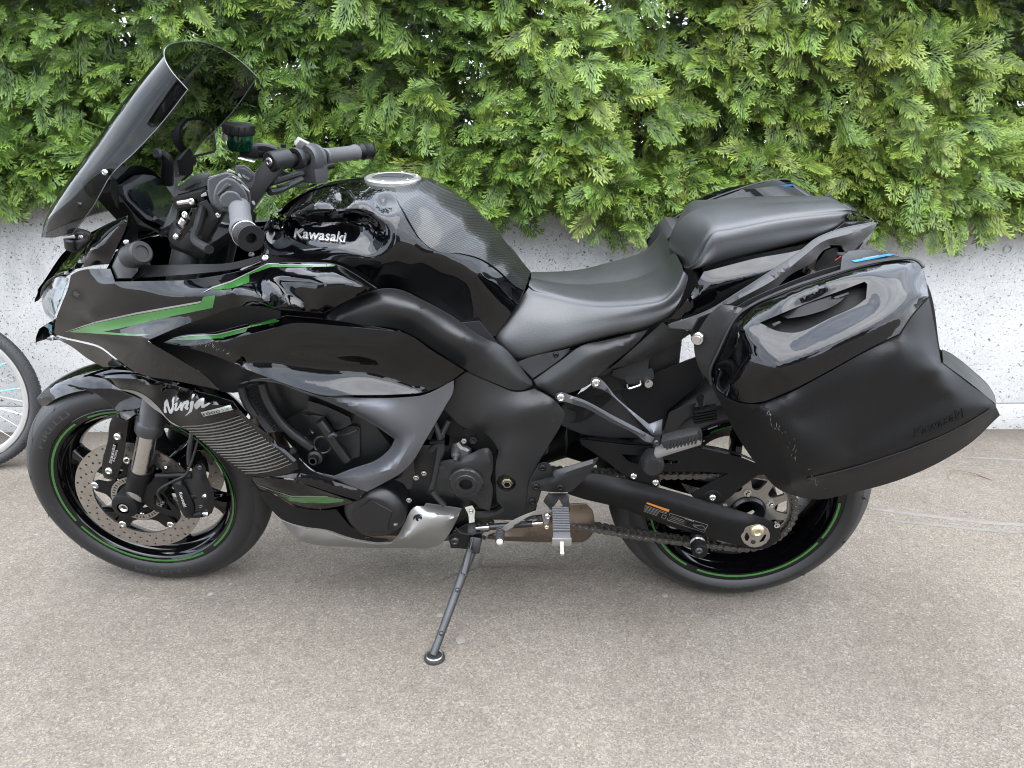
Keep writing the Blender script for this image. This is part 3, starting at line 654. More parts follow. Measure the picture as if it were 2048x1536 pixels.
def make_spray(seed, full=True):
    """one flat spray, growing along +x in the xy plane, about 1 unit long: verts, quads, tip value"""
    g = random.Random(seed); V = []; Q = []; TP = []
    def blade(p, d, l, w, t0, t1, wide=.58):
        d = np.array(d); d = d/(np.hypot(*d)+1e-9); n = np.array([-d[1], d[0]]); m = p + d*l*wide; e = p + d*l; k = len(V)
        for q in (p, m + n*w*.5, e, m - n*w*.5): V.append((*q, 0))
        TP.extend([t0, (t0+t1)/2, t1, (t0+t1)/2]); Q.append((k, k+1, k+2, k+3))
    nb = g.choice((5, 6, 7)) if full else 5; bend = g.uniform(-.45, .45); w = .040 if full else .07
    def ax(t): return np.array([t, bend*t*t*.45])
    for i in range(3):
        t0, t1 = i/3, (i+1)/3; blade(ax(t0), ax(t1)-ax(t0), np.hypot(*(ax(t1)-ax(t0)))*1.2, w*.8, .0 + .5*t0, .0 + .85*t1)
    for i in range(1, nb+1):
        for side in (1, -1):
            tt = min(.97, (i + (.45 if side > 0 else 0))/(nb+1)); p = ax(tt)
            L0 = (.46*(1-tt)**.8 + .13)*g.uniform(.7, 1.18)*(.7 if tt < .2 else 1); ang = side*g.uniform(.60, .92) + bend*tt*.8; curl = -side*g.uniform(.1, .6)
            def bp(s): return p + np.array([math.cos(ang+curl*s*.5), math.sin(ang+curl*s*.5)])*L0*s
            for s0, s1 in ((0, .5), (.45, 1.)): blade(bp(s0), bp(s1)-bp(s0), np.hypot(*(bp(s1)-bp(s0)))*1.08, w, .0 + .5*s0, .05 + .95*s1)
            ns = max(1, min(4, int(L0/(.105 if full else .2))))
            for k in range(ns):
                for sd in (1, -1):
                    if g.random() < .15: continue
                    s = (k + .5 + (.3 if sd > 0 else 0))/(ns + .75); aa = ang + curl*s + sd*g.uniform(.48, .75)
                    blade(bp(s), (math.cos(aa), math.sin(aa)), (.23*(1-.35*s))*g.uniform(.75, 1.2)*(1 if L0 > .22 else .6), w*.95, .05 + .5*s, .35 + .65*min(1, s+.25))
    V = np.array(V)
    V[:, 2] = -.22*V[:, 0]**2 - .55*V[:, 1]**2*g.uniform(.3, 1.2) + .05*np.sin(V[:, 0]*5 + seed) + .04*np.sin(V[:, 1]*11 + seed*2)
    return V, Q, np.array(TP)
def mesh_from(V, Q, tip, tone, name):
    me = bpy.data.meshes.new(name); n = len(V); q = np.array(Q, dtype=np.int32); tri = q[:, 2] == q[:, 3]
    ln = np.where(tri, 3, 4).astype(np.int32); loops = q.ravel()[np.stack([np.ones(len(q), bool)]*3 + [~tri], 1).ravel()]; st = np.concatenate([[0], np.cumsum(ln)[:-1]]).astype(np.int32)
    me.vertices.add(n); me.vertices.foreach_set('co', np.asarray(V, np.float32).ravel())
    me.loops.add(len(loops)); me.loops.foreach_set('vertex_index', loops.astype(np.int32)); me.polygons.add(len(q)); me.polygons.foreach_set('loop_start', st); me.update(calc_edges=True)
    for nm, a in (('tip', tip), ('tone', tone)):
        at = me.attributes.new(nm, 'FLOAT', 'POINT'); at.data.foreach_set('value', np.asarray(a, np.float32))
    me.polygons.foreach_set('use_smooth', np.ones(len(me.polygons), dtype=bool)); me.materials.append(MAT['thuja']); me.update(); return me
SPR = [make_spray(11+i) for i in range(10)]; SPL = [make_spray(50+i, False) for i in range(5)]
hedge = tag(empty('thuja_hedge', None, (0, WALL_Y + .5, .82)), 'dense green thuja hedge hanging over the top of the concrete wall', 'hedge')
HOFF = np.array([0, WALL_Y + .5, .82])
hr = np.random.RandomState(5)
def lump(x, z): return .10*math.sin(x*2.1+.7)*math.sin(z*2.9+1.3) + .07*math.sin(x*5.3+z*3.7) + .045*math.sin(x*11+2*z) + .04*math.sin(z*9.5-x*4)
def frame(d, n):
    d = d/np.linalg.norm(d); n = n - d*(n @ d); n /= np.linalg.norm(n); return np.stack([d, np.cross(n, d), n])
items = []   # (pos, frame, size, lod, depth)
def zbot(x): return .905 + .022*math.sin(x*3.1+1) + .02*math.sin(x*7.7) - .085*math.exp(-((x-.42)/.13)**2) + .03*math.exp(-((x-.12)/.16)**2) - .085*math.exp(-((x-1.60)/.30)**2) + .06*math.exp(-((x+1.6)/.6)**2)
n_branch = 2900
for bI in range(n_branch):
    x = hr.uniform(-2.9, 2.9); z = hr.uniform(.86, 2.2) if bI > 420 else zbot(hr.uniform(-3.3, 3.3)) + hr.uniform(0, .12)
    dep = abs(hr.normal(0, .13)); front = min(WALL_Y - .05, WALL_Y - .085 + .6*lump(x, z)) if z < 1.0 else WALL_Y - .09 + .75*lump(x, z)
    base = np.array([x, front + (dep if z > 1.0 else dep*.35), z])
    if z < zbot(x): z = zbot(x) + hr.uniform(0, .08); base[2] = z
    phi = hr.normal(-1.35, .85); tone = np.clip(.40 + .16*math.sin(x*1.7+.4) + .2*hr.normal() + (.18 if x > .9 else 0), 0, .97)
    bd = np.array([math.cos(phi)*.75, -hr.uniform(.35, 1.), math.sin(phi)*.6 + .18])
    for k in range(hr.randint(3, 7)):
        a = hr.normal(0, .55); d = bd + np.array([hr.normal(0, .42), hr.normal(0, .2), hr.normal(0, .42)])
        n = np.array([hr.normal(0, .4), -.75 + hr.normal(0, .25), .62 + hr.normal(0, .3)])
        size = hr.uniform(.07, .15)*(1 if dep < .2 else .9)
        pos = base + np.array([hr.normal(0, .05), hr.normal(0, .035) - .02, hr.normal(0, .05)])
        if pos[2] - size*.8 < zbot(x) - .13: pos[2] = zbot(x) - .10 + size*.8
        items.append((pos, frame(d, n), size, 1, dep, np.clip(tone + hr.normal(0, .08), 0, .97) ))
for k in range(2000):    # inner layers, coloured dark to paint in the shade inside the hedge
    x = hr.uniform(-3.0, 3.0); z = hr.uniform(.9, 2.25); dep = hr.uniform(.16, .62); p = np.array([x, WALL_Y - .02 + lump(x, z) + dep, z])
    d = np.array([hr.normal(0, .8), -hr.uniform(.1, .8), hr.normal(-.2, .6)]); n = np.array([hr.normal(0, .5), -.8, .5 + hr.normal(0, .3)])
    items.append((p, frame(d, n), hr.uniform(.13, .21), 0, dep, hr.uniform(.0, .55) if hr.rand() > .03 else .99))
for k in range(1000):     # middle of the hedge, its deep shade put into dark tones
    x = hr.uniform(-3.2, 3.2); z = hr.uniform(.92, 2.4); p = np.array([x, WALL_Y + .62 + hr.uniform(-.1, .15), z])
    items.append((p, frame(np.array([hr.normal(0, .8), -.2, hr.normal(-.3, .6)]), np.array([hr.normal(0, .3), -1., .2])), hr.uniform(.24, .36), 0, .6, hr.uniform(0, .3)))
# the sprays nearest to the camera and in view stand as pieces of their own, the rest is one mass
def inview(p):
    w = p - CAMP; c = w @ FWD; u = 1024 + F_PX*(w @ RGT)/c; v = 768 - F_PX*(w @ UPV)/c; return -20 < u < 2068 and -20 < v < 560
cand = sorted([i for i, it in enumerate(items) if it[3] == 1 and inview(it[0])], key=lambda i: items[i][0][1] - items[i][2]*2.0)[:300]
cs = set(cand)
variants = []
for k in range(24):
    V, Q, tp = SPR[k % 10]; variants.append((mesh_from(V, Q, tp**1.5, np.full(len(V), .04 + .9*(k/23)), 'spray'), .04 + .9*(k/23)))
for i in cand:
    p, fr, s, _, dep, tone = items[i]; k = int(round((tone-.04)/.9*23)); k = min(23, max(0, k))
    o = bpy.data.objects.new('spray', variants[k][0]); COL.objects.link(o); o.parent = hedge
    m = Matrix.Identity(4)
    for a in range(3):
        for b in range(3): m[b][a] = fr[a][b]*s
        m[a][3] = p[a] - HOFF[a]
    o.matrix_local = m
VV = []; QQ = []; TT = []; NN = []; off = 0
for i, (p, fr, s, lod, dep, tone) in enumerate(items):
    if i in cs: continue
    V, Q, tp = SPR[i % 10] if lod else SPL[i % 5]
    VV.append((V*s) @ fr + p - HOFF); QQ.append(np.array(Q, dtype=np.int32) + off); TT.append(tp**1.5 if lod else tp*.22); NN.append(np.full(len(V), tone)); off += len(V)  # inner sprays lose most tip colour: hedge shade painted into the leaves
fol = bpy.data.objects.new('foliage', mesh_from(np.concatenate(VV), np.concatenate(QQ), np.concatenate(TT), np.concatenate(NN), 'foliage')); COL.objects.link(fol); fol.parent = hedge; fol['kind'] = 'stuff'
for k, x in enumerate(np.arange(-3.1, 3.3, .52)):     # the row of stems inside the hedge
    xx = x + hr.normal(0, .06)
    st = one('trunk', g_tube([(xx, .02, -.02), (xx + hr.normal(0, .03), 0, .5), (xx + hr.normal(0, .05), .02, 1.1), (xx + hr.normal(0, .05), 0, 1.55)], [.035, .03, .02, .008], 8), 'bark', hedge)
    for j in range(7):
        z0 = hr.uniform(.05, 1.2); e = np.array([xx + hr.normal(0, .25), -hr.uniform(.2, .5), z0 + hr.uniform(-.05, .3)]); one('branch', g_tube([(xx, 0, z0), ((xx+e[0])/2, e[1]/2, z0 + .12), e], [.008, .006, .003], 5), 'bark', st)
# ================================================================== MOTORCYCLE
bike = tag(empty('motorcycle', None, (BX, BD, 0)), 'black sports touring motorcycle with green stripes leaning on its side stand', 'motorcycle')
bike.rotation_euler = (LEAN, 0, YAW)
FC = np.array([-.72, 0, .2999]); RC = np.array([.72, 0, .311]); YAX = (0, 1, 0)
def prof_mirror(h): return h + [(r, -y) for r, y in reversed(h) if abs(y) > 1e-9]
def arc_band(c, r0, r1, y0, y1, a0, a1, seg=40):
    v = []; f = []
    for k in range(seg+1):
        a = a0 + (a1-a0)*k/seg; d = np.array([math.cos(a), 0, math.sin(a)])
        v += [c + d*r0 + np.array([0, y0, 0]), c + d*r1 + np.array([0, y1, 0])]
    f = [(2*k, 2*k+1, 2*k+3, 2*k+2) for k in range(seg)]
    return v, f
def polar(c, a, r, y): return c + np.array([math.cos(a)*r, y, math.sin(a)*r])
def arc_text(name, s, c, r0, r1, a0, a1, yf, m, parent, th=.0006, bold=.0):
    """raised lettering on a tyre wall, read from the left side"""
    v, f = text2d(s, bold); V = []
    for u, w in v:
        a = a0 + (a1-a0)*u; r = r0 + (r1-r0)*w; V.append(polar(c, a, r, -(yf(r) + th)))
    B = [p + np.array([0, th*2, 0]) for p in V]; n = len(V)
    return obj(name, V + B, list(f) + [(j, i, n+i, n+j) for i, j in bnd_edges(f)], m, parent, sharp=30)
def wheel(name, C, R, hw, rimw, nsp, sp_off, green_r, arcs, rear=False):
    w = empty(name, bike)
    k = R/.2999
    cv = lambda ph: (R - hw*(1-math.cos(R_(ph))), hw*math.sin(R_(ph)))
    side = [(.222, rimw-.003), (.2315, rimw+.0045), (.2415, (rimw + .0045 + cv(72)[1])/2 + .003), cv(72), cv(64), cv(57)]
    tread = [cv(48), cv(38), cv(28), cv(18), cv(9), (R, 0)]
    one('tyre', g_lathe(prof_mirror(side[-1:] + tread), C, YAX, 96), 'tyre', w)
    ty = w.children[-1] if len(w.children) else None
    ty = [o for o in bpy.data.objects if o.parent == w][-1]
    for sg in (1, -1):
        one('tyre_wall', g_lathe([(r, y*sg) for r, y in side], C, YAX, 96), 'tyre_side', ty)
    one('inner_lining', g_lathe(prof_mirror([(.219, rimw-.004), (.235, rimw-.002), (R-hw*.55, hw*.75), (R-hw*.2, hw*.4), (R-.012, .0)]), C, YAX, 64), 'tyre_side', ty)
    rs = [(a, b) for a, b in side]
    yf = lambda r: float(np.interp(r, [q[0] for q in rs], [q[1] for q in rs]))
    # tread grooves: dark strips on the surface, groove shade put into the colour
    tr = side[-1:] + tread; tr_y = [q[1] for q in tr][::-1]; tr_r = [q[0] for q in tr][::-1]
    ng = 15 if not rear else 13
    for q in range(ng):
        for sg in (-1, 1):
            for (y0, y1, sw, wd, ph) in ((.90, .40, .17, .0036, 0.), (.55, .10, .20, .0028, .5)):
                a0 = 2*math.pi*(q + ph + (.5 if sg > 0 else 0))/ng + .1; V = []; n = 7
                for i in range(n+1):
                    t = i/n; y = hw*(y0 + (y1-y0)*t)*sg; a = a0 - sw*t*(1 + .4*t); rr = float(np.interp(abs(y), tr_y, tr_r)) + .0004; ww = wd*math.sin(math.pi*(.1 + .8*t))**.6/rr
                    V += [polar(C, a-ww, rr, y), polar(C, a+ww, rr, y)]
                obj('painted_groove', V, [(2*i, 2*i+1, 2*i+3, 2*i+2) for i in range(n)], 'deep_black', ty, fix=False)
    # rim
    lip = rimw
    rp = [(.222, lip-.006), (.2275, lip-.002), (.2285, lip+.0015), (.2262, lip+.003), (green_r+.0045, lip+.0015), (green_r-.0045, lip-.001), (.209, lip-.006), (.2065, lip-.013), (.200, lip-.020), (.193, lip-.034 if rear else lip-.026), (.1885, .012), (.1875, 0)]
    one('rim', g_lathe(prof_mirror(rp), C, YAX, 96), 'gloss_black', w)
    rim = [o for o in bpy.data.objects if o.parent == w][-1]
    for sg in (-1, 1):
        for a0, a1 in arcs:
            v, f = arc_band(C, green_r-.0024, green_r+.0026, sg*(lip+.0009), sg*(lip+.0020), R_(a0), R_(a1)); obj('rim_stripe', v, f, 'green_paint', rim, fix=False)
    # hub and spokes
    hubw = .055 if not rear else .075
    one('hub', g_lathe([(.012, hubw), (.030, hubw), (.034, hubw-.004), (.036, hubw-.02), (.044, .02), (.046, 0), (.044, -.02), (.036, -hubw+.02), (.034, -hubw+.004), (.030, -hubw), (.012, -hubw)], C, YAX, 36), 'gloss_black', w)
    for q in range(nsp):
        a = R_(sp_off) + 2*math.pi*q/nsp; mb = MB()
        d = np.array([math.cos(a), 0, math.sin(a)]); t = np.array([-math.sin(a), 0, math.cos(a)]); n = 10; V = []
        for i in range(n+1):
            u = i/n; r = .034 + (.194-.034)*u; wd = .017 - .006*math.sin(math.pi*u)**.8 + .016*u**6; dp = (.024 if not rear else .034)*(1-.25*u); sh = .012*math.sin(math.pi*u)
            c = C + d*r + t*sh
            for (ww, yy) in ((-.62, -1), (.62, -1), (1, -.55), (1, .55), (.62, 1), (-.62, 1), (-1, .55), (-1, -.55)): V.append(c + t*wd*ww + np.array([0, dp*yy, 0]))
        F = [(i*8+j, i*8+(j+1) % 8, (i+1)*8+(j+1) % 8, (i+1)*8+j) for i in range(n) for j in range(8)]
        obj('spoke', V, F, 'gloss_black', w, sharp=40)
    return w, yf, rim, ty
arcsF = [(128, 203), (209, 292), (-52, 62), (70, 118)]
fw, fyf, frim, ftyre = wheel('front_wheel', FC, .2999, .0605, .048, 6, 157, .2188, [(122, 206), (211, 300), (-50, 60), (66, 112)])
rw, ryf, rrim, rtyre = wheel('rear_wheel', RC, .311, .096, .080, 5, 20, .2155, [(8, 118), (126, 238), (246, 330), (-26, 2)], True)
arc_text('tyre_lettering', 'PIRELLI', FC, .2435, .2545, R_(252), R_(285), fyf, 'tyre_letter', ftyre, bold=.01)
arc_text('tyre_lettering', 'PIRELLI', FC, .2420, .2540, R_(150), R_(118), fyf, 'tyre_letter', ftyre, bold=.01)
arc_text('tyre_lettering', '120/70 ZR17', FC, .240, .246, R_(212), R_(190), fyf, 'tyre_letter', ftyre)
arc_text('tyre_lettering', '190/50 ZR17', RC, .242, .249, R_(262), R_(290), ryf, 'tyre_letter', rtyre)
# wheel weights on the front rim
for a in (131, 134.5, 138): one('wheel_weight', g_bbox(polar(FC, R_(a), .1965, -.012), (.004, .009, .0025), (np.array([-math.sin(R_(a)), 0, math.cos(R_(a))]), np.array([0, 1, 0]), np.array([math.cos(R_(a)), 0, math.sin(R_(a))])), .001), 'silver_paint', frim)

# ---- discs: steel ring with real drillings, black carrier, bobbins
def ring2d(rad, n, ph=0.): return [(rad*math.cos(2*math.pi*k/n + ph), rad*math.sin(2*math.pi*k/n + ph)) for k in range(n)]
def flat_part(name, outline, holes, C, y0, th, m, parent, step=.012, sharp=30):
    vv, ff = tri2d([(a*1000, b*1000) for a, b in outline], (), [[(a*1000, b*1000) for a, b in h] for h in holes], step*1000, fill=False); vv = vv/1000
    V = [C + np.array([a, y0, b]) for a, b in vv]; n = len(V); V += [C + np.array([a, y0+th, b]) for a, b in vv]
    return obj(name, V, list(ff) + [tuple(n+i for i in reversed(f)) for f in ff] + [(j, i, n+i, n+j) for i, j in bnd_edges(ff)], m, parent, sharp=sharp)
def hole(cx, cz, r, n=8): return [(cx + r*math.cos(2*math.pi*k/n), cz + r*math.sin(2*math.pi*k/n)) for k in range(n)]
def disc(C, y, parent):
    hs = [ring2d(.109, 72)]; N = 20
    for k in range(N):
        a = 2*math.pi*k/N
        for (r, da) in ((.1175, .0), (.127, .11), (.1365, .23), (.1435, .05)):
            hs.append(hole(math.cos(a+da)*r, math.sin(a+da)*r, .0029))
    d = flat_part('brake_disc', ring2d(.150, 120), hs, C, y, .0045, 'steel', parent)
    # carrier: ring with arms
    outl = []
    for k in range(5):
        for da, rr in ((-.36, .070), (-.22, .078), (-.15, .100), (-.10, .1045), (.10, .1045), (.15, .100), (.22, .078), (.36, .070)):
            a = 2*math.pi*k/5 + .32 + da; outl.append((rr*math.cos(a), rr*math.sin(a)))
    ca = flat_part('disc_carrier', outl, [ring2d(.036, 36)] + [hole(.058*math.cos(2*math.pi*k/5+.95), .058*math.sin(2*math.pi*k/5+.95), .009, 12) for k in range(5)], C, y-.0015, .007, 'matte_black', d)
    for k in range(10):
        a = 2*math.pi*k/10 + .32 if k % 2 == 0 else 2*math.pi*(k-1)/10 + .32 + .0
        if k % 2: continue
        for da in (-.075, .075):
            pass
    for k in range(5):
        a = 2*math.pi*k/5 + .32
        one('lug', g_bbox(C + np.array([math.cos(a)*.106, y+.002, math.sin(a)*.106]), (.0075, .0022, .011), (np.array([math.cos(a), 0, math.sin(a)]), np.array([0, 1, 0]), np.array([-math.sin(a), 0, math.cos(a)])), .001), 'steel', d)
        bolt(C + np.array([math.cos(a)*.1025, y-.001, math.sin(a)*.1025]), .0095, d, 'bright_steel', (0, -1 if y < 0 else 1, 0), .004, 'bobbin')
        bolt(C + np.array([math.cos(a+.6)*.052, y-.002, math.sin(a+.6)*.052]), .0075, d, 'bright_steel', (0, -1 if y < 0 else 1, 0), .005)
    return d
dl = disc(FC, -.0745, fw); dr = disc(FC, .070, fw)
rng_ = [ring2d(.0475, 48)] + [[(r*math.cos(2*math.pi*k/42 + da), r*math.sin(2*math.pi*k/42 + da)) for r, da in ((.0505, -.035), (.0575, -.035), (.0575, .035), (.0505, .035))] for k in range(42)]
flat_part('sensor_ring', ring2d(.061, 60), rng_, FC, -.083, .002, 'steel', fw)
rd = flat_part('rear_brake_disc', ring2d(.125, 90), [ring2d(.085, 60)] + [hole(math.cos(2*math.pi*k/24)*(.095 + .011*(k % 3)), math.sin(2*math.pi*k/24)*(.095 + .011*(k % 3)), .003) for k in range(24)], RC, .085, .005, 'steel', rw)

# ---- sprocket with cut-outs
SPY = -.108
so = []
NT = 41
for k in range(NT*4):
    a = 2*math.pi*k/(NT*4); rr = (.1055, .1035, .1010, .1035)[k % 4]; so.append((rr*math.cos(a), rr*math.sin(a)))
wins = []
for k in range(10):
    a0 = 2*math.pi*k/10 + .15; q = []
    for da, rr in ((-.20, .0905), (.20, .0905), (.215, .086), (.15, .066), (.08, .0605), (-.08, .0605), (-.15, .066), (-.215, .086)): q.append((rr*math.cos(a0+da), rr*math.sin(a0+da)))
    wins.append(q)
spk = flat_part('sprocket', so, [ring2d(.042, 40)] + wins, RC, SPY, .006, 'sprocket_steel', rw)
one('sprocket_rib', g_lathe([(.0935, 0), (.0945, -.0012), (.0955, 0)], RC + np.array([0, SPY, 0]), (0, 1, 0), 80), 'steel', spk)
for k in range(5): bolt(RC + np.array([math.cos(2*math.pi*k/5+.465)*.0535, SPY-.001, math.sin(2*math.pi*k/5+.465)*.0535]), .0095, spk, 'bright_steel', (0, -1, 0), .009, 'sprocket_nut', 'hex')
one('cush_hub', g_lathe([(.02, -.100), (.036, -.118), (.041, -.112), (.041, -.09), (.075, -.085), (.08, -.05)], RC, (0, 1, 0), 36), 'engine_black', rw)

# ---- chain: every link a piece, sharing two meshes
chain = empty('drive_chain', bike)
CS = np.array([P(993, 943, .108)[0] - .065, 0, P(993, 943, .108)[2] - .03]); rs_, rr_ = .042, .1045
CY = SPY + .003
def tangent_path():
    d = RC - CS; D = math.hypot(d[0], d[2]); th = math.atan2(d[2], d[0]); b = math.asin((rr_-rs_)/D)
    at = th + math.pi/2 + b; ab = th - math.pi/2 - b
    pts = []
    up0 = polar(CS, at, rs_, 0); up1 = polar(RC, at, rr_, 0); lo0 = polar(CS, ab, rs_, 0); lo1 = polar(RC, ab, rr_, 0)
    for t in np.linspace(0, 1, 60, endpoint=False): pts.append(up0 + (up1-up0)*t + np.array([0, 0, -.012*math.sin(math.pi*t)]))
    for t in np.linspace(0, 1, 60, endpoint=False): pts.append(polar(RC, at + (ab-at)*t, rr_, 0))
    for t in np.linspace(0, 1, 60, endpoint=False): pts.append(lo1 + (lo0-lo1)*t + np.array([0, 0, -.020*math.sin(math.pi*t)]))
    for t in np.linspace(0, 1, 30): pts.append(polar(CS, ab + (at-2*math.pi-ab)*t if False else ab - (ab - (at-2*math.pi))*t, rs_, 0))
    return np.array(pts)
tp = tangent_path(); sl = np.concatenate([[0], np.cumsum(np.linalg.norm(np.diff(tp, axis=0), axis=1))])
PIT_ = .015875; nl = int(sl[-1]/PIT_)//2*2; pit = sl[-1]/nl
def at_len(s): s %= sl[-1]; return np.array([np.interp(s, sl, tp[:, k]) for k in range(3)])
def link_mesh(outer):
    mb = MB(); pts = []
    for k in range(17):
        a = math.pi/2 + math.pi*k/16; pts.append((-pit/2 + .0078*math.cos(a), .0078*math.sin(a)))
    pts.append((0, -.0052))
    for k in range(17):
        a = -math.pi/2 + math.pi*k/16; pts.append((pit/2 + .0078*math.cos(a), .0078*math.sin(a)))
    pts.append((0, .0052)); n = len(pts)
    for y0, y1 in (((-.0125, -.0102), (.0102, .0125)) if outer else ((-.0095, -.0070), (.0070, .0095))):
        v = [(x, y0, z) for x, z in pts] + [(x, y1, z) for x, z in pts]
        mb.add(v, [tuple(range(n)), tuple(range(2*n-1, n-1, -1))] + [(i, (i+1) % n, n+(i+1) % n, n+i) for i in range(n)])
    for x in (-pit/2, pit/2):
        mb.add(*g_cyl((x, -.0142 if outer else -.0069, 0), (x, .0142 if outer else .0069, 0), .0032 if outer else .005, None, 10, .0006))
    me = bpy.data.meshes.new('link'); me.from_pydata(mb.v, [], mb.f); bm = bmesh.new(); bm.from_mesh(me); bmesh.ops.recalc_face_normals(bm, faces=bm.faces); bm.to_mesh(me); bm.free(); finish(me, 'chain_steel', True, 30); return me
lm = [link_mesh(True), link_mesh(False)]
for k in range(nl):
    a, b = at_len(k*pit), at_len((k+1)*pit); c = (a+b)/2; d = b-a
    o = bpy.data.objects.new('link', lm[k % 2]); COL.objects.link(o); o.parent = chain; o.location = (c[0], CY, c[2]); o.rotation_euler = (0, -math.atan2(d[2], d[0]), 0)
# ================================================================== BODYWORK
def SF(o): return PF[o.name]
# ---- upper fairing, side of the nose down to the pointed wedge
A_out = (T('r3', '395 668 6, 480 695 8, 600 722 10.5, 730 760 13.5, 850 850 16, 990 950 18, 1300 1020 21, 1612 1087 22.5, 1520 990 23.2, 1300 845 23, 1088 722 22.6, 1300 632 23.9, 1500 560 24.7, 1750 478 25.4')
  + T('r5', '212 1049 25.4, 400 1066 25.2, 522 1078 24.8, 700 985 24, 912 902 22, 860 868 21.3, 790 820 20.8, 700 765 20.3, 640 733 20.2, 600 722 20.2, 380 710 20.2, 130 712 20.2')
  + T('r3', '1964 150 20.2, 1850 185 19.8, 1420 268 21, 1100 280 20, 850 283 17.4, 830 230 16.4, 815 187 15.4, 560 212 11.6, 520 237 10.4, 500 330 9.6, 450 450 8.6, 410 560 7.3'))
A_lines = [T('r3', '670 535 14.2, 940 462 18.9, 1200 400 21.9, 1480 350 24.0, 1640 335 24.6'),
  T('r3', '1690 345 25.9, 1780 425 26.6, 2040 488 26.6') , T('r5', '200 1020 26.6, 350 1045 26.2'),
  T('r3', '1700 325 24.6, 1960 205 21.9') + T('r5', '200 745 21.6, 600 750 21.5, 640 745 21.4'),
  T('r5', '150 830 24.2, 330 800 24.0, 610 790 23.6, 850 895 23.2'), T('r5', '160 850 24.6, 280 950 25.8, 480 1062 25.8'),
  T('r3', '560 690 10.0, 760 715 15.2, 1040 765 21.2'), T('r3', '600 560 11.8, 900 590 17.4, 1200 560 22.0, 1540 470 25.0')]
fairing = panel('upper_fairing', A_out, 'gloss_black', bike, A_lines, soft=7, step=8, depth=.02, sharp=40)
# stripes of the upper fairing
decal('stripe', T2('r3', '1560 342, 1700 300, 1830 235, 1965 170, 2045 172') + T2('r5', '215 733, 400 736, 608 738, 600 745, 400 748, 150 748, 0 800') + T2('r3', '1830 300, 1690 345, 1600 352'), fairing, 'green_paint', smooth=False)
decal('stripe_edge', T2('r3', '1480 375, 1560 330, 1700 285, 1850 215, 1960 160, 2045 163') + T2('r5', '215 727, 600 733, 602 737, 215 732') + T2('r3', '2045 170, 1965 168, 1830 232, 1700 297, 1560 340'), fairing, 'grey_line', smooth=False)
decal('stripe', T2('r3', '510 652, 700 590, 1000 530, 1470 450, 1492 402, 1582 390, 1560 482, 1200 555, 900 625, 760 652, 860 662, 1110 678, 1000 686, 700 665'), fairing, 'green_paint', smooth=False)
decal('stripe_edge', T2('r3', '475 654, 700 578, 1000 512, 1476 432, 1470 446, 1000 526, 700 588'), fairing, 'grey_line', smooth=False)
# ---- front cowl (bright facet under the screen) and its mirror half, nose bridge, chin
cowl = panel('front_cowl', T('b4', '430 625 10, 480 590 10.5, 560 480 9.5, 640 330 8.5, 700 240 9.5, 800 160 11, 960 80 13.5, 1095 20 16, 1090 100 16, 1060 200 15.8, 980 360 15.2, 900 530 14.4, 885 570 14.2, 700 585 12.6, 520 620 10.8'), 'gloss_black', bike,
  [T('b4', '500 590 11.2, 600 440 11.2, 700 310 12, 860 180 13.6, 1080 60 16.4')], soft=4, step=7, depth=.02)
nose = panel('nose_bridge', T('b4', '106 955 0, 130 850 0, 235 690 0, 330 545 0, 450 395 0, 560 280 1.5, 640 225 5, 700 240 9.5, 640 330 8.5, 560 480 9.4, 480 590 10.2, 430 628 10, 320 662 7.4, 200 765 4.8, 130 865 2.6'), 'gloss_black', bike, soft=14, step=7, depth=.008, r=.001, gap=0)
lamp = panel('headlamp', T('b4', '130 930 2.5, 150 840 4, 230 745 6, 320 695 8, 400 695 9.5, 450 715 10, 420 790 9.8, 370 930 9, 310 1080 8, 260 1215 7, 200 1150 4.5, 150 1040 3'), 'clear_lens', bike,
  (), T('b4', '220 900 7.2, 320 850 9.6, 250 1020 6.9'), soft=25, step=7, depth=.01)
lb = panel('lamp_bowl', T('b4', '140 930 1.5, 160 840 2.5, 240 750 4, 330 705 6, 400 705 7.5, 440 720 8, 410 790 7.6, 360 930 7, 300 1080 6, 255 1200 5, 205 1140 3, 155 1040 2'), 'lamp_inside', lamp,
  (), T('b4', '220 900 3.5, 320 850 5.4, 290 960 5.0'), soft=5, step=7, depth=.02, mirror=False)
panel('lamp_projector', T('b4', '275 960 7.0, 330 940 7.6, 335 990 7.4, 300 1040 6.8, 275 1010 6.7'), 'white_print', lamp, soft=5, step=6, depth=.012, mirror=False)
for k in range(7):
    x0 = 150 + k*14; decal('lens_rib', T2('b4', '%d 960, %d 930, %d 1100, %d 1180, %d 1110' % (x0, x0+6, x0+46, x0+80, x0+38)), PF[lb.name], 'steel', lb, eps=.002, mirror=False)
lampbrow = panel('lamp_brow', T('b4', '108 955 1.4, 130 862 3, 200 762 5.2, 320 660 7.8, 430 628 10.2, 450 690 10.4, 400 684 10, 310 694 8.6, 230 740 6.5, 150 835 4.4, 128 935 2.8'), 'gloss_black', bike, soft=8, step=6, depth=.012)
chin = panel('chin', T('b4', '132 1345 0, 150 1235 0.4, 200 1205 3.0, 255 1230 5.8, 250 1330 6.0') + T('r3', '395 672 6.0, 600 730 10, 730 768 13, 850 858 15.5, 985 950 17, 930 905 15, 760 916 11, 640 850 9, 520 760 7, 430 712 5') + T('b4', '240 1405 3.0, 180 1392 1.2, 135 1380 0'), 'gloss_black', bike,
  [T('b4', '140 1345 .4, 240 1300 5.5')], soft=5, step=7, depth=.012)
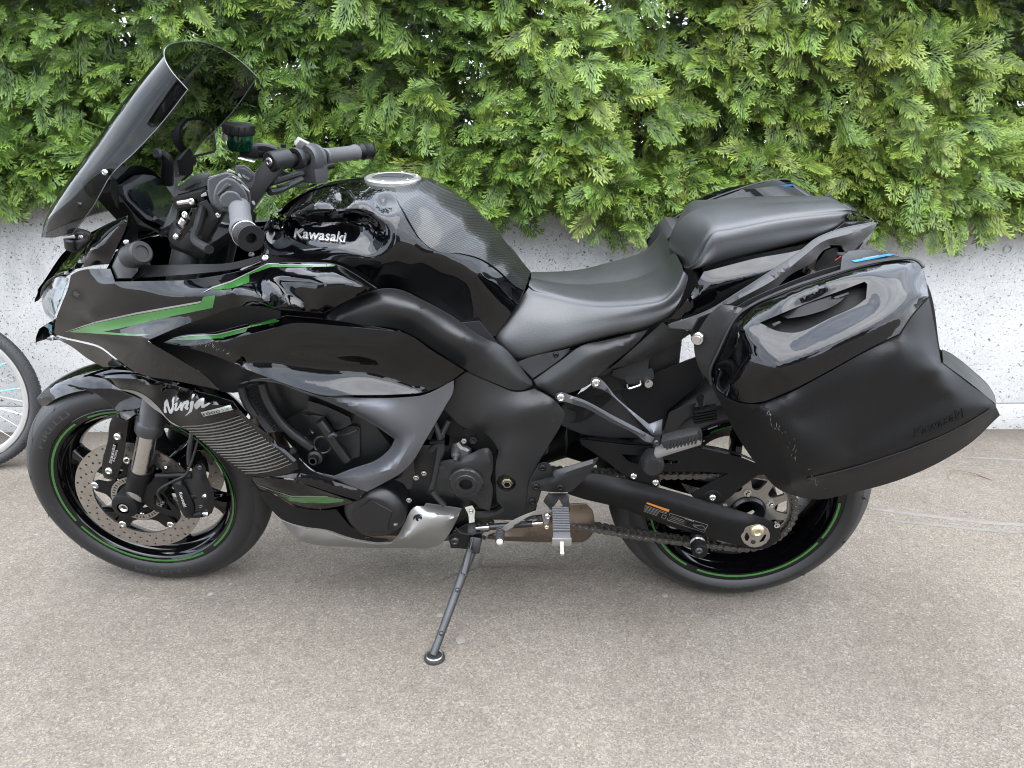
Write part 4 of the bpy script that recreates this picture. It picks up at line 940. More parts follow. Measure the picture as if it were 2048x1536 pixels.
# ---- side fairing blade and the striped strip above it
B_out = (T('px', '330 681 22, 388 686 23.3, 451 672 24.4') + T('r6', '0 145 24.6, 360 60 25, 540 14 25, 900 30 25, 1200 60 24.5, 1410 86 24, 1650 240 23, 1885 388 22, 1800 450 22, 1540 560 23.6, 1400 570 24.6, 1000 575 26, 790 575 26.2, 600 520 26, 300 410 25.6, 130 345 25.1') + T('r3', '1740 905 24, 1500 812 23.2, 1350 772 22.6'))
blade = panel('side_fairing', B_out, 'gloss_black', bike, [T('r6', '120 262 24.9, 350 268 24.4, 560 296 24.0, 860 326 23.6, 1180 370 23.0, 1480 545 23.6'), T('r6', '500 200 25.3, 900 210 25.2, 1300 280 24.2')], soft=5, step=8, depth=.02, sharp=40)
strip = panel('fairing_strip', T('r3', '1186 736 21.6, 1290 690 21.6, 1580 655 22, 1800 600 22.5, 2040 558 22.8') + T('r5', '225 1092 23, 340 1093 23, 520 1110 23, 800 1152 23.2, 1075 1205 23.0, 1000 1215 23.6, 760 1185 24.2, 480 1168 24.4, 270 1158 24.4, 0 1230 24.2') + T('r3', '1650 715 23.6, 1420 765 22.6'), 'gloss_black', bike, soft=4, step=7, depth=.02)
decal('stripe', T2('r3', '1245 712, 1400 690, 1590 685, 1800 635, 2045 588') + T2('r5', '180 1110, 60 1145, 0 1155') + T2('r3', '1800 660, 1620 705, 1400 716'), strip, 'green_paint', smooth=False)
decal('stripe_edge', T2('r3', '1260 702, 1400 680, 1590 675, 1800 626, 2045 578, 2045 583, 1800 633, 1590 683, 1400 688'), strip, 'grey_line', smooth=False)
# ---- knee panel beneath the tank
knee = panel('frame_cover', T('r5', '525 1105 20.6, 620 1035 20, 760 965 19.4, 880 912 18.8, 960 897 18.2, 1080 912 17.6, 1200 968 17, 1400 1075 16.5, 1690 1268 16') + T('px', '992 684 16, 1064 762 16.6, 1066 771 17') + T('r7', '980 147 17.6, 870 160 18.2, 760 118 18.6, 520 15 19') + T('r5', '1535 1487 19.4, 1300 1340 20.4, 1085 1205 21.2, 760 1160 22, 540 1120 21.6'), 'charcoal', bike,
  [T('r5', '640 1075 21.4, 800 1000 21.2, 940 938 20.6, 1080 950 20, 1400 1112 18.8, 1690 1310 18') + T('r7', '1000 130 17.8')], soft=4, step=8, depth=.02)
# ---- tank
tank = panel('fuel_tank', [M(-.300, .952), M(-.262, .992), M(-.206, 1.020), M(-.132, 1.034), M(-.054, 1.037), M(.011, 1.030), M(.047, 1.012), M(.094, .980), M(.145, .931), M(.185, .882), M(.222, .838)] + T('r5', '1962 868 3.5, 1900 1000 9, 1830 1110 11, 1735 1240 12.5, 1690 1255 13, 1400 1085 14, 1200 980 14.6, 1080 925 15.2, 960 905 15.8, 915 885 16.6, 880 850 17.2, 770 770 17.6, 640 712 17.8, 450 690 17.2, 250 675 15.6, 90 645 13, 78 600 12, 100 500 10, 130 430 6, 160 378 2.5'), 'gloss_black', bike,
  [T('r5', '170 400 8.5, 350 352 11.2, 600 338 13.2, 850 352 15, 960 405 16.4, 1010 480 17.6, 990 580 18.3, 930 655 18.7, 850 690 18.6'),
   T('r5', '230 440 9.2, 500 400 11, 760 395 12.8, 840 430 13.8, 865 520 15.0, 850 570 15.7, 700 565 15.6, 400 560 13.8, 250 545 12, 215 480 10.2'),
   T('r5', '130 622 13.2, 300 635 15.2, 500 648 16.8, 800 668 18.2'), T('r5', '1060 420 16.5, 1130 560 17.2, 1200 700 17, 1100 820 16.4')],
  [M(-.206, 1.012, -.06), M(-.132, 1.024, -.07), M(-.054, 1.026, -.075), M(.011, 1.017, -.075), M(.047, .998, -.075), M(.094, .966, -.07), M(.145, .917, -.062), M(.185, .868, -.055), M(.011, .992, -.125), M(.047, .972, -.122), M(.094, .940, -.11), M(.145, .890, -.097), M(-.054, 1.004, -.13), M(-.132, 1.006, -.12), M(-.206, .994, -.10)] + T('r5', '1310 640 16.3, 1500 700 14.3, 1620 800 13.5, 1450 900 13.9, 1650 1000 12.9, 1200 820 15.6, 1750 950 11.6'), soft=16, gap=0, step=6.5, depth=.02)
carbon = decal('tank_pad', [M(.010, 1.030)[:2], M(.047, 1.012)[:2], M(.094, .980)[:2], M(.145, .931)[:2], M(.185, .882)[:2], M(.220, .840)[:2]] + T2('r5', '1930 925, 1870 890, 1760 785, 1620 695, 1500 662, 1320 640, 1210 560, 1150 470, 1090 360, 1042 265, 1035 195'), tank, 'carbon', bike, eps=.0004, th=.0022, step=7)
# filler cap
capc = np.array([-.054, 0, 1.0340]); cax = np.array([.03, 0, 1.])
cap = empty('filler_cap', bike)
one('ring', g_lathe([(.041, .002), (.043, .0045), (.053, .004), (.0565, .001), (.058, -.010)], capc, cax, 48), 'silver_paint', cap)
one('lid', g_lathe([(1e-4, .0045), (.038, .0045), (.0405, .003), (.042, -.002)], capc, cax, 40), 'cast_grey', cap)
one('key_flap', g_bar(capc + np.array([-.022, 0, .0053]), capc + np.array([.022, 0, .0043]), .016, .003, (0, 0, 1), .001), 'cast_grey', cap)
for k in range(6): bolt(capc + np.array([.048*math.cos(k*1.047+.3), .048*math.sin(k*1.047+.3), .0042]), .0032, cap, 'bright_steel', (0, 0, 1), .0015)
letk = lettering('brand_lettering', 'Kawasaki', [T2('k1', '365 535')[0], T2('k1', '1590 660')[0], T2('k1', '1640 420')[0], T2('k1', '420 300')[0]], tank, 'letter_silver', tank, eps=.0008, th=.0022, bold=.012)
# ---- seats: cross sections of the left half, mirrored
def half_body(name, rows, m, parent, nu=6, nv=5, sharp=50):
    return patch(name, rows, m, parent, nu, nv, sharp, mirror=True)
def row(mid, ridge, side, bot, tuck):
    mid = np.array([mid[0], 0, mid[1]]); ridge = np.array(ridge); q = mid + (ridge-mid)*.55 + np.array([0, 0, .004]); ro = ridge + (np.array(side)-ridge)*.22 + np.array([0, -.003, .0])
    return [mid, mid*.72 + ridge*.28 + np.array([0, 0, .003]), q, mid*.14 + ridge*.86 + np.array([0, 0, .003]), ridge + np.array([0, .004, -.001]), ro, side, bot, tuck]
a1 = lambda x, y, s: T1('a1', x, y, s)
seat_rows = [
  row((.222, .828), a1(300, 830, 5.0), a1(160, 1010, 9.0), a1(45, 1195, 12), a1(60, 1240, 9)),
  row((.236, .826), a1(345, 865, 6.6), a1(200, 1060, 11.0), a1(95, 1270, 13.5), a1(110, 1290, 9)),
  row((.270, .819), a1(470, 895, 8.0), a1(360, 1110, 12.6), a1(215, 1365, 14.2), a1(240, 1370, 9)),
  row((.310, .815), a1(640, 940, 10.2), a1(580, 1120, 13.6), a1(470, 1318, 14.6), a1(490, 1320, 9)),
  row((.355, .815), a1(820, 968, 12.4), a1(800, 1090, 14.6), a1(720, 1250, 15.0), a1(730, 1250, 9)),
  row((.400, .820), a1(1000, 968, 14.0), a1(1000, 1060, 15.6), a1(950, 1190, 15.6), a1(960, 1190, 9)),
  row((.440, .828), a1(1180, 955, 15.2), a1(1180, 1030, 16.2), a1(1150, 1150, 16.2), a1(1160, 1150, 9)),
  row((.470, .840), a1(1330, 925, 15.8), a1(1350, 985, 16.4), a1(1320, 1085, 16.2), a1(1330, 1085, 9)),
  row((.500, .862), a1(1430, 830, 15.4), a1(1470, 900, 15.8), a1(1430, 1000, 16), a1(1440, 1000, 9)),
  row((.515, .888), a1(1490, 700, 14.2), a1(1525, 760, 14.6), a1(1500, 860, 15), a1(1500, 870, 9))]
seat = half_body('rider_seat', seat_rows, 'seat_vinyl', bike)
def _crease():
    f = None
    pts = [a1(x, y, s) for x, y, s in ((1150, 570, -14.2), (1180, 680, -7), (1210, 790, 3), (1250, 900, 12.5), (1275, 985, 15.9))]
    one('seat_scuff', g_tube([p + np.array([0, -.0006, .0008]) for p in pts], .0005, 4), 'scuff', seat)
a2 = lambda x, y, s: T1('a2', x, y, s)
pil_rows = [
  row((.530, .855), a2(240, 640, 9.5), a2(275, 650, 11.2), a2(295, 652, 11.8), a2(300, 652, 8)),
  row((.506, .892), a2(290, 622, 11.6), a2(312, 636, 12.4), a2(318, 645, 12.8), a2(330, 645, 8)),
  row((.510, .930), a2(345, 545, 12.2), a2(368, 575, 13.2), a2(350, 640, 13.4), a2(360, 640, 8)),
  row((.535, .962), a2(392, 458, 12.4), a2(425, 510, 13.4), a2(400, 628, 13.6), a2(410, 628, 8)),
  row((.570, .978), a2(450, 392, 12.2), a2(480, 470, 13.3), a2(450, 612, 13.4), a2(460, 612, 8)),
  row((.615, .983), a2(560, 372, 11.6), a2(560, 450, 12.8), a2(520, 590, 13.0), a2(530, 590, 8)),
  row((.690, .986), a2(880, 312, 9.4), a2(850, 400, 10.6), a2(800, 520, 11), a2(810, 515, 7)),
  row((.770, .990), a2(1150, 282, 7.7), a2(1130, 370, 8.6), a2(1090, 450, 9), a2(1100, 445, 6)),
  row((.825, .990), a2(1320, 268, 6.5), a2(1320, 325, 7.2), a2(1280, 372, 7.6), a2(1280, 372, 5)),
  row((.850, .975), a2(1385, 265, 4.8), a2(1375, 290, 5.2), a2(1345, 322, 5.6), a2(1340, 322, 4))]
pillion = half_body('pillion_seat', pil_rows, 'seat_vinyl', bike)
# ---- Ninja panel (lower side cowl)
ninja = panel('lower_side_cowl', T('r4', '582 22 15, 700 14 15.4, 850 13 16, 1000 58 17, 1480 188 19, 1575 218 19.5') + T('r6', '100 612 19.6, 175 700 20, 400 890 20.6, 590 1062 20.6, 605 1135 20, 560 1160 20, 300 1190 19, 215 1182 18.6, 0 1040 18') + T('r4', '1350 530 17, 1180 405 16.5, 1120 380 16, 1020 290 15.8, 850 158 15.2, 720 118 14.8, 650 72 14.4'), 'gloss_black', bike,
  [T('r4', '600 40 15.6, 870 50 17.0, 1480 215 20.0') + T('r6', '90 640 20.4, 560 1080 21.2')], soft=5, step=8, depth=.015)
decal('silver_edge', T2('r4', '722 122, 850 162, 1000 280, 1020 292, 1120 382, 1185 406, 1080 340, 1020 262, 860 140, 800 125'), ninja, 'silver_paint', ninja, eps=.0008)
# graded pin stripes
for k in range(19):
    t = k/18; y0 = 395 + 345*t; x0 = 1185 + (1640-1185)*t**1.0; xr = 1612 + (1985-1612)*t; yr = 322 + (672-322)*t
    xl, yl = x0, y0; w = 6.2 if k % 3 else 5.0; w0 = w*.9
    mx, my = (xl+xr)/2, (yl+yr)/2 + 22
    up = [(xl, yl), ((xl+mx)/2, (yl+my)/2 + 6), (mx, my), ((mx+xr)/2, (my+yr)/2 + 5), (xr, yr)]
    pts = [(a, b - w0*(.35 + .65*math.sin(math.pi*(.12 + .76*i/4)))) for i, (a, b) in enumerate(up)] + [(a, b + w*(.35 + .65*math.sin(math.pi*(.12 + .76*i/4)))) for i, (a, b) in reversed(list(enumerate(up)))]
    ox, oy, kk = REG['r4']; decal('pin_stripe', [(ox + a*kk, oy + b*kk) for a, b in pts], ninja, 'pin_grey', ninja, smooth=False, step=9)
# brush lettering 'Ninja', stroke by stroke
def strokes(name, reg, polys, base, m, parent):
    for p in polys: decal(name, T2(reg, p), base, m, parent, mirror=False, step=5, smooth=True)
strokes('model_lettering', 'n1', ['215 480, 240 330, 275 290, 310 300, 330 400, 370 540, 400 500, 430 260, 455 235, 480 250, 455 400, 440 580, 400 635, 350 630, 320 560, 290 440, 265 480, 285 600, 260 625, 225 615, 208 560',
  '455 420, 520 370, 550 375, 540 440, 515 520, 545 500, 590 430, 620 360, 650 365, 640 410, 700 350, 770 320, 820 325, 830 380, 800 450, 790 500, 830 480, 790 550, 740 535, 705 490, 740 430, 745 400, 700 450, 675 520, 660 575, 620 560, 600 530, 615 480, 560 550, 520 578, 480 575, 465 540, 490 440',
  '535 250, 570 255, 588 275, 545 315, 522 335, 525 280', '905 175, 935 165, 968 195, 940 240, 900 280, 885 292, 895 230',
  '850 360, 900 330, 940 340, 930 430, 915 500, 890 590, 830 630, 730 700, 735 685, 800 610, 845 500',
  '945 420, 1010 340, 1090 275, 1150 262, 1185 280, 1180 400, 1200 420, 1300 375, 1335 400, 1210 480, 1150 512, 1110 480, 1115 430, 1060 490, 1000 540, 955 500'], ninja, 'ninja_silver', ninja)
badge = decal('model_badge', T2('n1', '1100 605, 1815 440, 1882 550, 1170 712'), ninja, 'ninja_silver', ninja, mirror=False, smooth=False, step=5)
lettering('badge_lettering', '1000', [T2('n1', '1175 690')[0], T2('n1', '1575 605')[0], T2('n1', '1560 545')[0], T2('n1', '1150 628')[0]], ninja, 'dark_print', ninja, eps=.0014, bold=.01)
lettering('badge_lettering', 'SX', [T2('n1', '1605 590')[0], T2('n1', '1815 550')[0], T2('n1', '1790 487')[0], T2('n1', '1590 535')[0]], ninja, 'green_paint', ninja, eps=.0014, bold=.01)
# ---- grey arrow-shaped panel round the engine opening
arrow = panel('side_arrow_panel', T('r6', '150 478 18.5, 240 444 20, 430 440 22, 600 515 23, 800 578 23.2, 1000 585 23.2, 1400 585 23, 1545 572 22.6, 1800 455 21, 1795 540 20.8, 1730 665 20.8, 1650 800 20.8, 1560 950 20.8, 1480 1080 20.8, 1390 1170 20.8, 1250 1250 20.8, 1125 1315 20.5, 1000 1270 20.5, 880 1215 20.5, 720 1160 20, 600 1060 19, 605 1040 18.5, 700 1135 18.8, 870 1185 19.2, 1000 1135 18.8, 1230 1045 18.4, 1310 965 18.4, 1335 910 18.6, 1200 815 19.6, 1000 700 20.6, 800 612 21.4, 620 545 21.4, 430 475 21, 240 462 19.4'), 'grey_satin', bike,
  [T('r6', '1468 925 22.4, 1355 1125 22.6, 1100 1192 22.2, 900 1208 21.2'), T('r6', '820 605 22.2, 1100 730 22, 1340 870 21.4, 1468 925 22.4')], soft=3, step=8, depth=.018)
# ---- frame cover over the swingarm pivot
piv = panel('pivot_cover', T('r7', '418 68 18.6, 512 8 18.6, 760 118 18.4, 870 162 18.2, 1010 147 17.8, 1030 140 17.8, 1185 228 18, 1272 330 18, 1240 420 18, 1150 570 18, 1060 720 18.2, 1000 850 18.4, 965 1010 18.6, 940 1100 18.6, 890 1140 18.4, 790 1140 18.4, 780 1060 18.6, 735 1010 18.8, 728 850 19, 726 750 19, 750 620 18.6, 720 560 18.4, 640 475 18, 490 440 17.5, 330 300 17.5, 400 170 18.4'), 'charcoal', bike,
  [T('r7', '600 420 19.6, 800 365 20.0, 1010 300 19.8, 1190 245 18.6'), T('r7', '780 640 19.6, 850 500 19.6, 1000 430 19.4'), T('r7', '800 760 19.8, 790 1000 19.5')], soft=4, step=8, depth=.02, holes=[T('r7', '735 860 19, 750 820 19, 790 800 19, 840 815 19, 885 850 19, 890 880 19, 870 920 19, 820 945 19, 770 930 19, 745 900 19')])
one('pivot_recess', g_lathe([(.0235, 0), (.0235, -.022), (1e-4, -.023)], T1('r7', 815, 872, 19), (0, -1, 0), 30), 'deep_black', piv)
one('pivot_nut', g_lathe([(.007, .006), (.009, .006), (.0105, .003), (.0125, .002), (.0135, 0), (.0135, -.012)], T1('r7', 818, 868, 17.6), (0, -1, 0), 6), 'axle_gold', piv)
one('pivot_bore', g_lathe([(.0085, .007), (.0085, -.01), (1e-4, -.01)], T1('r7', 818, 868, 17.6), (0, -1, 0), 16), 'deep_black', piv)
bolt(T1('r7', 1146, 352, 18.2), .0095, piv, h=.005)
one('bolt_seat', g_lathe([(.0125, .0005), (.014, .0012), (.0158, 0)], T1('r7', 1144, 358, 18.5), (0, -1, 0), 24), 'charcoal', piv)
# ---- covers below the seat and the tail
sc0 = panel('seat_trim', T('a1', '195 1405 14.6, 250 1380 14.6, 620 1290 15, 610 1325 15, 560 1370 15.4, 460 1445 15.6, 330 1530 16'), 'charcoal', bike, soft=5, step=8, depth=.012)
bolt(T1('a1', 508, 1345, 15.1), .006, sc0, 'matte_black')
sc1 = panel('side_cover', T('px', '1066 760 15.8, 1120 722 15.4, 1167 690 15, 1201 683 15, 1299 660 15.2, 1283 680 15.4, 1204 747 16, 1180 770 16.6, 1137 788 17, 1108 795 17, 1072 772 16.4'), 'charcoal', bike, [T('px', '1086 780 17.2, 1132 746 17, 1178 710 16.7, 1260 690 16.2')], soft=12, step=8, depth=.015)
sc2 = panel('subframe_cover', T('px', '1217 741 15, 1326 645 15, 1334 652 15.4, 1370 662 16, 1388 666 15.4, 1366 681 14.8, 1345 694 14.2, 1305 716 14, 1240 737 14.6'), 'charcoal', bike, [T('px', '1260 722 15.2, 1310 695 15.4')], soft=12, step=8, depth=.03)
tail = panel('tail_cover', T('a2', '120 1000 15.5, 240 870 15.5, 350 700 15, 370 665 14.5, 700 580 12.5, 1100 490 10.5, 1340 332 8.5, 1450 330 6.5, 1560 337 3.5, 1500 460 6, 1400 560 9, 1200 680 11, 850 800 14, 600 870 15, 300 980 15.6'), 'gloss_black', bike, [T('a2', '260 845 16.2, 500 740 15.8, 850 645 14.4, 1100 560 12)'.replace(')', ''))], soft=4, step=8, depth=.02)
panel('tail_top', [M(.80, .955)] + T('a2', '1340 328 8.4, 1390 240 6.8') + [M(.862, .965), M(.915, .945)] + T('a2', '1562 334 3.5, 1450 328 6.6'), 'gloss_black', bike, gap=0, soft=10, step=8, depth=.01)
rail = panel('grab_rail', T('a2', '1570 345 8, 1530 400 8.6, 1450 480 9.6, 1400 530 10.2, 1330 548 11.2, 1305 500 11.6, 1240 495 12.6, 1190 530 13.4, 1130 600 14.6, 950 705 15.8, 850 800 16.6, 620 880 17, 340 990 17, 290 1075 16.6, 130 1060 16, 115 1025 16, 400 925 16.4, 600 805 16.4, 850 645 16, 1050 508 14.2, 1130 445 13.2, 1230 400 12.2, 1400 355 10.2, 1570 332 7.6'), 'rail_grey', bike,
  [T('a2', '300 1020 17.8, 620 850 18.2, 860 720 17.8, 1080 545 15.6, 1180 470 14.4, 1350 420 12.2, 1540 350 8.6')], soft=8, step=8, depth=.03, r=.003)
panel('rail_stay', T('a2', '1120 640 12, 1200 530 11.6, 1290 495 10.6, 1300 520 10.6, 1270 580 11, 1150 665 12'), 'matte_black', bike, soft=4, step=8, depth=.02)
panel('rail_stay', T('a2', '1340 530 9.8, 1470 465 9, 1440 515 9.2, 1370 570 9.8'), 'matte_black', bike, soft=4, step=8, depth=.02)
plate('reflector', T2('a2', '1262 595, 1310 562, 1312 572, 1265 604'), 10.5, .004, 'lens_red', bike)
one('subframe_tube', g_tube([T1('a2', 880, 760, 11), T1('a2', 1000, 690, 10), T1('a2', 1150, 640, 9)], .013, 12), 'matte_black', bike)
one('rail_bracket', g_bar(T1('a2', 1085, 672, 12.5), T1('a2', 1160, 716, 12.5), .012, .02, (0, 1, 0), .002), 'steel', bike)
# ---- belly
belly_up = panel('belly_facet', T('a7', '290 302 20, 420 330 20.2, 700 410 20.4, 942 490 20.4, 855 582 20.8, 640 520 21, 240 382 20.6'), 'gloss_black', bike, [T('a7', '270 340 20.4, 640 460 20.9, 880 545 20.9')], soft=4, step=7, depth=.015)
panel('belly_point', T('r6', '300 1190 18.6, 450 1172 19.4, 606 1160 20, 578 1212 20.6, 450 1203 19.8'), 'gloss_black', bike, soft=4, step=7, depth=.012)
belly = panel('belly_cowl', T('r6', '218 1190 18, 300 1193 18.8, 450 1206 19.8, 572 1216 20.4') + T('a7', '240 386 20.4, 640 524 20.8, 835 594 20.6, 740 622 19.6, 600 650 18.6, 500 662 18, 250 625 17, 0 500 16.6') + T('r6', '300 1290 16.4'), 'gloss_black', bike, [T('a7', '0 470 18.2, 200 535 18.8, 560 545 19.6)'.replace(')', ''))], soft=5, step=7, depth=.012)
decal('stripe', T2('a7', '0 478, 120 520, 220 545, 560 540, 720 565, 700 590, 560 605, 330 600, 180 575'), belly, 'green_paint', smooth=False)
decal('stripe_edge', T2('a7', '-150 410, 0 465, 200 528, 560 532, 560 540, 200 538, 0 474'), belly, 'grey_line', smooth=False)
lowb = panel('belly_inner', T('r6', '225 1200 15.6, 300 1300 15.8') + T('a7', '0 500 16, 250 640 16.4, 500 668 16.6, 640 660 16.6, 720 760 16.6, 800 850 16.6, 950 925 16.8, 1150 952 16.8, 1145 985 16.6, 1080 992 16.6, 900 972 16.6, 730 932 16.4, 560 872 16, 300 830 15.6, 80 745 14.6') + T('r6', '390 1450 14.6, 300 1330 15'), 'matte_black', bike, soft=8, step=8, depth=.015)
bolt(T1('a7', 945, 955, 16.9), .007, lowb, 'matte_black')
pan = panel('belly_pan', T('a7', '82 752 14.2, 300 838 15.2, 560 880 15.8, 720 942 16.6, 900 982 16.8, 1080 1000 16.8, 1160 992 16.8, 1225 935 16.8, 1300 800 16.8, 1388 652 16.8, 1420 632 16.5, 1488 636 16.2, 1512 604 14.4, 1700 632 14.4, 1872 660 14.4, 1832 742 16.4, 1790 830 16.2, 1705 962 16, 1660 1015 15, 1600 1042 14, 1300 1052 13.6, 1100 1052 13.4, 700 1035 12.8, 400 1010 12.4, 260 960 12.2, 180 880 12.6'), 'silver_paint', bike,
  [T('a7', '1160 1000 17.8, 1240 972 18.6, 1500 850 18.6, 1815 745 17.4'), T('a7', '1425 665 16.9, 1600 690 16.9, 1790 722 16.8'), T('a7', '300 930 14.6, 700 985 15.6, 1100 1020 16.2, 1600 960 16.2'), T('a7', '560 884 16.2, 720 960 16.8)'.replace(')', ''))], soft=4, step=7, depth=.02)
bolt(T1('a7', 1448, 762, 17.9), .0085, pan, 'matte_black')
one('bolt_seat', g_lathe([(.0105, .0), (.0118, .0008), (.0128, 0)], T1('a7', 1444, 762, 17.75), (0, -1, 0), 24), 'deep_black', pan)
one('bolt_well', g_lathe([(1e-4, 0), (.0112, 0)], T1('a7', 1444, 762, 17.72), (0, -1, 0), 20), 'deep_black', pan)
# ---- front mudguard
def guard():
    rows = []
    for a, hw in ((134, .018), (126, .040), (116, .056), (104, .066), (90, .070), (74, .072), (58, .072), (44, .070), (34, .066)):
        aa = R_(a); r = .318; row_ = []
        for t in np.linspace(-1, 1, 9):
            y = hw*t; rr = r - .030*abs(t)**2.4; row_.append(polar(FC, aa, rr, y))
        rows.append(row_)
    return patch('front_mudguard', rows, 'gloss_black', bike, 3, 4, 50, thick=.0025)
guard()
mg = panel('mudguard_side', T('r4', '340 88 6.6, 500 108 7.4, 710 122 8, 830 170 8.6, 940 215 9.4, 880 262 9.6, 710 290 9.4, 680 268 9, 640 225 8.4, 560 160 7.6, 420 110 7'), 'gloss_black', bike, soft=6, step=7, depth=.006)

# added black filler sheets, so see-through vents and gaps read as deep shade
panel('vent_dark_fill', T('r3', '1075 712 19, 1300 625 20, 1750 470 20, 2060 505 20, 2060 640 20, 2060 980 17, 1900 1040 16, 1740 1105 16, 1600 1095 16, 1300 900 17'), 'deep_black', bike, soft=8, step=14, depth=.01)

panel('seam_dark_fill', T('px', '860 650 15, 960 640 14, 1000 690 13, 1150 700 12.5, 1300 665 12.5, 1340 650 12.5, 1350 680 12, 1215 750 12.5, 1130 790 13.5, 1090 850 14, 940 800 15, 860 740 16'), 'deep_black', bike, soft=8, step=14, depth=.01)  # black sheet added behind the panel seams to keep them dark
panel('lower_dark_fill', T('r6', '440 930 14, 620 1010 14, 720 1110 14.5, 900 1190 15, 880 1240 15.5, 600 1190 15, 400 1050 14'), 'deep_black', bike, soft=8, step=12, depth=.01)  # black sheet added to darken the gap beside the lower cowl
# ================================================================== MECHANICAL PARTS
S24, C24 = math.sin(R_(24)), math.cos(R_(24))
# ---- fork (left leg traced, right leg mirrored)
fork = empty('front_fork', bike)
_p0, _p1 = P(281, 931, .105), P(298, 853, .105)
FD = (_p1-_p0)/np.linalg.norm(_p1-_p0); FD[1] = 0; FD /= np.linalg.norm(FD)
FL = float(np.linalg.norm((_p1-_p0)[[0, 2]]))
def FK(t): return _p0 + FD*t       # metres along the left leg from mid chrome
zc = [(-.075, .0), ]
chrome = one('chrome_tube', g_lathe([(.0215, -.12), (.0215, .12)], _p0, FD, 28), 'bright_steel', fork); mir(chrome)
lower = one('fork_bottom', g_lathe([(1e-4, -.105), (.016, -.10), (.023, -.085), (.0255, -.06), (.0265, -.03), (.0265, -.012), (.0255, -.010), (.0265, -.008), (.0265, -.004), (.024, -.002), (.022, -.002)], _p0 + np.array([0, .004, 0]), FD, 28), 'matte_black', fork); mir(lower)
up = one('fork_tube', g_lathe([(.022, FL*.93), (.0285, FL*.93), (.0300, FL*.93+.003), (.0300, FL*.93+.026), (.0285, FL*.93+.030), (.026, FL*.93+.034), (.026, .40), (.027, .41), (.027, .60), (.024, .605), (1e-4, .605)], _p0, FD, 28), 'cast_grey', fork); mir(up)
axc = P(251, 1005, .122)
axl = one('axle_clamp', g_lathe([(.0145, .014), (.017, .014), (.030, .008), (.032, .0), (.032, -.045), (.024, -.05)], axc, (0, -1, 0), 32), 'matte_black', fork); mir(axl)
one('front_axle', g_lathe([(.0055, .010), (.0085, .014), (.011, .013), (.012, .008), (.012, -.2)], axc, (0, -1, 0), 20), 'bright_steel', fork)
one('axle_bore', g_lathe([(1e-4, .0095), (.0058, .0095)], axc, (0, -1, 0), 12), 'deep_black', fork)
# fork-leg stone guard
gd = panel('fork_guard', T('r4', '705 290 12.6, 880 268 11, 870 285 11.2, 800 345 12.6, 705 770 12.8, 690 795 12.6, 610 775 12.6, 598 740 12.6, 640 480 12.6, 662 345 12.6'), 'gloss_black', fork, [T('r4', '665 352 13, 800 352 13.2'), T('r4', '625 760 13, 690 785 13.2')], soft=2, step=7, depth=.012)
bolts('r4', '712 470 13.1, 648 720 13.1', .0088, gd, h=.006)
one('guard_badge', (lambda v, f: (v, f))(*(lambda q: ([tuple(a) for a in PP(np.array([a for a, b in q]), np.array([b for a, b in q]), np.full(len(q), .1322))], [tuple(range(len(q)))]))(T2('f1', '350 770, 455 305, 520 330, 415 795'))), 'ninja_silver', gd, fix=False)
lettering('guard_lettering', 'GTRS', [T2('f1', '415 780')[0], T2('f1', '505 340')[0], T2('f1', '455 315')[0], T2('f1', '360 755')[0]], flat(13.22), 'dark_print', gd, eps=.0008, bold=.02)
lettering('guard_lettering', 'RACING', [T2('f1', '490 740')[0], T2('f1', '580 460')[0], T2('f1', '530 440')[0], T2('f1', '440 730')[0]], flat(13.22), 'white_print', gd, eps=.0006, bold=.0)
# ---- caliper
cal = empty('front_caliper', bike)
cb = panel('caliper_body', T('b7', '700 560 12.4, 830 400 12, 930 380 11.6, 1000 450 11.2, 1020 600 11, 1080 750 11, 1140 900 11, 1150 1060 11, 1150 1180 11, 1110 1290 11, 1000 1350 11.4, 760 1380 12.4, 620 1370 12.8, 560 1290 12.6, 440 900 12.4, 370 720 12.4, 480 650 12.4, 620 680 12.4'), 'engine_black', cal, [T('b7', '870 640 12.4, 900 800 12.6, 960 1040 12.6, 980 1280 12.4')], soft=6, step=6, depth=.035)
cf = panel('caliper_face', T('b7', '370 720 12.8, 490 655 12.8, 560 670 12.8, 680 900 13.2, 790 1230 13.2, 770 1370 12.8, 620 1375 12.8, 500 1100 13.2, 430 900 13'), 'matte_black', cal, [T('b7', '450 760 13.4, 560 1100 13.6, 650 1340 13.4'), T('b7', '560 760 13.4, 660 1050 13.6, 730 1320 13.4')], soft=3, step=6, depth=.01)
lettering('brand_lettering', 'Kawasaki', [T2('b7', '510 915')[0], T2('b7', '600 1175')[0], T2('b7', '655 1165')[0], T2('b7', '568 900')[0]], cf, 'white_print', cf, eps=.0006, bold=.01)
for (x0, y0, x1, y1, r) in ((720, 980, 850, 960, 52), (790, 1310, 940, 1290, 58), (640, 600, 750, 595, 55)):
    c = one('caliper_boss', g_cyl(T1('b7', x0, y0, 12.3), T1('b7', x1, y1, 12.3), r*.11068/900*1.25, None, 18, .002), 'matte_black', cal); mir(c)
for (x0, y0, x1, y1) in ((850, 970, 1020, 965), (940, 1295, 1045, 1290)):
    one('caliper_bolt', g_cyl(T1('b7', x0, y0, 12.2), T1('b7', x1, y1, 12.2), .0055, None, 12, .001), 'bright_steel', cal); one('bolt_head', g_cyl(T1('b7', x1-40, y1, 12.2), T1('b7', x1, y1, 12.2), .0068, None, 6, .0006), 'bright_steel', cal)
bolts('b7', '890 460 12.2, 905 1160 12.6, 210 1095 11.5', .006, cal, m='cast_grey')
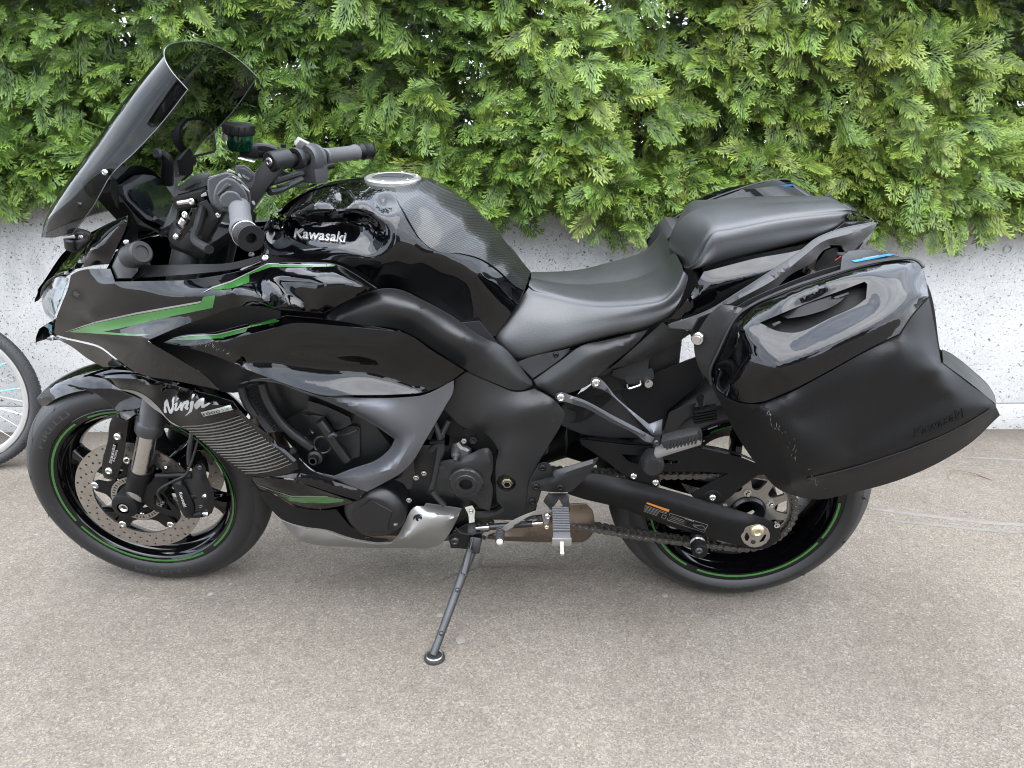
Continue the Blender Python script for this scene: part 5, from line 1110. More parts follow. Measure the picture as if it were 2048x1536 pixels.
brk = plate('caliper_bracket', T2('b7', '0 720, 130 560, 230 530, 330 600, 330 830, 250 900, 330 1050, 520 1230, 560 1300, 480 1385, 250 1300, 0 1210, -160 1080, -300 950, -250 800, -100 800'), 11.2, .016, 'matte_black', fork, holes=[T2('b7', '60 960, 150 900, 240 960, 330 1130, 400 1250, 250 1210, 60 1120')]); mir(brk)
arm = one('caliper_arm', g_cyl(T1('b7', 100, 610, 11.6), T1('b7', 760, 590, 12.0), .0068, None, 16, .001), 'matte_black', fork)
tab = plate('hose_tab', T2('b7', '200 520, 250 400, 320 430, 320 500, 280 560, 200 560'), 12.2, .004, 'matte_black', fork)
bolt(T1('b7', 282, 452, 12.4), .0042, tab)
one('brake_hose', g_tube([T1('b7', 700, 400, 12.4), T1('b7', 700, 200, 12.5), T1('b7', 730, 0, 12.6), T1('r4', 1260, 440, 12), P(395, 830, .10)], .0058, 8), 'rubber', fork)
one('sensor_cable', g_tube([T1('b7', 870, -60, 12.6), T1('b7', 800, 180, 12.8), T1('b7', 715, 430, 13), T1('b7', 620, 600, 13.2), T1('b7', 380, 720, 13), T1('b7', 160, 850, 12.4), T1('b7', 130, 960, 12), T1('b7', 200, 1070, 11.7)], .0026, 7), 'rubber', fork)
# ---- yokes, headstock, bars
ytop = P(395, 452, .1); ftop = FK(.72)
for tt, nm in ((.575, 'top_yoke'), (.40, 'bottom_yoke')):
    c = FK(tt); z = FD
    v, f = g_bbox((c[0] + .012, 0, c[2]), (.036, .135, .018), (np.cross((0, 1, 0), FD), np.array([0, 1., 0]), FD), .008); obj(nm, v, f, 'matte_black', fork)
one('steering_stem', g_cyl(FK(.36)*np.array([1, 0, 1]) + np.array([.02, 0, 0]), FK(.60)*np.array([1, 0, 1]) + np.array([.02, 0, 0]), .026, None, 24, .003), 'engine_black', fork)
for sg in (-1, 1):
    c = FK(.572)*np.array([1, sg*1., 1]); one('yoke_clamp', g_lathe([(.028, 0), (.036, .002), (.037, .01), (.037, .03), (.034, .036), (.028, .036)], c, FD, 28), 'charcoal', fork)
    one('fork_cap', g_lathe([(1e-4, .052), (.012, .052), (.014, .046), (.025, .044), (.027, .038)], c, FD, 20), 'cast_grey', fork)
bars = empty('handlebars', bike)
b2 = lambda x, y, s: T1('b2', x, y, s)
in_r, cl_r, sw_r, g0_r, g1_r, be_r = b2(445, 740, -11.5), b2(790, 670, -17.5), b2(980, 690, -21), b2(1250, 660, -26), b2(1740, 605, -38), b2(1945, 583, -41.5)
def flip(p): return np.array([p[0], -p[1], p[2]])
# right side traced; the left side is its mirror image (the steering is straight)
for sg in (1, -1):
    q = (lambda p: p) if sg == 1 else flip
    one('bar_tube', g_cyl(q(in_r), q(g0_r), .0145, None, 20, .002), 'matte_black', bars)
    one('riser', g_cyl(q(in_r) , q(in_r + (cl_r-in_r)*.80), .0215, None, 24, .003), 'charcoal', bars)
    bolt(q(in_r) + (q(in_r)-q(cl_r))*.004, .0105, bars, 'bright_steel', tuple((q(in_r)-q(cl_r))), .004)
    low = np.array([FK(.60)[0] + .012, .105*sg, FK(.60)[2]])
    mid = q(in_r + (cl_r-in_r)*.35)
    ax0 = mid - low; 
    one('riser_arm', g_bar(low + np.array([0, 0, -.012]), mid, .040, .030, (0, 1, 0), .007), 'charcoal', bars)
    one('grip', g_lathe([(1e-4, 0), (.0165, .0), (.0185, .004), (.0172, .010), (.0170, .05), (.0172, .105), (.0182, .112), (.0195, .118), (.0195, .122), (.0165, .126), (1e-4, .126)], q(g0_r), q(g1_r)-q(g0_r), 28), 'grip_rubber', bars)
    e = q(be_r); d = (q(be_r)-q(g1_r)); d = d/np.linalg.norm(d); s0 = q(g1_r) + d*.004
    one('bar_end', g_lathe([(1e-4, -.002), (.015, -.002), (.017, .002), (.0195, .008), (.0205, .010), (.0195, .012), (.0198, .030), (.0210, .034), (.0200, .036), (.0196, .038), (.0082, .038), (.0076, .036), (.0076, .024), (1e-4, .024)], s0, d, 32), 'matte_black', bars)
    for h in ((.0105, .0335) if sg < 0 else ()): one('bar_end_ring', g_lathe([(.0200, h-.0006), (.0208, h), (.0200, h+.0006)], s0, d, 32), 'bright_steel', bars)
    # lever
    lv = [q(b2(700, 760, -19)) + np.array([-.03, 0, -.015]), q(b2(980, 940, -24)) + np.array([-.045, 0, -.0]), q(b2(1300, 900, -30)) + np.array([-.06, 0, .0]), q(b2(1700, 800, -37)) + np.array([-.055, 0, .0])]
    one('lever', g_tube(lv, [.010, .008, .0065, .0075], 10), 'matte_black', bars)
# right switch housing (far) : two stacked shells
def housing(c, d, name, scale=1.):
    d = d/np.linalg.norm(d); x = np.cross(d, (0, 0, 1)); x /= np.linalg.norm(x); z = np.cross(x, d)
    return c, np.stack([x, d, z])
rs_c = b2(1060, 690, -23.2); dR = g1_r-g0_r; _, axR = housing(rs_c, dR, '')
one('switch_housing', g_lathe([(.016, -.022), (.030, -.022), (.034, -.018), (.034, .004), (.030, .010), (.031, .018), (.026, .024), (.018, .024)], rs_c, dR, 24), 'switch_black', bars)
one('switch_housing_base', g_bbox(rs_c + np.array([0, 0, -.026]), (.027, .024, .028), axR, .007), 'switch_black', bars)
one('kill_switch', g_bar(b2(880, 450, -22) + np.array([0, -.012, .004]), b2(1110, 560, -25) + np.array([0, -.012, .002]), .018, .014, (0, -1, 0), .002), 'switch_grey', bars)
one('bar_clamp', g_lathe([(.015, -.009), (.0225, -.009), (.024, -.006), (.024, .006), (.0225, .009), (.015, .009)], b2(850, 690, -18.4), dR, 24), 'charcoal', bars)
bolt(b2(850, 578, -18.2), .0055, bars, 'bright_steel', (.5, -.6, .4), .007); bolt(b2(905, 800, -18.2), .0055, bars, 'bright_steel', (.5, -.6, -.3), .007)
one('master_cylinder', g_cyl(b2(200, 620, -14) + np.array([-.02, .02, 0]), b2(620, 600, -19) + np.array([-.03, .01, 0]), .015, None, 16, .003), 'matte_black', bars)
one('brake_line_union', g_cyl(b2(655, 530, -18.5), b2(655, 470, -18.5), .006, None, 10, .001), 'matte_black', bars)
one('throttle_cable', g_tube([b2(1190, 900, -24), b2(1180, 1010, -24), b2(1080, 1090, -22), b2(950, 1110, -20), b2(750, 1080, -17), b2(560, 1090, -14)], .0028, 7), 'rubber', bars)
one('wiring_sleeve', g_tube([b2(950, 910, -21), b2(760, 960, -19), b2(600, 1010, -16), b2(480, 1040, -13)], .007, 8), 'rubber', bars)
one('wiring_sleeve', g_tube([b2(930, 990, -20), b2(780, 1060, -18), b2(600, 1150, -15), b2(450, 1180, -12)], .008, 8), 'rubber', bars)
# reservoir: black ribbed lid, green translucent cup
rv0 = T1('r2', 752, 400, -15.5); rup = np.array([.0, 0, 1.])
rtop = T1('r2', 738, 178, -15.5); rax = rtop-rv0; rax /= np.linalg.norm(rax); rh = np.linalg.norm(rtop-rv0)
res = empty('brake_reservoir', bars)
one('cup', g_lathe([(1e-4, 0), (.025, .0), (.0275, .004), (.0285, rh*.62)], rv0, rax, 32), 'reservoir_green', res)
one('fluid', g_lathe([(1e-4, .003), (.0255, .003), (.0265, rh*.36), (1e-4, rh*.36)], rv0, rax, 32), 'deep_black', res)
lidp = []; 
Vl = []; Fl = []; nseg = 48
one('lid', (lambda g: ([np.asarray(p) + 0*rax for p in g[0]], g[1]))(g_lathe([(.0285, rh*.60), (.0315, rh*.61), (.0325, rh*.66), (.0320, rh*.93), (.0305, rh*.98), (1e-4, rh)], rv0, rax, 40)), 'matte_black', res)
_ax, _u, _w = g_ring(rax)
for k in range(16):
    a = 2*math.pi*k/16; d = _u*math.cos(a) + _w*math.sin(a); one('lid_rib', g_cyl(rv0 + rax*rh*.66 + d*.0318, rv0 + rax*rh*.94 + d*.0312, .0022, None, 6), 'matte_black', res)
one('reservoir_clip', g_bbox(T1('r2', 630, 285, -13.5), (.006, .004, .008), None, .001), 'steel', res)
one('reservoir_strap', g_tube([T1('r2', 622, 190, -13.5), T1('r2', 618, 250, -13.2), T1('r2', 632, 310, -13.5)], .002, 6), 'matte_black', res)
one('reservoir_hose', g_tube([T1('r2', 845, 368, -16), T1('r2', 930, 360, -17), T1('r2', 1010, 378, -18), T1('r2', 1060, 400, -18.5), b2(560, 560, -18)], .0062, 10), 'rubber', bars)
one('reservoir_stay', g_bar(T1('r2', 745, 410, -14.8), T1('r2', 900, 420, -15.5), .022, .010, (0, 1, 0), .002), 'matte_black', bars)
# left switch cluster (near)
b1 = lambda x, y, s: T1('b1', x, y, s)
ls_c = b1(930, 640, 23.0); dL = flip(dR)
swl = empty('left_switchgear', bars)
plate('shell_inner', T2('b1', '560 470, 740 390, 860 365, 960 400, 1080 500, 1190 650, 1205 780, 1190 900, 1110 950, 1000 940, 760 960, 690 900, 620 840, 565 660'), 23.0, .05, 'switch_black', swl, r=.004, step=10)
plate('shell_outer', T2('b1', '660 640, 740 500, 850 440, 960 470, 1080 580, 1150 700, 1170 850, 1100 930, 1060 950, 760 930, 690 880, 650 790'), 25.8, .03, 'switch_black', swl, r=.004, step=10)
plate('shell_collar', T2('b1', '730 760, 760 700, 850 640, 930 640, 1030 690, 1080 780, 1075 880, 1040 920, 780 900, 740 850'), 27.6, .02, 'switch_black', swl, r=.004, step=10)
plate('switch_legend', T2('b1', '575 440, 730 396, 735 412, 580 458'), 23.3, .001, 'white_print', swl, r=.0003)
plate('menu_pad', T2('b1', '985 260, 1110 265, 1275 400, 1250 540, 1210 620, 1130 610, 1060 480, 960 350'), 20.5, .020, 'switch_black', swl)
plate('menu_face', T2('b1', '1010 300, 1100 308, 1235 420, 1210 510, 1130 510, 1050 400'), 20.7, .004, 'cast_grey', swl)
lettering('menu_lettering', 'SELECT', [T2('b1', '1075 425')[0], T2('b1', '1180 490')[0], T2('b1', '1185 465')[0], T2('b1', '1085 400')[0]], flat(20.7), 'white_print', swl, eps=.001)
for q in ('830 350, 890 320, 985 370, 970 400, 900 375, 850 375', '850 440, 910 415, 1000 460, 1060 490, 1060 520, 1010 500, 940 450', '1000 390, 1040 390, 1075 450, 1060 470, 1010 440', '1060 530, 1150 610, 1190 650, 1180 680, 1110 630, 1050 560', '950 575, 1090 640, 1095 665, 1080 680, 950 600', '1200 790, 1250 785, 1275 850, 1250 870, 1210 840'):
    plate('switch_button', T2('b1', q), 25.2, .012, 'switch_grey', swl, step=6)
plate('horn_button', T2('b1', '460 700, 550 645, 570 720, 470 745'), 20, .010, 'switch_grey', swl, step=6)
plate('passing_lamp_switch', T2('b1', '840 520, 930 560, 920 590, 870 590, 720 720, 690 700'), 26.2, .010, 'switch_black', swl, step=6)
one('clutch_perch', g_bar(b1(120, 830, 17.5), b1(560, 730, 18.5), .026, .018, (0, 1, 0), .004), 'matte_black', bars)
lever_l = plate('clutch_lever_folding', T2('b1', '60 1290, 130 1250, 330 880, 400 890, 440 940, 330 1180, 180 1370, 110 1385, 60 1340'), 20.5, .014, 'gloss_black', bars)
one('lever_tip', g_cyl(b1(70, 1290, 21.0), b1(140, 1330, 21.0), .0062, None, 12, .002), 'bright_steel', bars)
one('lever_adjuster', g_cyl(b1(130, 820, 20.8), b1(330, 790, 21), .0042, None, 12, .001), 'bright_steel', bars)
one('lever_adjuster', g_cyl(b1(180, 1130, 21), b1(230, 1050, 21), .0068, None, 14, .001), 'bright_steel', bars)
bolt(b1(232, 990, 21.2), .0062, bars, 'bright_steel', (-.2, -1, .2), .003); bolt(b1(330, 800, 21.4), .006, bars, 'steel', (-.2, -1, .2), .003); bolt(b1(720, 1000, 21), .005, bars)
one('cable_adjuster', g_bar(b1(100, 860, 18.5), b1(400, 800, 19.5), .010, .008, (0, 1, 0), .001), 'gloss_black', bars)
plate('clutch_switch_box', T2('b1', '400 830, 560 760, 640 900, 700 1060, 560 1110, 480 980'), 19.5, .02, 'deep_black', bars)
# small shiny metal tab above the menu pad
one('shiny_tab', g_bbox(T1('b1', 1150, 185, 17.5), (.014, .008, .0008), (np.array([.96, .1, -.26]), np.array([-.1, .98, .1]), np.array([.26, -.05, .96])), .0008), 'chrome', bars)
# ---- mirror (right), facing the rider, its stalk, and the left mounting stub
mirror = empty('mirror', bike)
mc_, mn_ = T1('r1', 1080, 680, -33), np.array([.92, -.38, .10]); mn_ = mn_/np.linalg.norm(mn_)
def on_plane(reg, txt, c, n):
    out = []
    for px, py, _ in T(reg, txt):
        d = rays(np.array([px]), np.array([py]))[0] @ RB; out.append(CLOC + d*(((c-CLOC) @ n)/(d @ n)))
    return out
def slab(name, pts, n, th, m, parent, taper=.75, dome=0.):
    k = len(pts); c = np.mean(pts, 0); B = [c + (p-c)*taper - n*th for p in pts]; R2 = [c + (p-c)*1.0 - n*th*.35 for p in pts]
    return obj(name, pts + R2 + B, [tuple(range(k))] + [(i, (i+1) % k, k+(i+1) % k, k+i) for i in range(k)] + [(k+i, k+(i+1) % k, 2*k+(i+1) % k, 2*k+i) for i in range(k)] + [tuple(range(3*k-1, 2*k-1, -1))], m, parent, sharp=50)
mh = slab('mirror_shell', on_plane('r1', '955 660, 962 610, 1000 562, 1045 555, 1100 560, 1150 580, 1170 620, 1180 690, 1186 755, 1170 775, 1100 792, 1040 800, 1010 792, 965 720', mc_, mn_), mn_, .04, 'matte_black', mirror)
slab('mirror_face', on_plane('r1', '972 660, 980 620, 1010 580, 1048 572, 1095 575, 1142 592, 1158 625, 1168 690, 1173 748, 1160 762, 1100 778, 1044 786, 1020 778, 980 715', mc_ + mn_*.002, mn_), mn_, .003, 'mirror_glass', mh, 1.)
one('stalk', g_tube([T1('r1', 1010, 805, -31), T1('r1', 960, 860, -27), T1('r1', 905, 935, -22), T1('r1', 890, 960, -20)], [.022, .017, .010, .009], 14), 'matte_black', mirror)
stub = empty('mirror_mount', bike)
one('mount_fork', g_tube([T1('b4', 430, 300, 10.5), T1('b4', 470, 210, 11.5), T1('b4', 600, 220, 12.5), T1('b4', 660, 260, 12.5), T1('b4', 600, 310, 11.5), T1('b4', 500, 320, 10.5)], .0065, 10), 'charcoal', stub)
one('mount_barrel', g_cyl(T1('b4', 455, 275, 11), T1('b4', 470, 400, 10.5), .0125, None, 18, .003), 'charcoal', stub)
one('mount_pin', g_cyl(T1('b4', 395, 270, 11), T1('b4', 520, 250, 11.5), .006, None, 12, .001), 'bright_steel', stub)
one('mount_foot', g_cyl(T1('b4', 500, 400, 9.5), T1('b4', 640, 270, 11.5), .0095, None, 14, .003), 'charcoal', stub)
bolt(T1('b4', 583, 262, 12.9), .004, stub)
# accessory bar with a rubber knob behind the screen
acc = empty('accessory_stay', bike)
one('stay', g_tube([T1('r1', 830, 775, -3), T1('r1', 870, 790, -3.5), T1('r1', 885, 830, -4), T1('r1', 880, 960, -5)], [.006, .009, .012, .013], 10), 'matte_black', acc)
one('knob', g_cyl(T1('r1', 812, 775, -2.5), T1('r1', 850, 785, -4), .011, None, 16, .003), 'rubber', acc)
# ---- windscreen: curved sheet, symmetric about the mid-plane
def screen():
    def lane(pts): return [T1('r1', x, y, s) for x, y, s in pts]
    # left edge and mid line; the right half mirrors it
    mid = [T1('r1', 1003, 90, 0), T1('r1', 760, 395, 0), T1('r1', 560, 690, 0), T1('r1', 400, 925, 0), T1('r1', 285, 1100, 0), T1('r1', 215, 1225, 0)]
    edge = [T1('r1', 1012, 385, 16.4), T1('r1', 850, 590, 17.5), T1('r1', 690, 760, 18.4), T1('r1', 540, 905, 18.6), T1('r1', 425, 1100, 17.5), T1('r1', 300, 1265, 12.5)]
    rows = []
    for m_, e_ in zip(mid, edge):
        r = []
        for t in np.linspace(-1, 1, 13):
            a = abs(t); y = e_[1]*t if True else 0
            k = a**2.3
            r.append(np.array([m_[0] + (e_[0]-m_[0])*k, e_[1]*math.copysign(math.sin(a*math.pi/2)**.92, t)*-1*-1, m_[2] + (e_[2]-m_[2])*k]))
        rows.append(r)
    return patch('windscreen', rows, 'smoke_screen', bike, 4, 5, 60)
ws = screen()
def edge_tube(o):
    me = o.data; fs = [tuple(p.vertices) for p in me.polygons]; be = bnd_edges(fs); nb = {}
    for a, b in be: nb.setdefault(a, []).append(b); nb.setdefault(b, []).append(a)
    st = be[0][0]; loop = [st]; prev = None; cur = st
    while True:
        nx_ = [q for q in nb[cur] if q != prev]
        if not nx_: break
        prev, cur = cur, nx_[0]
        if cur == st: break
        loop.append(cur)
    pts = [np.array(me.vertices[i].co) for i in loop] + [np.array(me.vertices[st].co)]
    one('screen_edge', g_tube(pts, .0010, 6, smooth=False), 'edge_plastic', o)
mat('edge_plastic', (.035, .036, .038), .25, 0, .6)
edge_tube(ws)
for q in ('500 890 18.6', '340 1088 16'): x, y, s = map(float, q.split()); bolt(T1('r1', x, y, s + .3), .0058, ws, 'bright_steel', (-.4, -1, .2), .005)
# ---- dash
dash = empty('instrument_panel', bike)
b3 = lambda x, y, s: T1('b3', x, y, s)
def quad_plane(pts): return [b3(*p) for p in pts]
# the panel leans back: left side at s>0, right side at s<0
fr_o = [(220, 270, 9.5), (390, 110, 6), (520, 100, 0), (690, 180, -6), (960, 470, -11), (1000, 640, -11), (960, 800, -8), (760, 890, 0), (560, 800, 5), (300, 500, 10), (240, 420, 10.5)]
fr_i = [(305, 350, 8.2), (400, 310, 5), (560, 210, 0), (680, 230, -4), (900, 480, -9), (985, 620, -9.6), (960, 740, -7), (780, 830, -1), (560, 760, 4), (360, 530, 8.2), (305, 460, 8.6)]
scr = [(385, 395, 7.0), (480, 330, 4), (690, 258, -2), (740, 275, -4), (905, 500, -8), (955, 640, -9), (800, 770, -3), (640, 742, 1.5), (560, 690, 3.6), (400, 510, 7.2), (370, 440, 7.6)]
def sheet(name, pts, m, parent, off=0., thick=.012):
    V = [b3(*p) for p in pts]; c = np.mean(V, 0); u, s_, vt = np.linalg.svd(np.array(V)-c); n = vt[2]; n = n if n @ (CLOC-c) > 0 else -n
    V = [v - n*((v-c) @ n) + n*off for v in V]; B = [v - n*thick for v in V]; k = len(V)
    return obj(name, V + B, [tuple(range(k)), tuple(range(2*k-1, k-1, -1))] + [(i, (i+1) % k, k+(i+1) % k, k+i) for i in range(k)], m, parent, sharp=20), n, c
o_, n_, c_ = sheet('surround', fr_i, 'switch_black', dash, .0, .02)
sheet('display', scr, 'lcd', dash, .004, .006)
sheet('button', [(655, 765, 2), (720, 748, 1), (800, 790, -1.6), (790, 805, -1.6), (745, 808, 0)], 'cast_grey', dash, .002, .01)
Vo = [b3(*p) for p in fr_o]; Vi = [b3(*p) - n_*.03 for p in fr_i]; Vo2 = [v - n_*.05 for v in Vo]; k = len(Vo)
obj('hood', Vo + Vi + Vo2, [(i, (i+1) % k, k+(i+1) % k, k+i) for i in range(k)] + [(i, (i+1) % k, 2*k+(i+1) % k, 2*k+i) for i in range(k)] + [tuple(2*k+i for i in range(k))], 'matte_black', dash, sharp=25)
# hood over the dash top
hd = [(225, 265, 10.5), (385, 112, 7), (480, 95, 2), (600, 125, -4), (760, 240, -9)]
hoodv = [b3(x, y, s) for x, y, s in hd] + [b3(x, y, s) - n_*.035 + np.array([-.01, 0, .0]) for x, y, s in hd]
obj('hood_brow', hoodv, [(i, i+1, 6+i, 5+i) for i in range(4)], 'matte_black', dash)
panel('dash_side', T('b3', '150 215 16, 240 300 13, 245 640 14, 200 600 16, 140 400 17'), 'matte_black', bike, soft=5, step=8, depth=.01)
panel('dash_lower', T('b3', '245 440 11.5, 300 510 10.8, 560 800 6, 740 900 2, 770 1000 2, 740 960 3, 470 830 9, 400 690 13, 300 560 13, 250 570 13'), 'charcoal', bike, soft=6, step=8, depth=.02)
inn = panel('cowl_inner', T('b3', '385 690 15.4, 470 840 13, 490 1070 13, 560 1180 14, 640 1310 15, 640 1400 16, 480 1490 17.5, 200 1500 16.5, 150 1340 15, 250 1080 14.8, 350 880 15.2'), 'matte_black', bike, soft=8, step=8, depth=.01)
bolt(b3(335, 1040, 15.3), .0055, inn, 'bright_steel', (.4, -1, .3))
acc2 = empty('power_socket', bike)
sk = panel('socket_housing', T('b3', '160 1330 17, 230 1190 17, 360 1070 17, 440 1065 17, 500 1100 17, 480 1400 18.4, 400 1490 18.6, 230 1490 18.2'), 'switch_black', acc2, [T('b3', '330 1215 18.8, 365 1070 17.6'), T('b3', '330 1215 18.8, 200 1260 17.6'), T('b3', '330 1215 18.8, 420 1440 19)'.replace(')', ''))], soft=3, step=7, depth=.03, mirror=False)
sd = np.array([.80, -.48, .36]); s0 = b3(450, 1200, 18)
one('socket_cap', g_lathe([(.023, -.02), (.023, .0), (.0205, .004), (.0205, .012), (.022, .016), (.022, .022), (.0185, .026), (.0125, .026), (.0115, .023), (1e-4, .023)], s0, sd, 30), 'rubber', acc2)
# inner fairing ledge
ledge = panel('fairing_ledge', T('r3', '1040 262 17, 1060 165 15.5, 1400 160 17, 1700 150 18, 1850 115 18.5, 1932 92 18.8, 1930 140 20, 1850 172 19.7, 1420 240 18.8, 1200 255 18'), 'charcoal', bike, soft=5, step=8, depth=.01)
bolts('r3', '1945 118 19.6', .0068, ledge, ax=(.1, -.6, 1.)); bolts('r3', '1845 95 16.5', .006, ledge, ax=(.1, -.5, 1.), m='cast_grey')
# right inner cowl seen beyond the yoke
panel('cowl_inner_far', T('b1', '80 610 -12, 250 490 -15, 380 400 -17, 560 360 -18, 620 400 -17, 600 560 -15, 480 600 -14, 200 690 -12'), 'charcoal', bike, soft=5, step=8, depth=.01, mirror=False)
for q in ('150 700 14, 260 640 14, 560 600 14.5',): one('hose_line', g_tube([b1(150, 720, 12), b1(330, 680, 13), b1(560, 600, 14)], .004, 8), 'gloss_black', bike)
# ================================================================== ENGINE, REAR END, LUGGAGE
eng = empty('engine', bike)
one('crankcase', g_bbox((-.07, 0, .37), (.20, .125, .12), None, .03), 'engine_black', eng)
one('sump', g_bbox((-.06, 0, .235), (.13, .08, .045), None, .025), 'engine_black', eng)
cyl_ax = np.array([[.86, 0, .5], [0, 1, 0], [-.5, 0, .86]])
one('cylinder_block', g_bbox((-.20, 0, .52), (.10, .15, .12), cyl_ax, .02), 'engine_black', eng)
one('cylinder_head', g_bbox((-.27, 0, .64), (.085, .155, .06), cyl_ax, .02), 'engine_black', eng)
one('airbox', g_bbox((-.12, 0, .83), (.20, .11, .10), None, .04), 'deep_black', eng)
for sg in (-1, 1):
    one('main_frame', g_bar((-.36, .09*sg, .82), (.17, .15*sg, .52), .10, .04, (0, 1, 0), .01), 'matte_black', eng)
one('rear_body', g_bbox((.34, 0, .70), (.20, .09, .07), None, .03), 'deep_black', eng)
one('tail_core', g_bbox((.69, 0, .875), (.13, .07, .035), np.array([[.97, 0, .22], [0, 1, 0], [-.22, 0, .97]]), .02), 'deep_black', eng)
one('shock', g_cyl((.23, 0, .40), (.27, 0, .70), .035, None, 20, .004), 'engine_black', eng)
one('gearbox', g_bbox((.14, 0, .40), (.10, .13, .12), None, .03), 'engine_black', eng)
# finned cylinder details seen through the opening
plate('cylinder_cover', T2('b6', '900 600, 1240 620, 1400 850, 1640 760, 1745 780, 1745 1200, 1560 1260, 1480 1300, 1380 950, 1200 700'), 15.8, .03, 'deep_black', eng)
plate('coolant_plate', T2('b6', '1000 400, 1250 480, 1600 640, 1640 740, 1480 820, 1390 840, 1260 640, 1000 560'), 17.2, .012, 'engine_black', eng)
one('coolant_pipe', g_tube([b6_ for b6_ in [T1('b6', 1180, 690, 18.5), T1('b6', 1300, 860, 18.5), T1('b6', 1420, 1050, 18), T1('b6', 1560, 1240, 17.5)]], .0115, 12), 'engine_black', eng)
one('pipe_band', g_tube([T1('b6', 1310, 915, 19.3), T1('b6', 1370, 880, 19.6), T1('b6', 1410, 900, 19.3)], .004, 8), 'cast_grey', eng)
one('cover_edge', g_tube([T1('b6', 1400, 905, 17.2), T1('b6', 1560, 880, 17.4), T1('b6', 1710, 820, 17.4)], .003, 8), 'charcoal', eng)
one('starter_plug', g_lathe([(.006, .022), (.009, .022), (.0105, .018), (.0105, .008), (.016, .006), (.018, 0), (.018, -.04)], T1('b6', 1120, 1200, 17.5), (0, -1, .15), 18), 'engine_black', eng)
one('plug_ring', g_lathe([(.0165, 0), (.0185, .002), (.0205, 0)], T1('b6', 1215, 1030, 17), (0, -1, .2), 24), 'cast_grey', eng)
one('sensor', g_cyl(T1('b6', 1080, 830, 15), T1('b6', 1030, 900, 15.5), .007, .005, 12, .001), 'bright_steel', eng)
bolt(T1('b6', 805, 1110, 17), .0075, eng, 'cast_grey', (0, -1, .1), .012, kind='hex')
# radiator with shroud pipes
rad = panel('radiator', T('b6', '90 190 17, 360 150 16, 560 600 15, 760 880 15, 640 860 16, 430 870 17, 250 600 17'), 'deep_black', bike, soft=5, step=7, depth=.03, mirror=False)
for k in range(24):
    t = k/23; p0 = T1('b6', 130 + 440*t, 260 + 620*t, 17.1); p1 = T1('b6', 350 + 330*t, 170 + 640*t, 16.6); one('radiator_fin', g_bar(p0, p1, .0012, .004, (0, 1, 0), .0), 'matte_black', rad)
one('radiator_end', g_tube([T1('b6', 85, 210, 18), T1('b6', 150, 420, 18), T1('b6', 280, 630, 18)], .0085, 10), 'charcoal', rad)
one('radiator_hose', g_tube([T1('b6', 375, 160, 18.6), T1('b6', 440, 380, 18.6), T1('b6', 600, 660, 18.6), T1('b6', 780, 850, 18.4), T1('b6', 950, 980, 18), T1('b6', 1060, 1060, 17.5)], [.009, .009, .009, .0095, .0105, .010], 12), 'charcoal', rad)
one('exhaust_header', g_tube([(-.33, -.06, .58), (-.40, -.06, .50), (-.40, -.05, .36), (-.30, -.04, .22), (-.1, -.03, .16), (.1, 0, .16)], .019, 12), 'exhaust', eng)
one('exhaust_header', g_tube([(-.33, .06, .58), (-.40, .06, .50), (-.40, .05, .36), (-.30, .04, .22), (-.1, .03, .16), (.1, 0, .16)], .019, 12), 'exhaust', eng)
# alternator cover with the star relief
ac = T1('a7', 1010, 705, 18.2); AX = (0, -1, 0)
alt = one('alternator_cover', g_lathe([(1e-4, .012), (.046, .012), (.052, .010), (.058, .004), (.066, -.002), (.070, -.010), (.071, -.05)], ac, AX, 48), 'engine_black', eng)
st = []
for k in range(10):
    a = 2*math.pi*k/10 + .35; st.append((ac[0] + math.cos(a)*(.046 if k % 2 == 0 else .036), ac[2] + math.sin(a)*(.046 if k % 2 == 0 else .036)))
obj('star_relief', [(x, ac[1]-.0155, z) for x, z in st] + [(ac[0] + (x-ac[0])*1.04, ac[1]-.0115, ac[2] + (z-ac[2])*1.04) for x, z in st], [tuple(range(10))] + [(i, (i+1) % 10, 10+(i+1) % 10, 10+i) for i in range(10)], 'engine_black', alt, sharp=15)
plate('cover_flange', T2('a7', '1200 380, 1270 350, 1350 170, 1400 200, 1410 330, 1380 470, 1330 480, 1290 420'), 19.2, .02, 'engine_black', eng)
bolts('a7', '1420 358 19.4, 1350 575 19, 1215 800 18.6, 1497 315 18', .0065, eng, m='bright_steel', h=.006, kind='hex')
# sprocket cover
spc = panel('sprocket_cover', T('b5', '100 590 17, 230 560 17.6, 390 530 18, 600 470 18.4, 900 360 18.8, 940 360 18.6, 1000 450 18.6, 1015 560 18.8, 1005 760 19, 970 870 19, 1010 1000 18.8, 1000 1200 18.6, 960 1395 18.4, 780 1340 18.4, 700 1250 18.4, 430 1150 18.2, 330 1090 17.8, 130 1080 17, 60 940 17, 60 760 17'), 'charcoal', eng,
  [T('b5', '250 700 17.8, 400 600 18.6, 640 560 19.2, 930 470 19.4, 980 600 19.4'), T('b5', '230 900 18.0, 330 1050 18.2, 500 1130 18.6, 700 1180 18.8, 860 1050 19.0')], soft=3, step=6, depth=.03, mirror=False)
bc = T1('b5', 575, 930, 20.0)
one('cover_boss', g_lathe([(.0135, .004), (.0142, .0075), (.022, .0075), (.0235, .006), (.0335, .004), (.036, .001), (.038, -.012)], bc, AX, 48), 'charcoal', spc, sharp=25)
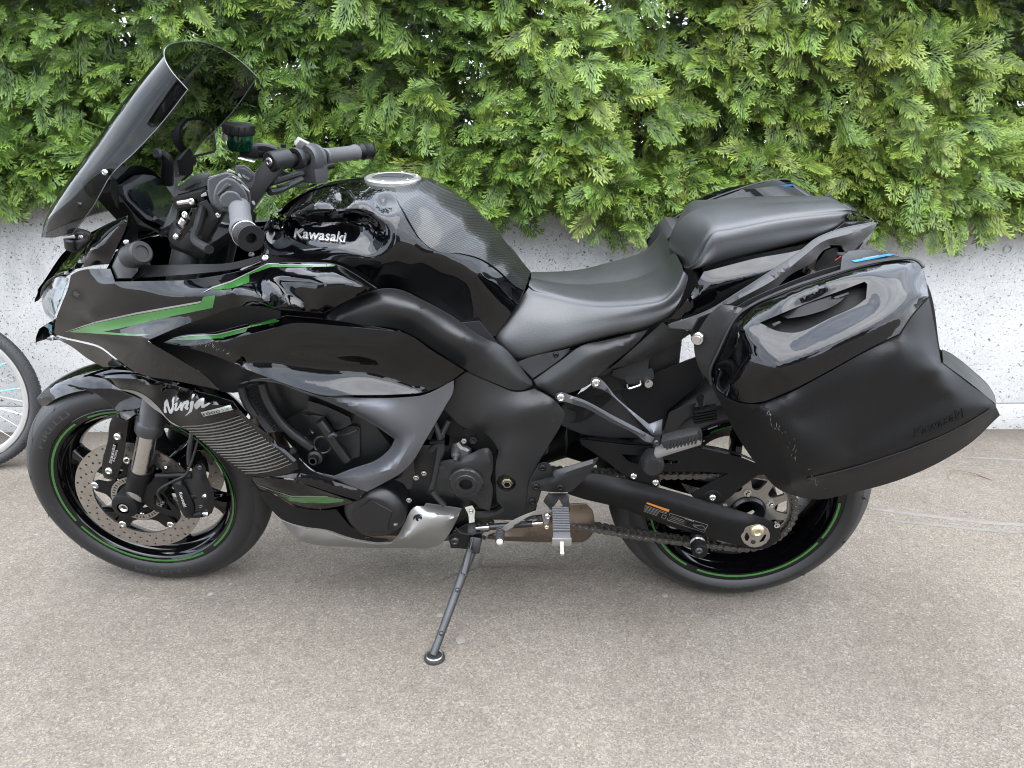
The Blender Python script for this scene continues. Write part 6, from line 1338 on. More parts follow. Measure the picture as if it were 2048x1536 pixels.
for k in range(5):
    a_ = R_(82) + k*2*math.pi/5; dd = np.array([math.cos(a_), 0, math.sin(a_)]); tt = np.array([-math.sin(a_), 0, math.cos(a_)]); c0 = bc + np.array([0, -.0062, 0])
    q_ = [c0 + dd*.0245, c0 + dd*.037 + tt*.0095 + np.array([0, .004, 0]), c0 + dd*.037 - tt*.0075 + np.array([0, .004, 0])]
    obj('dark_wedge', q_ + [p + np.array([0, .012, 0]) for p in q_], [(0, 1, 2), (0, 1, 4, 3), (1, 2, 5, 4), (2, 0, 3, 5)], 'deep_black', spc, smooth=False)  # black wedges on the boss stand in for shaded star cutouts
one('boss_well', g_lathe([(1e-4, -.002), (.0136, -.002), (.0136, .006)], bc, AX, 30), 'matte_black', spc)
for q in ('120 660, 250 645, 260 700, 180 710, 125 690',):
    decal('cover_slot', T2('b5', q), spc, 'deep_black', spc, eps=.0012, mirror=False, smooth=False)
lettering('cover_lettering', 'Kawasaki', [T2('b5', '925 1310')[0], T2('b5', '935 1100')[0], T2('b5', '890 1110')[0], T2('b5', '880 1310')[0]], spc, 'cast_grey', spc, eps=.0012)
one('clutch_release', g_lathe([(1e-4, .030), (.005, .030), (.006, .020), (.010, .016), (.012, -.01)], T1('b5', 420, 400, 17), (0, -1, -.35), 16), 'cast_grey', eng)
one('release_arm', g_tube([T1('b5', 430, 290, 16.5), T1('b5', 500, 380, 17), T1('b5', 600, 430, 17.5), T1('b5', 380, 500, 17)], [.010, .011, .010, .009], 10), 'cast_grey', eng)
bolt(T1('b5', 545, 250, 16.8), .006, eng, 'steel', (0, -1, .2), .008, kind='hex'); bolt(T1('b5', 695, 240, 17), .0085, eng, 'engine_black', (0, -1, .1), .008, kind='hex')
plate('engine_mount', T2('b5', '520 60, 600 10, 900 100, 1000 200, 1060 400, 960 350, 840 300, 700 310, 600 250'), 16.4, .02, 'matte_black', eng)
# wiring loom behind the arrow panel
for pts in ([(40, -100, 17), (150, 200, 17.4), (130, 500, 17.4), (60, 850, 17), (10, 1020, 17)], [(300, -80, 16.6), (180, 180, 17.2), (190, 400, 17.2), (120, 560, 17.2)], [(0, 400, 17), (100, 300, 17.3), (200, 150, 17.2)], [(20, 1060, 17), (100, 1160, 17), (220, 1290, 17)], [(-30, 200, 16.5), (60, 0, 16.5)]):
    one('wiring_loom', g_tube([T1('b5', *p) for p in pts], .0062, 8), 'rubber', eng)
one('loom_clip', g_bar(T1('b5', -10, 265, 18), T1('b5', 235, 255, 18), .006, .010, (0, 1, 0), .001), 'matte_black', eng)
# ---- muffler box under the engine
mu = panel('exhaust_collector', T('a6', '620 440 9.5, 760 400 10, 1000 330 10.5, 1290 190 11, 1420 190 10.5, 1470 240 10, 1490 340 10, 1482 420 9.6, 1440 480 8.6, 1390 512 7.6, 1000 505 7.4, 740 492 7.4, 560 470 7.4'), 'exhaust', bike, [T('a6', '640 452 10.2, 900 458 10.8, 1250 440 11.2, 1420 400 10.6)'.replace(')', '')), T('a6', '640 462 9.9, 900 470 10.4, 1250 452 10.8, 1420 414 10.3')], soft=3, step=7, depth=.17, mirror=False, r=.004)
# ---- swing arm
arm = panel('swingarm', T('a4', '120 330 12.6, 200 265 12.8, 300 272 13, 460 305 13, 700 368 13, 950 440 13, 1150 500 13.2, 1260 535 13.4, 1340 560 13.4, 1425 618 13.4, 1432 680 13.4, 1400 705 13.6, 1350 742 13.8, 1260 752 13.8, 1160 725 13.6, 950 672 13, 700 592 12.8, 400 482 12.6, 200 432 12.4, 100 400 12.4'), 'matte_black', bike, [T('a4', '180 300 13.6, 460 345 14, 950 480 14.2, 1180 550 14.6'), T('a4', '200 400 13.4, 700 555 13.8, 1150 690 14.4')], soft=6, step=8, depth=.045)
adj = plate('axle_adjuster', T2('c1', '605 1120, 625 1040, 690 970, 770 940, 860 935, 960 950, 1030 1000, 1065 1080, 1060 1150, 1010 1225, 930 1275, 830 1297, 740 1280, 660 1230'), 14.8, .008, 'steel', arm, holes=[T2('c1', '690 1055, 720 1060, 755 1130, 720 1195, 680 1190, 660 1130'), T2('c1', '1000 1085, 1008 1110, 970 1190, 910 1220, 885 1210, 940 1130, 970 1090')], step=10)
bolt(T1('c1', 860, 1030, 14.9), .0165, arm, 'axle_gold', h=.010, name='axle_nut'); bolt(T1('c1', 805, 1210, 14.9), .0055, arm, 'deep_black', h=.001)
one('chain_marker', g_lathe([(.0035, .003), (.0062, .003), (.0068, 0), (.0068, -.006)], T1('c1', 1165, 948, 13.8), AX, 20), 'chrome', arm)
decal('warning_label', T2('w1', '395 190, 935 375, 905 430, 375 225'), arm, 'orange_print', arm, mirror=False, smooth=False)
for k in range(6): decal('label_print', T2('w1', '%d %d, %d %d, %d %d, %d %d' % (350-9*k, 262+26*k, 880-15*k-(170 if k > 1 else 0), 445+26*k-(58 if k > 1 else 0), 878-15*k-(170 if k > 1 else 0), 455+26*k-(58 if k > 1 else 0), 348-9*k, 272+26*k)), arm, 'grey_line', arm, mirror=False, smooth=False, step=12)
def frame_print(pts, w, nm='label_frame'):
    q = T2('w1', pts); n = len(q)
    for i in range(n):
        a, b = np.array(q[i]), np.array(q[(i+1) % n]); d = b-a; d /= np.linalg.norm(d); nn = np.array([-d[1], d[0]])*w; decal(nm, [tuple(a-nn), tuple(b-nn), tuple(b+nn), tuple(a+nn)], arm, 'grey_line', arm, mirror=False, smooth=False, step=10)
frame_print('945 460, 1855 745, 1760 925, 875 620', .45); frame_print('770 490, 860 520, 820 590, 735 560', .4)
for k in range(4): decal('label_print', T2('w1', '%d %d, %d %d, %d %d, %d %d' % (960-20*k, 520+32*k, 1290+(40 if k else 0)-20*k, 630+40*k, 1288+(40 if k else 0)-20*k, 640+40*k, 958-20*k, 530+32*k)), arm, 'grey_line', arm, mirror=False, smooth=False, step=12)
frame_print('1510 740, 1740 770, 1795 830, 1730 870, 1620 830, 1520 770', .5)
lettering('label_lettering', 'TOOLS', [T2('w1', '1290 600')[0], T2('w1', '1515 670')[0], T2('w1', '1520 640')[0], T2('w1', '1295 570')[0]], arm, 'white_print', arm)
# chain guard
cg = plate('chain_guard', T2('a4', '180 58, 300 72, 560 100, 700 105, 870 108, 1050 145, 1200 182, 1330 240, 1330 292, 1290 290, 1180 370, 1080 450, 1000 465, 920 450, 860 402, 980 335, 1100 278, 900 270, 660 268, 685 330, 660 362, 520 322, 455 285, 330 190, 190 95'), 12.6, .004, 'matte_black', bike, step=9, holes=[T2('a4', '435 152, 560 160, 545 218, 490 205'), T2('a4', '690 188, 808 198, 800 205, 690 216')])
panel('chain_guard_top', T('a4', '180 56 12.6, 560 98 12.6, 870 105 12.6, 1200 180 12.6, 1330 240 12.6, 1320 220 8, 1200 160 8, 870 85 8, 560 75 8, 300 40 8'), 'matte_black', bike, soft=4, step=9, depth=.003, mirror=False)
bolts('a4', '514 290 12.8, 650 330 12.8, 1003 426 12.9', .0085, cg, h=.006)
one('guard_boss', g_lathe([(.010, .001), (.0165, .0015), (.019, 0)], T1('a4', 1003, 424, 12.6), AX, 24), 'matte_black', cg)
# dirty marks along the guard
one('peg_bobbin', g_lathe([(1e-4, .03), (.020, .028), (.024, .020), (.024, -.004), (.016, -.012), (.016, -.03)], T1('a3', 1165, 1160, 14.5), (0, -1, -.1), 28), 'rubber', bike)
one('bobbin_slot', g_bar(T1('a3', 1140, 1170, 17.5), T1('a3', 1200, 1190, 17.5), .006, .004, (0, 1, 0), .001), 'deep_black', bike)
bob = one('swingarm_spool', g_lathe([(1e-4, .040), (.006, .040), (.0165, .040), (.018, .036), (.018, .014), (.013, .010), (.013, .004), (.017, 0), (.017, -.01)], T1('a4', 905, 695, 14), AX, 24), 'matte_black', bike)
bolt(T1('a4', 918, 757, 18.2), .0085, bob, 'cast_grey'); one('spool_collar', g_lathe([(.0135, .0), (.0172, .002), (.0172, .010), (.0135, .012)], T1('a4', 905, 690, 14.4), AX, 24), 'bright_steel', bob)
# rear hugger over the tyre
hug = []
for a in (172, 160, 145, 130, 115, 100, 85, 70):
    aa = R_(a); hug.append([polar(RC, aa, .338 - .05*abs(t)**3, .105*t) for t in np.linspace(-1, 1, 9)])
patch('rear_hugger', hug, 'matte_black', bike, 3, 4, 50, thick=.003)
panel('hugger_side', T('a3', '860 500 10, 1180 330 10, 1600 170 10, 1680 400 10.4, 1320 690 10.6, 1270 880 10.8, 1100 900 10.8, 960 700 10.6'), 'matte_black', bike, soft=8, step=9, depth=.004, mirror=False)
panel('inner_fender', T('a3', '330 600 8, 540 470 8, 700 330 8, 930 320 8, 1180 320 8, 1150 620 8.5, 1100 800 9, 1050 960 9, 470 900 9, 300 830 9, 250 700 8.5'), 'deep_black', bike, soft=8, step=9, depth=.01, mirror=False)
# subframe bits seen through the gap
plate('subframe_plate', T2('a3', '340 660, 700 510, 930 455, 930 480, 800 560, 560 760, 480 800, 320 790, 420 780, 450 700'), 12.5, .006, 'matte_black', bike, holes=[T2('a3', '500 690, 560 650, 590 650, 560 730, 520 750')])
# seat lock with helmet hook
lk = empty('seat_lock', bike)
plate('lock_body', T2('a3', '905 350, 1130 290, 1170 265, 1190 310, 1200 380, 1080 430, 940 440, 910 400'), 12.5, .03, 'deep_black', lk)
one('lock_barrel', g_lathe([(1e-4, .010), (.0085, .010), (.0095, .007), (.0095, -.01)], T1('a3', 1130, 412, 12.6), (.1, -1, .05), 24), 'bright_steel', lk)
one('key_slot', g_bar(T1('a3', 1118, 418, 13.7), T1('a3', 1145, 405, 13.7), .0016, .002, (0, 1, 0), 0), 'deep_black', lk)
one('helmet_hook', g_tube([T1('a3', 935, 430, 13.2), T1('a3', 945, 470, 13.4), T1('a3', 1000, 460, 13.4), T1('a3', 1060, 435, 13.4), T1('a3', 1062, 395, 13.2)], .0026, 8, 4), 'chrome', lk)
panel('subframe_lower', T('px', '1225 742 13, 1300 716 12.5, 1296 745 12.5, 1290 760 12.5, 1240 760 12.5, 1222 752 12.8'), 'deep_black', bike, soft=5, step=8, depth=.05, mirror=False)
# ---- passenger peg hanger: two struts to one foot
hg = empty('passenger_hanger', bike)
def strut(pts, m, name):
    V = []; F = []
    for (x, y, s, w, d) in pts:
        for a, b in ((-.5, 0), (-.36, 1), (.36, 1), (.5, 0), (.5, -1), (-.5, -1)): pass
    return None
h1 = panel('strut', T('a3', '235 560 17.2, 250 515 17.2, 300 498 17.2, 345 515 17.2, 400 535 17.2, 500 570 17.6, 800 730 19, 1060 868 20.4, 1200 950 20.8, 1170 1000 20.8, 1100 985 20.8, 1030 930 20.4, 760 790 19, 500 650 17.8, 430 630 17.4, 340 605 17.2, 270 605 17.2'), 'grey_satin', hg, [T('a3', '430 575 18, 520 610 18.6, 800 770 20, 1080 915 21.4)'.replace(')', ''))], soft=3, step=7, depth=.02)
h2 = panel('strut', T('a3', '575 410 17, 590 370 17, 640 355 17, 690 385 17, 750 450 17, 810 530 17.4, 1000 700 19, 1140 810 20, 1275 762 20.2, 1262 915 20.6, 1215 925 20.8, 1170 920 20.8, 1040 790 19.6, 800 560 18, 740 510 17.2, 680 480 17, 600 465 17'), 'grey_satin', hg, [T('a3', '745 470 17.8, 800 560 18.4, 1000 740 20, 1180 900 21.2')], soft=3, step=7, depth=.02)
bolts('a3', '295 555 17.8', .0095, h1, h=.006); bolts('a3', '632 415 17.6', .0095, h2, h=.006)
panel('muffler_hanger', T('a3', '1280 880 14, 1330 700 14, 1480 640 14, 1600 600 14, 1560 720 14, 1480 790 14, 1400 900 14, 1330 930 14'), 'charcoal', hg, soft=4, step=8, depth=.006, mirror=False)
plate('pannier_mount', T2('a3', '1580 560, 1640 520, 1680 540, 1660 640, 1700 750, 1650 800, 1600 800, 1640 700'), 16, .03, 'matte_black', hg)
for k in range(5): one('mount_rib', g_bar(T1('a3', 1570, 690 + 26*k, 15.5), T1('a3', 1790, 650 + 26*k, 15.5), .004, .02, (0, 1, 0), .001), 'matte_black', hg)
pegc = empty('passenger_peg', hg)
panel('peg_bracket', T('a3', '1165 1000 21.6, 1250 912 21.6, 1262 1010 21.8, 1275 1040 21.8, 1215 1070 21.8, 1180 1040 21.8'), 'charcoal', pegc, soft=3, step=6, depth=.03); bolt(T1('a3', 1212, 995, 22), .0062, pegc, 'cast_grey')
one('peg_rubber', g_bar(T1('a3', 1270, 985, 22.5), T1('a3', 1640, 905, 25), .022, .030, (0, 1, 0), .008), 'rubber', pegc)
one('peg_bar', g_bar(T1('a3', 1200, 1085, 22.5), T1('a3', 1640, 950, 25), .014, .030, (0, 1, 0), .005), 'silver_paint', pegc)
for k in range(9): t = (k+1)/11; a = T1('a3', 1270, 985, 22.5)*(1-t) + T1('a3', 1640, 905, 25)*t; one('tread_rib', g_bar(a + np.array([0, -.017, -.010]), a + np.array([.004, -.017, .011]), .0035, .003, (0, 1, 0), .001), 'rubber', pegc)
# ---- rider's rearset: bracket, heel guard, peg, shift lever
rs = empty('rearset', bike)
br = plate('bracket', T2('r7', '965 1010, 985 860, 1060 720, 1110 705, 1150 720, 1170 770, 1160 830, 1080 940, 1060 1010, 1040 1050, 990 1040'), 18.8, .014, 'charcoal', rs, step=9)
hp = panel('heel_guard', T('r7', '1000 860 19.6, 1160 820 20, 1175 770 20, 1400 705 20, 1530 668 20, 1505 720 20, 1400 860 20, 1310 940 20, 1230 945 20, 1080 930 20, 1000 905 19.8'), 'charcoal', rs, [T('r7', '1010 880 20.4, 1165 845 20.8, 1250 800 20.8, 1500 715 20.6')], soft=3, step=7, depth=.01)
bolts('r7', '1090 752 19.2, 1040 897 20.4, 1226 905 20.6, 1010 1010 19.2', .0078, rs, m='matte_black', h=.004)
ph = panel('peg_hanger', T('r7', '1090 1010 19.4, 1130 945 19.6, 1290 945 19.6, 1305 1080 21, 1290 1110 21.6, 1240 1040 22, 1215 1000 22, 1180 1050 22, 1160 1090 21.4'), 'charcoal', rs, soft=4, step=7, depth=.03)
pg = empty('rider_peg', rs)
pA, pB = T1('r7', 1225, 1075, 21.5), T1('r7', 1235, 1320, 32.0)
pd = pB-pA; pl = np.linalg.norm(pd); pd /= pl; pu = np.array([0, 0, 1.]) - pd*pd[2]; pu /= np.linalg.norm(pu); pr = np.cross(pd, pu)
one('peg_core', g_bbox((pA+pB)/2, (pl/2, .016, .007), (pd, pr, pu), .003), 'rubber', pg)
for k in range(10):
    c = pA + pd*(pl*(.06 + .078*k)) + pu*.007; w_ = .0175; one('peg_rib', g_bbox(c, (.0022, w_, .004), (pd, pr, pu), .0015), 'grip_rubber', pg)
one('peg_pad', g_bbox(pA + pd*(pl*.92) + pu*.006, (.010, .0175, .004), (pd, pr, pu), .002), 'grip_rubber', pg)
one('peg_end', g_bbox(pB, (.003, .0195, .009), (pd, pr, pu), .002), 'silver_paint', pg)
tip = T1('r7', 1237, 1412, 33.5)
one('peg_feeler', g_tube([pB, pB + (tip-pB)*.35, pB + (tip-pB)*.8, tip], [.0052, .0038, .0036, .0052], 10), 'white_clip', pg); bolt(tip, .0058, pg, 'bright_steel', tuple(tip-pB), .006, 'feeler_ball', 'dome')
one('return_spring', g_tube([T1('r7', 1180 + 14*k, 1085 + (18 if k % 2 else -12), 22) for k in range(7)], .002, 6), 'bright_steel', pg)
sh = empty('shift_lever', rs)
panel('lever_arm', T('r7', '765 1220 21.5, 800 1190 21.5, 1000 1090 21, 1100 1060 20.6, 1140 1055 20.6, 1155 1100 20.6, 1150 1140 20.4, 1120 1215 20.2, 1100 1215 20.2, 1090 1150 20.4, 1080 1115 20.6, 1020 1120 21, 830 1230 21.5, 800 1245 21.5'), 'silver_paint', sh, soft=3, step=6, depth=.010, mirror=False)
decal('lever_slot', T2('r7', '865 1190, 1030 1118, 1030 1130, 870 1200'), flat(21.4), 'deep_black', sh, mirror=False, eps=.0015)
bolts('r7', '1127 1122 20.9', .0072, sh, h=.006); bolts('r7', '1120 1208 20.5', .005, sh, m='axle_gold')
one('toe_rubber', g_cyl(T1('r7', 765, 1225, 20), T1('r7', 758, 1315, 24.8), .0085, .0092, 16, .001), 'rubber', sh)
for k in range(7): t = k/7; p = T1('r7', 765, 1225, 20)*(1-t) + T1('r7', 758, 1315, 24.8)*t; dd = T1('r7', 758, 1315, 24.8)-T1('r7', 765, 1225, 20); one('toe_rib', g_lathe([(.0088, -.0012), (.0099, 0), (.0088, .0012)], p, dd, 16), 'rubber', sh)
bolt(T1('r7', 758, 1322, 25.2), .0075, sh, 'white_clip', tuple(T1('r7', 758, 1315, 24.8)-T1('r7', 765, 1225, 20)), .006, 'toe_cap', 'dome')
one('shift_rod', g_cyl(T1('r7', 545, 1215, 18.5), T1('r7', 1090, 1175, 19.8), .0045, None, 12, 0), 'bright_steel', sh)
one('rod_sleeve', g_cyl(T1('r7', 680, 1205, 18.8), T1('r7', 1010, 1182, 19.6), .0072, None, 12, .001), 'engine_black', sh)
one('rod_joint', g_lathe([(1e-4, .012), (.009, .010), (.011, 0), (.009, -.012)], T1('r7', 548, 1220, 18.6), (0, -1, 0), 16), 'cast_grey', sh)
plate('spline_clamp', T2('r7', '485 1050, 550 1035, 575 1085, 570 1110, 570 1170, 520 1180, 515 1110'), 18.8, .010, 'white_clip', sh, step=6); bolt(T1('r7', 540, 1080, 19), .0048, sh, 'steel')
for (x, y) in ((600, 1180), (690, 1165)): bolt(T1('r7', x, y, 17), .0085, sh, 'engine_black', h=.006, kind='hex')
# ---- side stand, down
ss = empty('side_stand', bike)
one('stand_bracket', g_bbox(T1('a6', 440, 470, 12), (.036, .012, .022), None, .005), 'engine_black', ss)
plate('stand_pivot_plate', T2('a6', '300 450, 360 400, 440 350, 500 340, 580 440, 575 500, 550 550, 520 570, 440 560, 330 530, 305 500'), 13.4, .012, 'engine_black', ss)
bolts('a6', '355 488 13.6', .011, ss, m='cast_grey', h=.007); bolts('a6', '355 412 13.5', .006, ss, m='engine_black', h=.004); bolt(T1('a6', 515, 490, 14.8), .008, ss, 'engine_black', h=.006)
foot = GNDP(864, 1316); footL = RB.T @ (foot - OB)
top = T1('a6', 515, 500, 14.2)
leg_top = top; leg_bot = footL + np.array([.0, .0, .012])
one('stand_leg', g_tube([leg_top, leg_top + (leg_bot-leg_top)*.18, leg_top + (leg_bot-leg_top)*.5, leg_bot], [.0125, .0115, .0095, .0088], 16), 'cast_grey', ss)
one('stand_yoke', g_bar(T1('a6', 525, 455, 14.8), T1('a6', 510, 590, 16.5), .026, .014, (0, 1, 0), .005), 'engine_black', ss)
sp0, sp1 = T1('a6', 500, 470, 15.5), T1('a6', 420, 770, 21.2)
one('stand_spring', g_cyl(sp0, sp1, .0022, None, 8), 'engine_black', ss)
ax_, u_, w_ = g_ring(sp1-sp0); Ls = np.linalg.norm(sp1-sp0); hel = []
for k in range(24*10+1): a = 2*math.pi*k/10; t = k/240; hel.append(sp0 + ax_*Ls*(.32 + .64*t) + (u_*math.cos(a) + w_*math.sin(a))*.0062)
one('stand_spring_coil', g_tube(hel, .0017, 5, smooth=False), 'cast_grey', ss)
for t in (.42, .80): p = leg_top + (leg_bot-leg_top)*t; bolt(p + np.array([0, -.009, .003]), .0056, ss, 'cast_grey', (0, -1, .3), .005, kind='dome')
gl = np.linalg.inv(RB)
fv, ff_ = g_lathe([(1e-4, .006), (.019, .0055), (.0225, .004), (.0235, .0005), (.0235, -.003), (1e-4, -.003)], (0, 0, 0), (0, 0, 1), 28)
obj('stand_foot', [footL + RB.T @ (np.asarray(p)*np.array([1, 1, 1]) + np.array([.002, 0, .0035])) for p in fv], ff_, 'cast_grey', ss)
one('foot_rim', ([footL + RB.T @ (np.asarray(p) + np.array([.002, 0, .0105])) for p in g_lathe([(.0165, -.001), (.018, .001), (.0195, -.001)], (0, 0, 0), (0, 0, 1), 28)[0]], g_lathe([(.0165, -.001), (.018, .001), (.0195, -.001)], (0, 0, 0), (0, 0, 1), 28)[1]), 'steel', ss)
one('stand_wire', g_tube([T1('a6', 360, 380, 13.8), T1('a6', 400, 420, 14.2), T1('a6', 470, 435, 14.6), T1('a6', 540, 425, 14.8), T1('a6', 640, 405, 14.8)], .0022, 6), 'rubber', ss)
one('gear_shaft_pipe', g_tube([T1('r7', 520, 1110, 15), T1('r7', 700, 1100, 15), T1('r7', 790, 1060, 15), T1('r7', 840, 1000, 14)], .012, 10), 'engine_black', eng)

# ---- panniers
def pannier():
    pn = empty('pannier', bike)
    shell = panel('lower_shell', T('a5', '205 835 33, 300 892 37.5, 400 917 41, 470 916 42.5, 600 872 44, 860 742 45, 1100 612 44.4, 1300 517 43, 1370 412 41.5, 1476 292 38, 1510 480 40, 1546 678 42, 1700 800 43, 1868 942 42, 1893 995 40.5, 1850 1035 40, 1750 1132 40, 1550 1262 40.4, 1300 1372 40.6, 1000 1452 40.2, 810 1487 39.4, 700 1472 38, 560 1412 35.6, 480 1320 34.2, 330 1100 33'), 'matte_black', pn,
      [T('a5', '1300 520 43.4, 1420 606 43.8, 1535 688 43.2'), T('a5', '470 930 43.6, 520 1000 44.4, 600 1130 44.7, 690 1280 44.8, 745 1362 44.6'), T('a5', '745 1362 44.6, 1000 1302 44.9, 1400 1172 44.8, 1700 1037 44.4, 1835 955 43.6'), T('a5', '600 900 44.8, 900 780 45.2, 1300 560 44.4, 1540 700 43.8'), T('a5', '700 1000 45.1, 1300 760 45.2, 1600 860 44.8, 1000 1200 45.1'), T('a5', '640 1400 42.6, 1000 1352 43.4, 1400 1222 43.4, 1700 1088 43')], soft=4, step=9, depth=.02, mirror=False)
    lid = panel('upper_lid', T('a5', '192 792 32, 186 720 32, 240 600 32.4, 330 425 32.4, 420 345 32.4, 600 262 32.4, 860 172 32.4, 1130 97 32.4, 1330 71 32.4, 1400 82 33, 1440 120 34, 1460 190 35.6, 1475 288 37.6, 1370 409 41.6, 1300 513 43.2, 1100 608 44.6, 860 738 45.2, 600 868 44.2, 470 913 42.7, 400 913 41.2, 300 888 37.7, 215 832 33.2'), 'gloss_black', pn,
      [T('a5', '560 700 44.0, 800 590 44.2, 1100 455 43.6, 1300 362 42, 1440 292 39.4'), T('a5', '300 800 38.6, 400 640 40, 470 560 40.4, 560 700 44.0'), T('a5', '330 450 34.2, 600 295 35, 1000 165 35, 1330 110 34.6, 1420 150 35.2'), T('a5', '400 470 37.4, 650 540 41, 1120 320 39.6, 1120 200 36.8, 1080 200 36.6, 700 330 37)'.replace(')', ''))], soft=4, step=8, depth=.02, mirror=False, sharp=45, r=.0014,
      holes=[T('a5', '470 440 38.4, 700 345 38, 1000 235 37.6, 1095 200 37.2, 1112 215 37.4, 1105 300 39, 1080 320 39.4, 900 410 40.2, 660 500 40.6, 580 490 40)'.replace(')', ''))])
    grip_ = panel('handle_recess', T('a5', '455 440 35.4, 700 340 35.0, 1000 228 34.6, 1105 190 34.4, 1125 310 36.6, 900 420 37.4, 660 512 37.8, 570 500 37.2'), 'matte_black', lid, soft=8, step=8, depth=.01, mirror=False)
    panel('handle_bar', T('a5', '590 400 37.4, 720 340 37.4, 900 280 37.2, 900 300 38, 1000 280 37.6, 940 330 38.4, 760 400 39, 640 420 38.8'), 'matte_black', lid, soft=6, step=8, depth=.02, mirror=False)
    for q in ('540 445 38.2, 590 425 38.2, 605 440 38.4, 555 468 38.4', '905 290 37.6, 1000 258 37.4, 1005 275 37.8, 925 305 38'): panel('latch_tab', T('a5', q), 'charcoal', lid, soft=4, step=7, depth=.01, mirror=False)
    inner = panel('inner_shell', T('a5', '82 565 30.5, 130 450 30.5, 180 380 30.5, 240 328 30.5, 320 335 30.5, 370 348 30.8, 420 335 31.2, 600 250 31.4, 700 205 31.4, 860 160 31.6, 950 125 31.6, 960 50 27.4, 1000 15 26, 1110 5 26, 1280 45 27.4, 1400 75 30.4, 1330 66 31.6, 1130 92 31.8, 860 168 31.8, 600 258 31.8, 420 341 31.8, 326 420 31.8, 236 596 31.6, 182 716 31.4, 190 790 31.4, 160 770 30.8, 90 640 30.4'), 'charcoal', pn,
      [T('a5', '330 345 31.2, 230 500 31.4, 130 680 31)'.replace(')', '')), T('a5', '1010 85 30.0, 1260 45 29.6, 1330 55 30.6')], soft=4, step=8, depth=.06, mirror=False)
    panel('inner_wall', T('a5', '90 640 29, 260 400 29, 640 200 29, 1000 90 29, 1380 80 29, 1460 200 29, 1540 600 29, 1640 655 29, 1750 742 29, 1830 822 29, 1866 900 29, 1870 940 30, 1700 1120 30, 1200 1380 30, 800 1470 30, 560 1400 29, 330 1080 29, 190 830 29'), 'charcoal', pn, soft=5, step=12, depth=.06, mirror=False)
    rb = panel('rear_shell', T('a5', '1546 598 33, 1600 622 31.5, 1640 650 31, 1750 742 31, 1830 822 31, 1866 898 31.5, 1868 936 41, 1700 798 42, 1552 688 41.6'), 'charcoal', pn, [T('a5', '1560 640 37, 1750 775 36.5, 1850 890 36')], soft=4, step=8, depth=.03, mirror=False)
    one('highlight_bead', g_tube([T1('a5', x, y, s) for x, y, s in ((748, 1364, 44.75), (1000, 1304, 45.05), (1250, 1226, 45.0), (1400, 1174, 44.95), (1560, 1108, 44.75), (1700, 1039, 44.55), (1790, 985, 44.0), (1832, 957, 43.8))], .0011, 6, 5), 'matte_black', pn)  # thin bead added along the crease to catch a highlight line
    one('seam', g_tube([T1('a5', x, y, s) for x, y, s in ((186, 800, 32.1), (180, 716, 32.1), (233, 598, 32.3), (322, 422, 32.3), (416, 341, 32.3), (600, 256, 32.3), (860, 166, 32.3), (1130, 91, 32.3), (1330, 65, 32.3), (1404, 78, 32.6), (1445, 118, 33.8))], .0024, 6, 4), 'rubber', pn)
    lb_ = one('lock_barrel', g_lathe([(1e-4, .006), (.006, .006), (.0066, .004), (.0095, .004), (.0115, .001), (.0115, -.004)], T1('a5', 108, 532, 31.2), (-.55, -1, .1), 24), 'bright_steel', pn)
    return pn, shell, lid, inner
pn, shell, lid, inner = pannier()
pn2 = copy_tree(pn, bike); pn2.scale = (1, -1, 1)
lettering('brand_lettering', 'Kawasaki', [T2('a5', '1380 1125')[0], T2('a5', '1680 1000')[0], T2('a5', '1670 945')[0], T2('a5', '1385 1075')[0]], shell, 'matte_black', shell, eps=.0002, th=.0009, bold=.01)
decal('sticker', T2('a5', '1018 78, 1240 38, 1268 46, 1040 88'), inner, 'blue_print', inner, eps=.001, mirror=False, smooth=False)
lettering('sticker_lettering', 'MOTORBIKE', [T2('a5', '1090 72')[0], T2('a5', '1180 55')[0], T2('a5', '1178 49')[0], T2('a5', '1088 64')[0]], inner, 'white_print', inner, eps=.0016)
# the same sticker on the right-hand case
def far_quad(pts, s): return [tuple(P(x, y, s)) for x, y in pts]
q = far_quad([(1527, 383), (1584, 375), (1588, 378), (1531, 386)], -.278)
obj('sticker', [(np.array(p) + np.array([0, -.004, .005]))*np.array([1, -1, 1]) for p in q], [(0, 1, 2, 3)], 'blue_print', pn2, fix=False)

# ---- wear: scratches on the near pannier and the side fairing
def scratches(base, reg, path, n, lmin, lmax, parent, seed, w=.9):
    g = random.Random(seed); pts = T2(reg, path); k = REG[reg][2]
    for i in range(n):
        t = g.random()*(len(pts)-1); j = int(t); a = np.array(pts[j]) + (np.array(pts[j+1])-np.array(pts[j]))*(t-j) + np.array([g.gauss(0, 5), g.gauss(0, 3)])
        an = g.gauss(-1.25, .45); l = g.uniform(lmin, lmax); d = np.array([math.cos(an), math.sin(an)]); nn = np.array([-d[1], d[0]])*w*.5
        decal('scratch', [tuple(a-nn*.3), tuple(a+d*l*.5-nn), tuple(a+d*l), tuple(a+d*l*.5+nn)], base, 'scuff', parent, mirror=False, smooth=False, step=6, eps=.0004)
scratches(shell, 'a5', '515 960, 560 1040, 620 1120, 680 1230, 760 1350, 830 1430', 42, 3, 13, shell, 4, .7)
scratches(blade, 'r3', '1450 760, 1540 760, 1610 790', 16, 3, 9, blade, 9, .8); scratches(blade, 'r3', '1645 800, 1652 825', 1, 6, 7, blade, 2, 2.4)

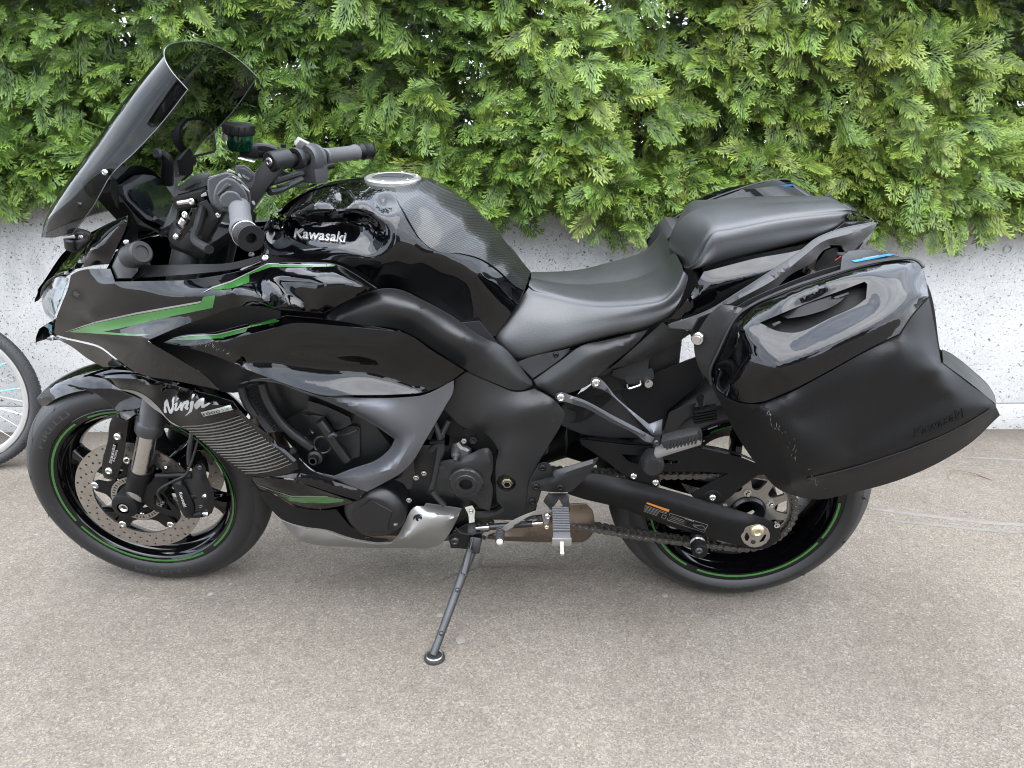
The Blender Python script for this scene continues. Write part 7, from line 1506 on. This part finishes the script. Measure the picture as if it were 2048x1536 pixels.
# silencer on the far side
sil = empty('silencer', bike)
one('can', g_tube([(.20, .15, .27), (.30, .185, .31), (.45, .205, .37), (.66, .215, .46), (.74, .218, .495)], [.028, .045, .062, .066, .058], 20), 'matte_black', sil)
one('end_cap', g_tube([(.735, .218, .493), (.76, .219, .503)], [.050, .040], 20, 2), 'bright_steel', sil)
one('link_pipe', g_tube([(.10, .03, .20), (.14, .10, .22), (.20, .15, .27)], .026, 14), 'exhaust', sil)
# ================================================================== BICYCLE behind the motorcycle's front wheel (only part of one wheel reaches into the picture)
BR = .279
_bc = WALLP(-93, 787, 2.28); BYC = np.array([_bc[0], 2.28, BR])
bic = tag(empty('bicycle', None, (BYC[0], 2.28, 0)), 'bicycle with black tyre and blue spoke sleeves cut off by the left edge', 'bicycle'); bic.rotation_euler = (R_(-3), 0, R_(4))
mat('bike_tyre', (.022, .022, .023), .7, noise=.25, nscale=60, bump=.2, bscale=300); mat('alloy', (.55, .55, .54), .35, .9, noise=.1, nscale=60); mat('sleeve_blue', (.10, .45, .72), .45); mat('sleeve_white', (.8, .8, .8), .5); mat('frame_teal', (.03, .16, .2), .3, .1, .6)
def byc_wheel(cx):
    C = np.array([cx, 0, BR]); w = empty('wheel', bic)
    pr = [(.2390 + .020 - .020*math.cos(a)*1.0, .020*math.sin(a)) for a in np.linspace(-2.7, 2.7, 1)]
    tp_ = [(.2405 + .0185*(1-math.cos(a)), .0205*math.sin(a)) for a in np.linspace(.55, 2*math.pi-.55, 21)]
    one('tyre', g_lathe(tp_, C, YAX, 84), 'bike_tyre', w)
    ty = [o for o in bpy.data.objects if o.parent == w][-1]
    mb = MB()
    for k in range(110):
        for (da, ph) in ((0, 2.55), (.5, 2.12), (0, 1.75), (.5, math.pi)):
            for sg in (1, -1):
                if ph == math.pi and sg < 0: continue
                a = 2*math.pi*(k+da)/110; r = .2405 + .0185*(1-math.cos(ph)); y = .0205*math.sin(ph)*sg; d = np.array([math.cos(a), 0, math.sin(a)]); n = d*(-math.cos(ph)) + np.array([0, math.sin(ph)*sg, 0]); t = np.array([-math.sin(a), 0, math.cos(a)])
                t2 = t*math.cos(.5*sg) + np.cross(n, t)*math.sin(.5*sg); mb.add(*g_bbox(C + d*r + np.array([0, y, 0]), (.0052, .0020, .0012), (t2, np.cross(n, t2), n), 0))
    tb = mb.build('tread_blocks', 'bike_tyre', ty, sharp=30); tb['kind'] = 'stuff'
    one('rim', g_lathe([(.240, .0115), (.2415, .0135), (.238, .0145), (.224, .012), (.219, .006), (.2185, 0), (.219, -.006), (.224, -.012), (.238, -.0145), (.2415, -.0135), (.240, -.0115)], C, YAX, 84), 'alloy', w)
    one('hub', g_lathe([(.006, .05), (.008, .036), (.022, .034), (.022, .030), (.012, .026), (.012, -.026), (.022, -.030), (.022, -.034), (.008, -.036), (.006, -.05)], C, YAX, 24), 'alloy', w)
    # spokes aimed so that the sleeved ones leave the hub where the photograph shows them
    for k in range(28):
        a = 2*math.pi*k/28 + .075; sg = 1 if k % 2 else -1; off = .55*(1 if (k//2) % 2 else -1)
        h = C + np.array([math.cos(a+off)*.021, .031*sg, math.sin(a+off)*.021]); e = C + np.array([math.cos(a)*.2185, 0, math.sin(a)*.2185])
        sp = one('spoke', g_cyl(h, e, .0009, None, 6), 'alloy', w)
        if k in (0, 2, 26, 5, 9, 12, 16, 20, 23): one('sleeve', g_cyl(h + (e-h)*.35, h + (e-h)*.93, .0026, None, 8, .0005), 'sleeve_white' if k in (26, 9, 20) else 'sleeve_blue', sp)
    return w
byc_wheel(0); byc_wheel(-.93)
FT = MB()
def ft(*a): FT.add(*g_tube([np.array(p) for p in a], .015, 10, 2))
ft((-.93, 0, BR), (-.50, 0, BR+.01)); ft((-.93, 0, BR), (-.55, 0, .62)); ft((-.5, 0, BR+.01), (-.57, 0, .70)); ft((-.5, 0, BR+.01), (-.13, 0, .62)); ft((-.56, 0, .64), (-.14, 0, .68)); ft((-.12, 0, .60), (-.15, 0, .76))
FT.build('frame', 'frame_teal', bic)
for sg in (-1, 1): one('fork_blade', g_tube([(-.12, .03*sg, .60), (-.10, .045*sg, .5), (-.03, .052*sg, .36), (0, .052*sg, BR)], [.012, .011, .009, .007], 8), 'frame_teal', bic)
one('handlebar', g_tube([(-.26, -.27, .86), (-.18, -.2, .88), (-.15, -.08, .86), (-.15, 0, .80), (-.15, .08, .86), (-.18, .2, .88), (-.26, .27, .86)], .011, 10), 'alloy', bic)
one('stem', g_cyl((-.15, 0, .72), (-.152, 0, .81), .012, None, 12), 'alloy', bic)
one('saddle', g_tube([(-.72, 0, .80), (-.66, 0, .82), (-.56, 0, .81), (-.46, 0, .80)], [.05, .075, .045, .022], 12), 'rubber', bic)
one('seat_post', g_cyl((-.57, 0, .68), (-.60, 0, .80), .012, None, 12), 'alloy', bic)
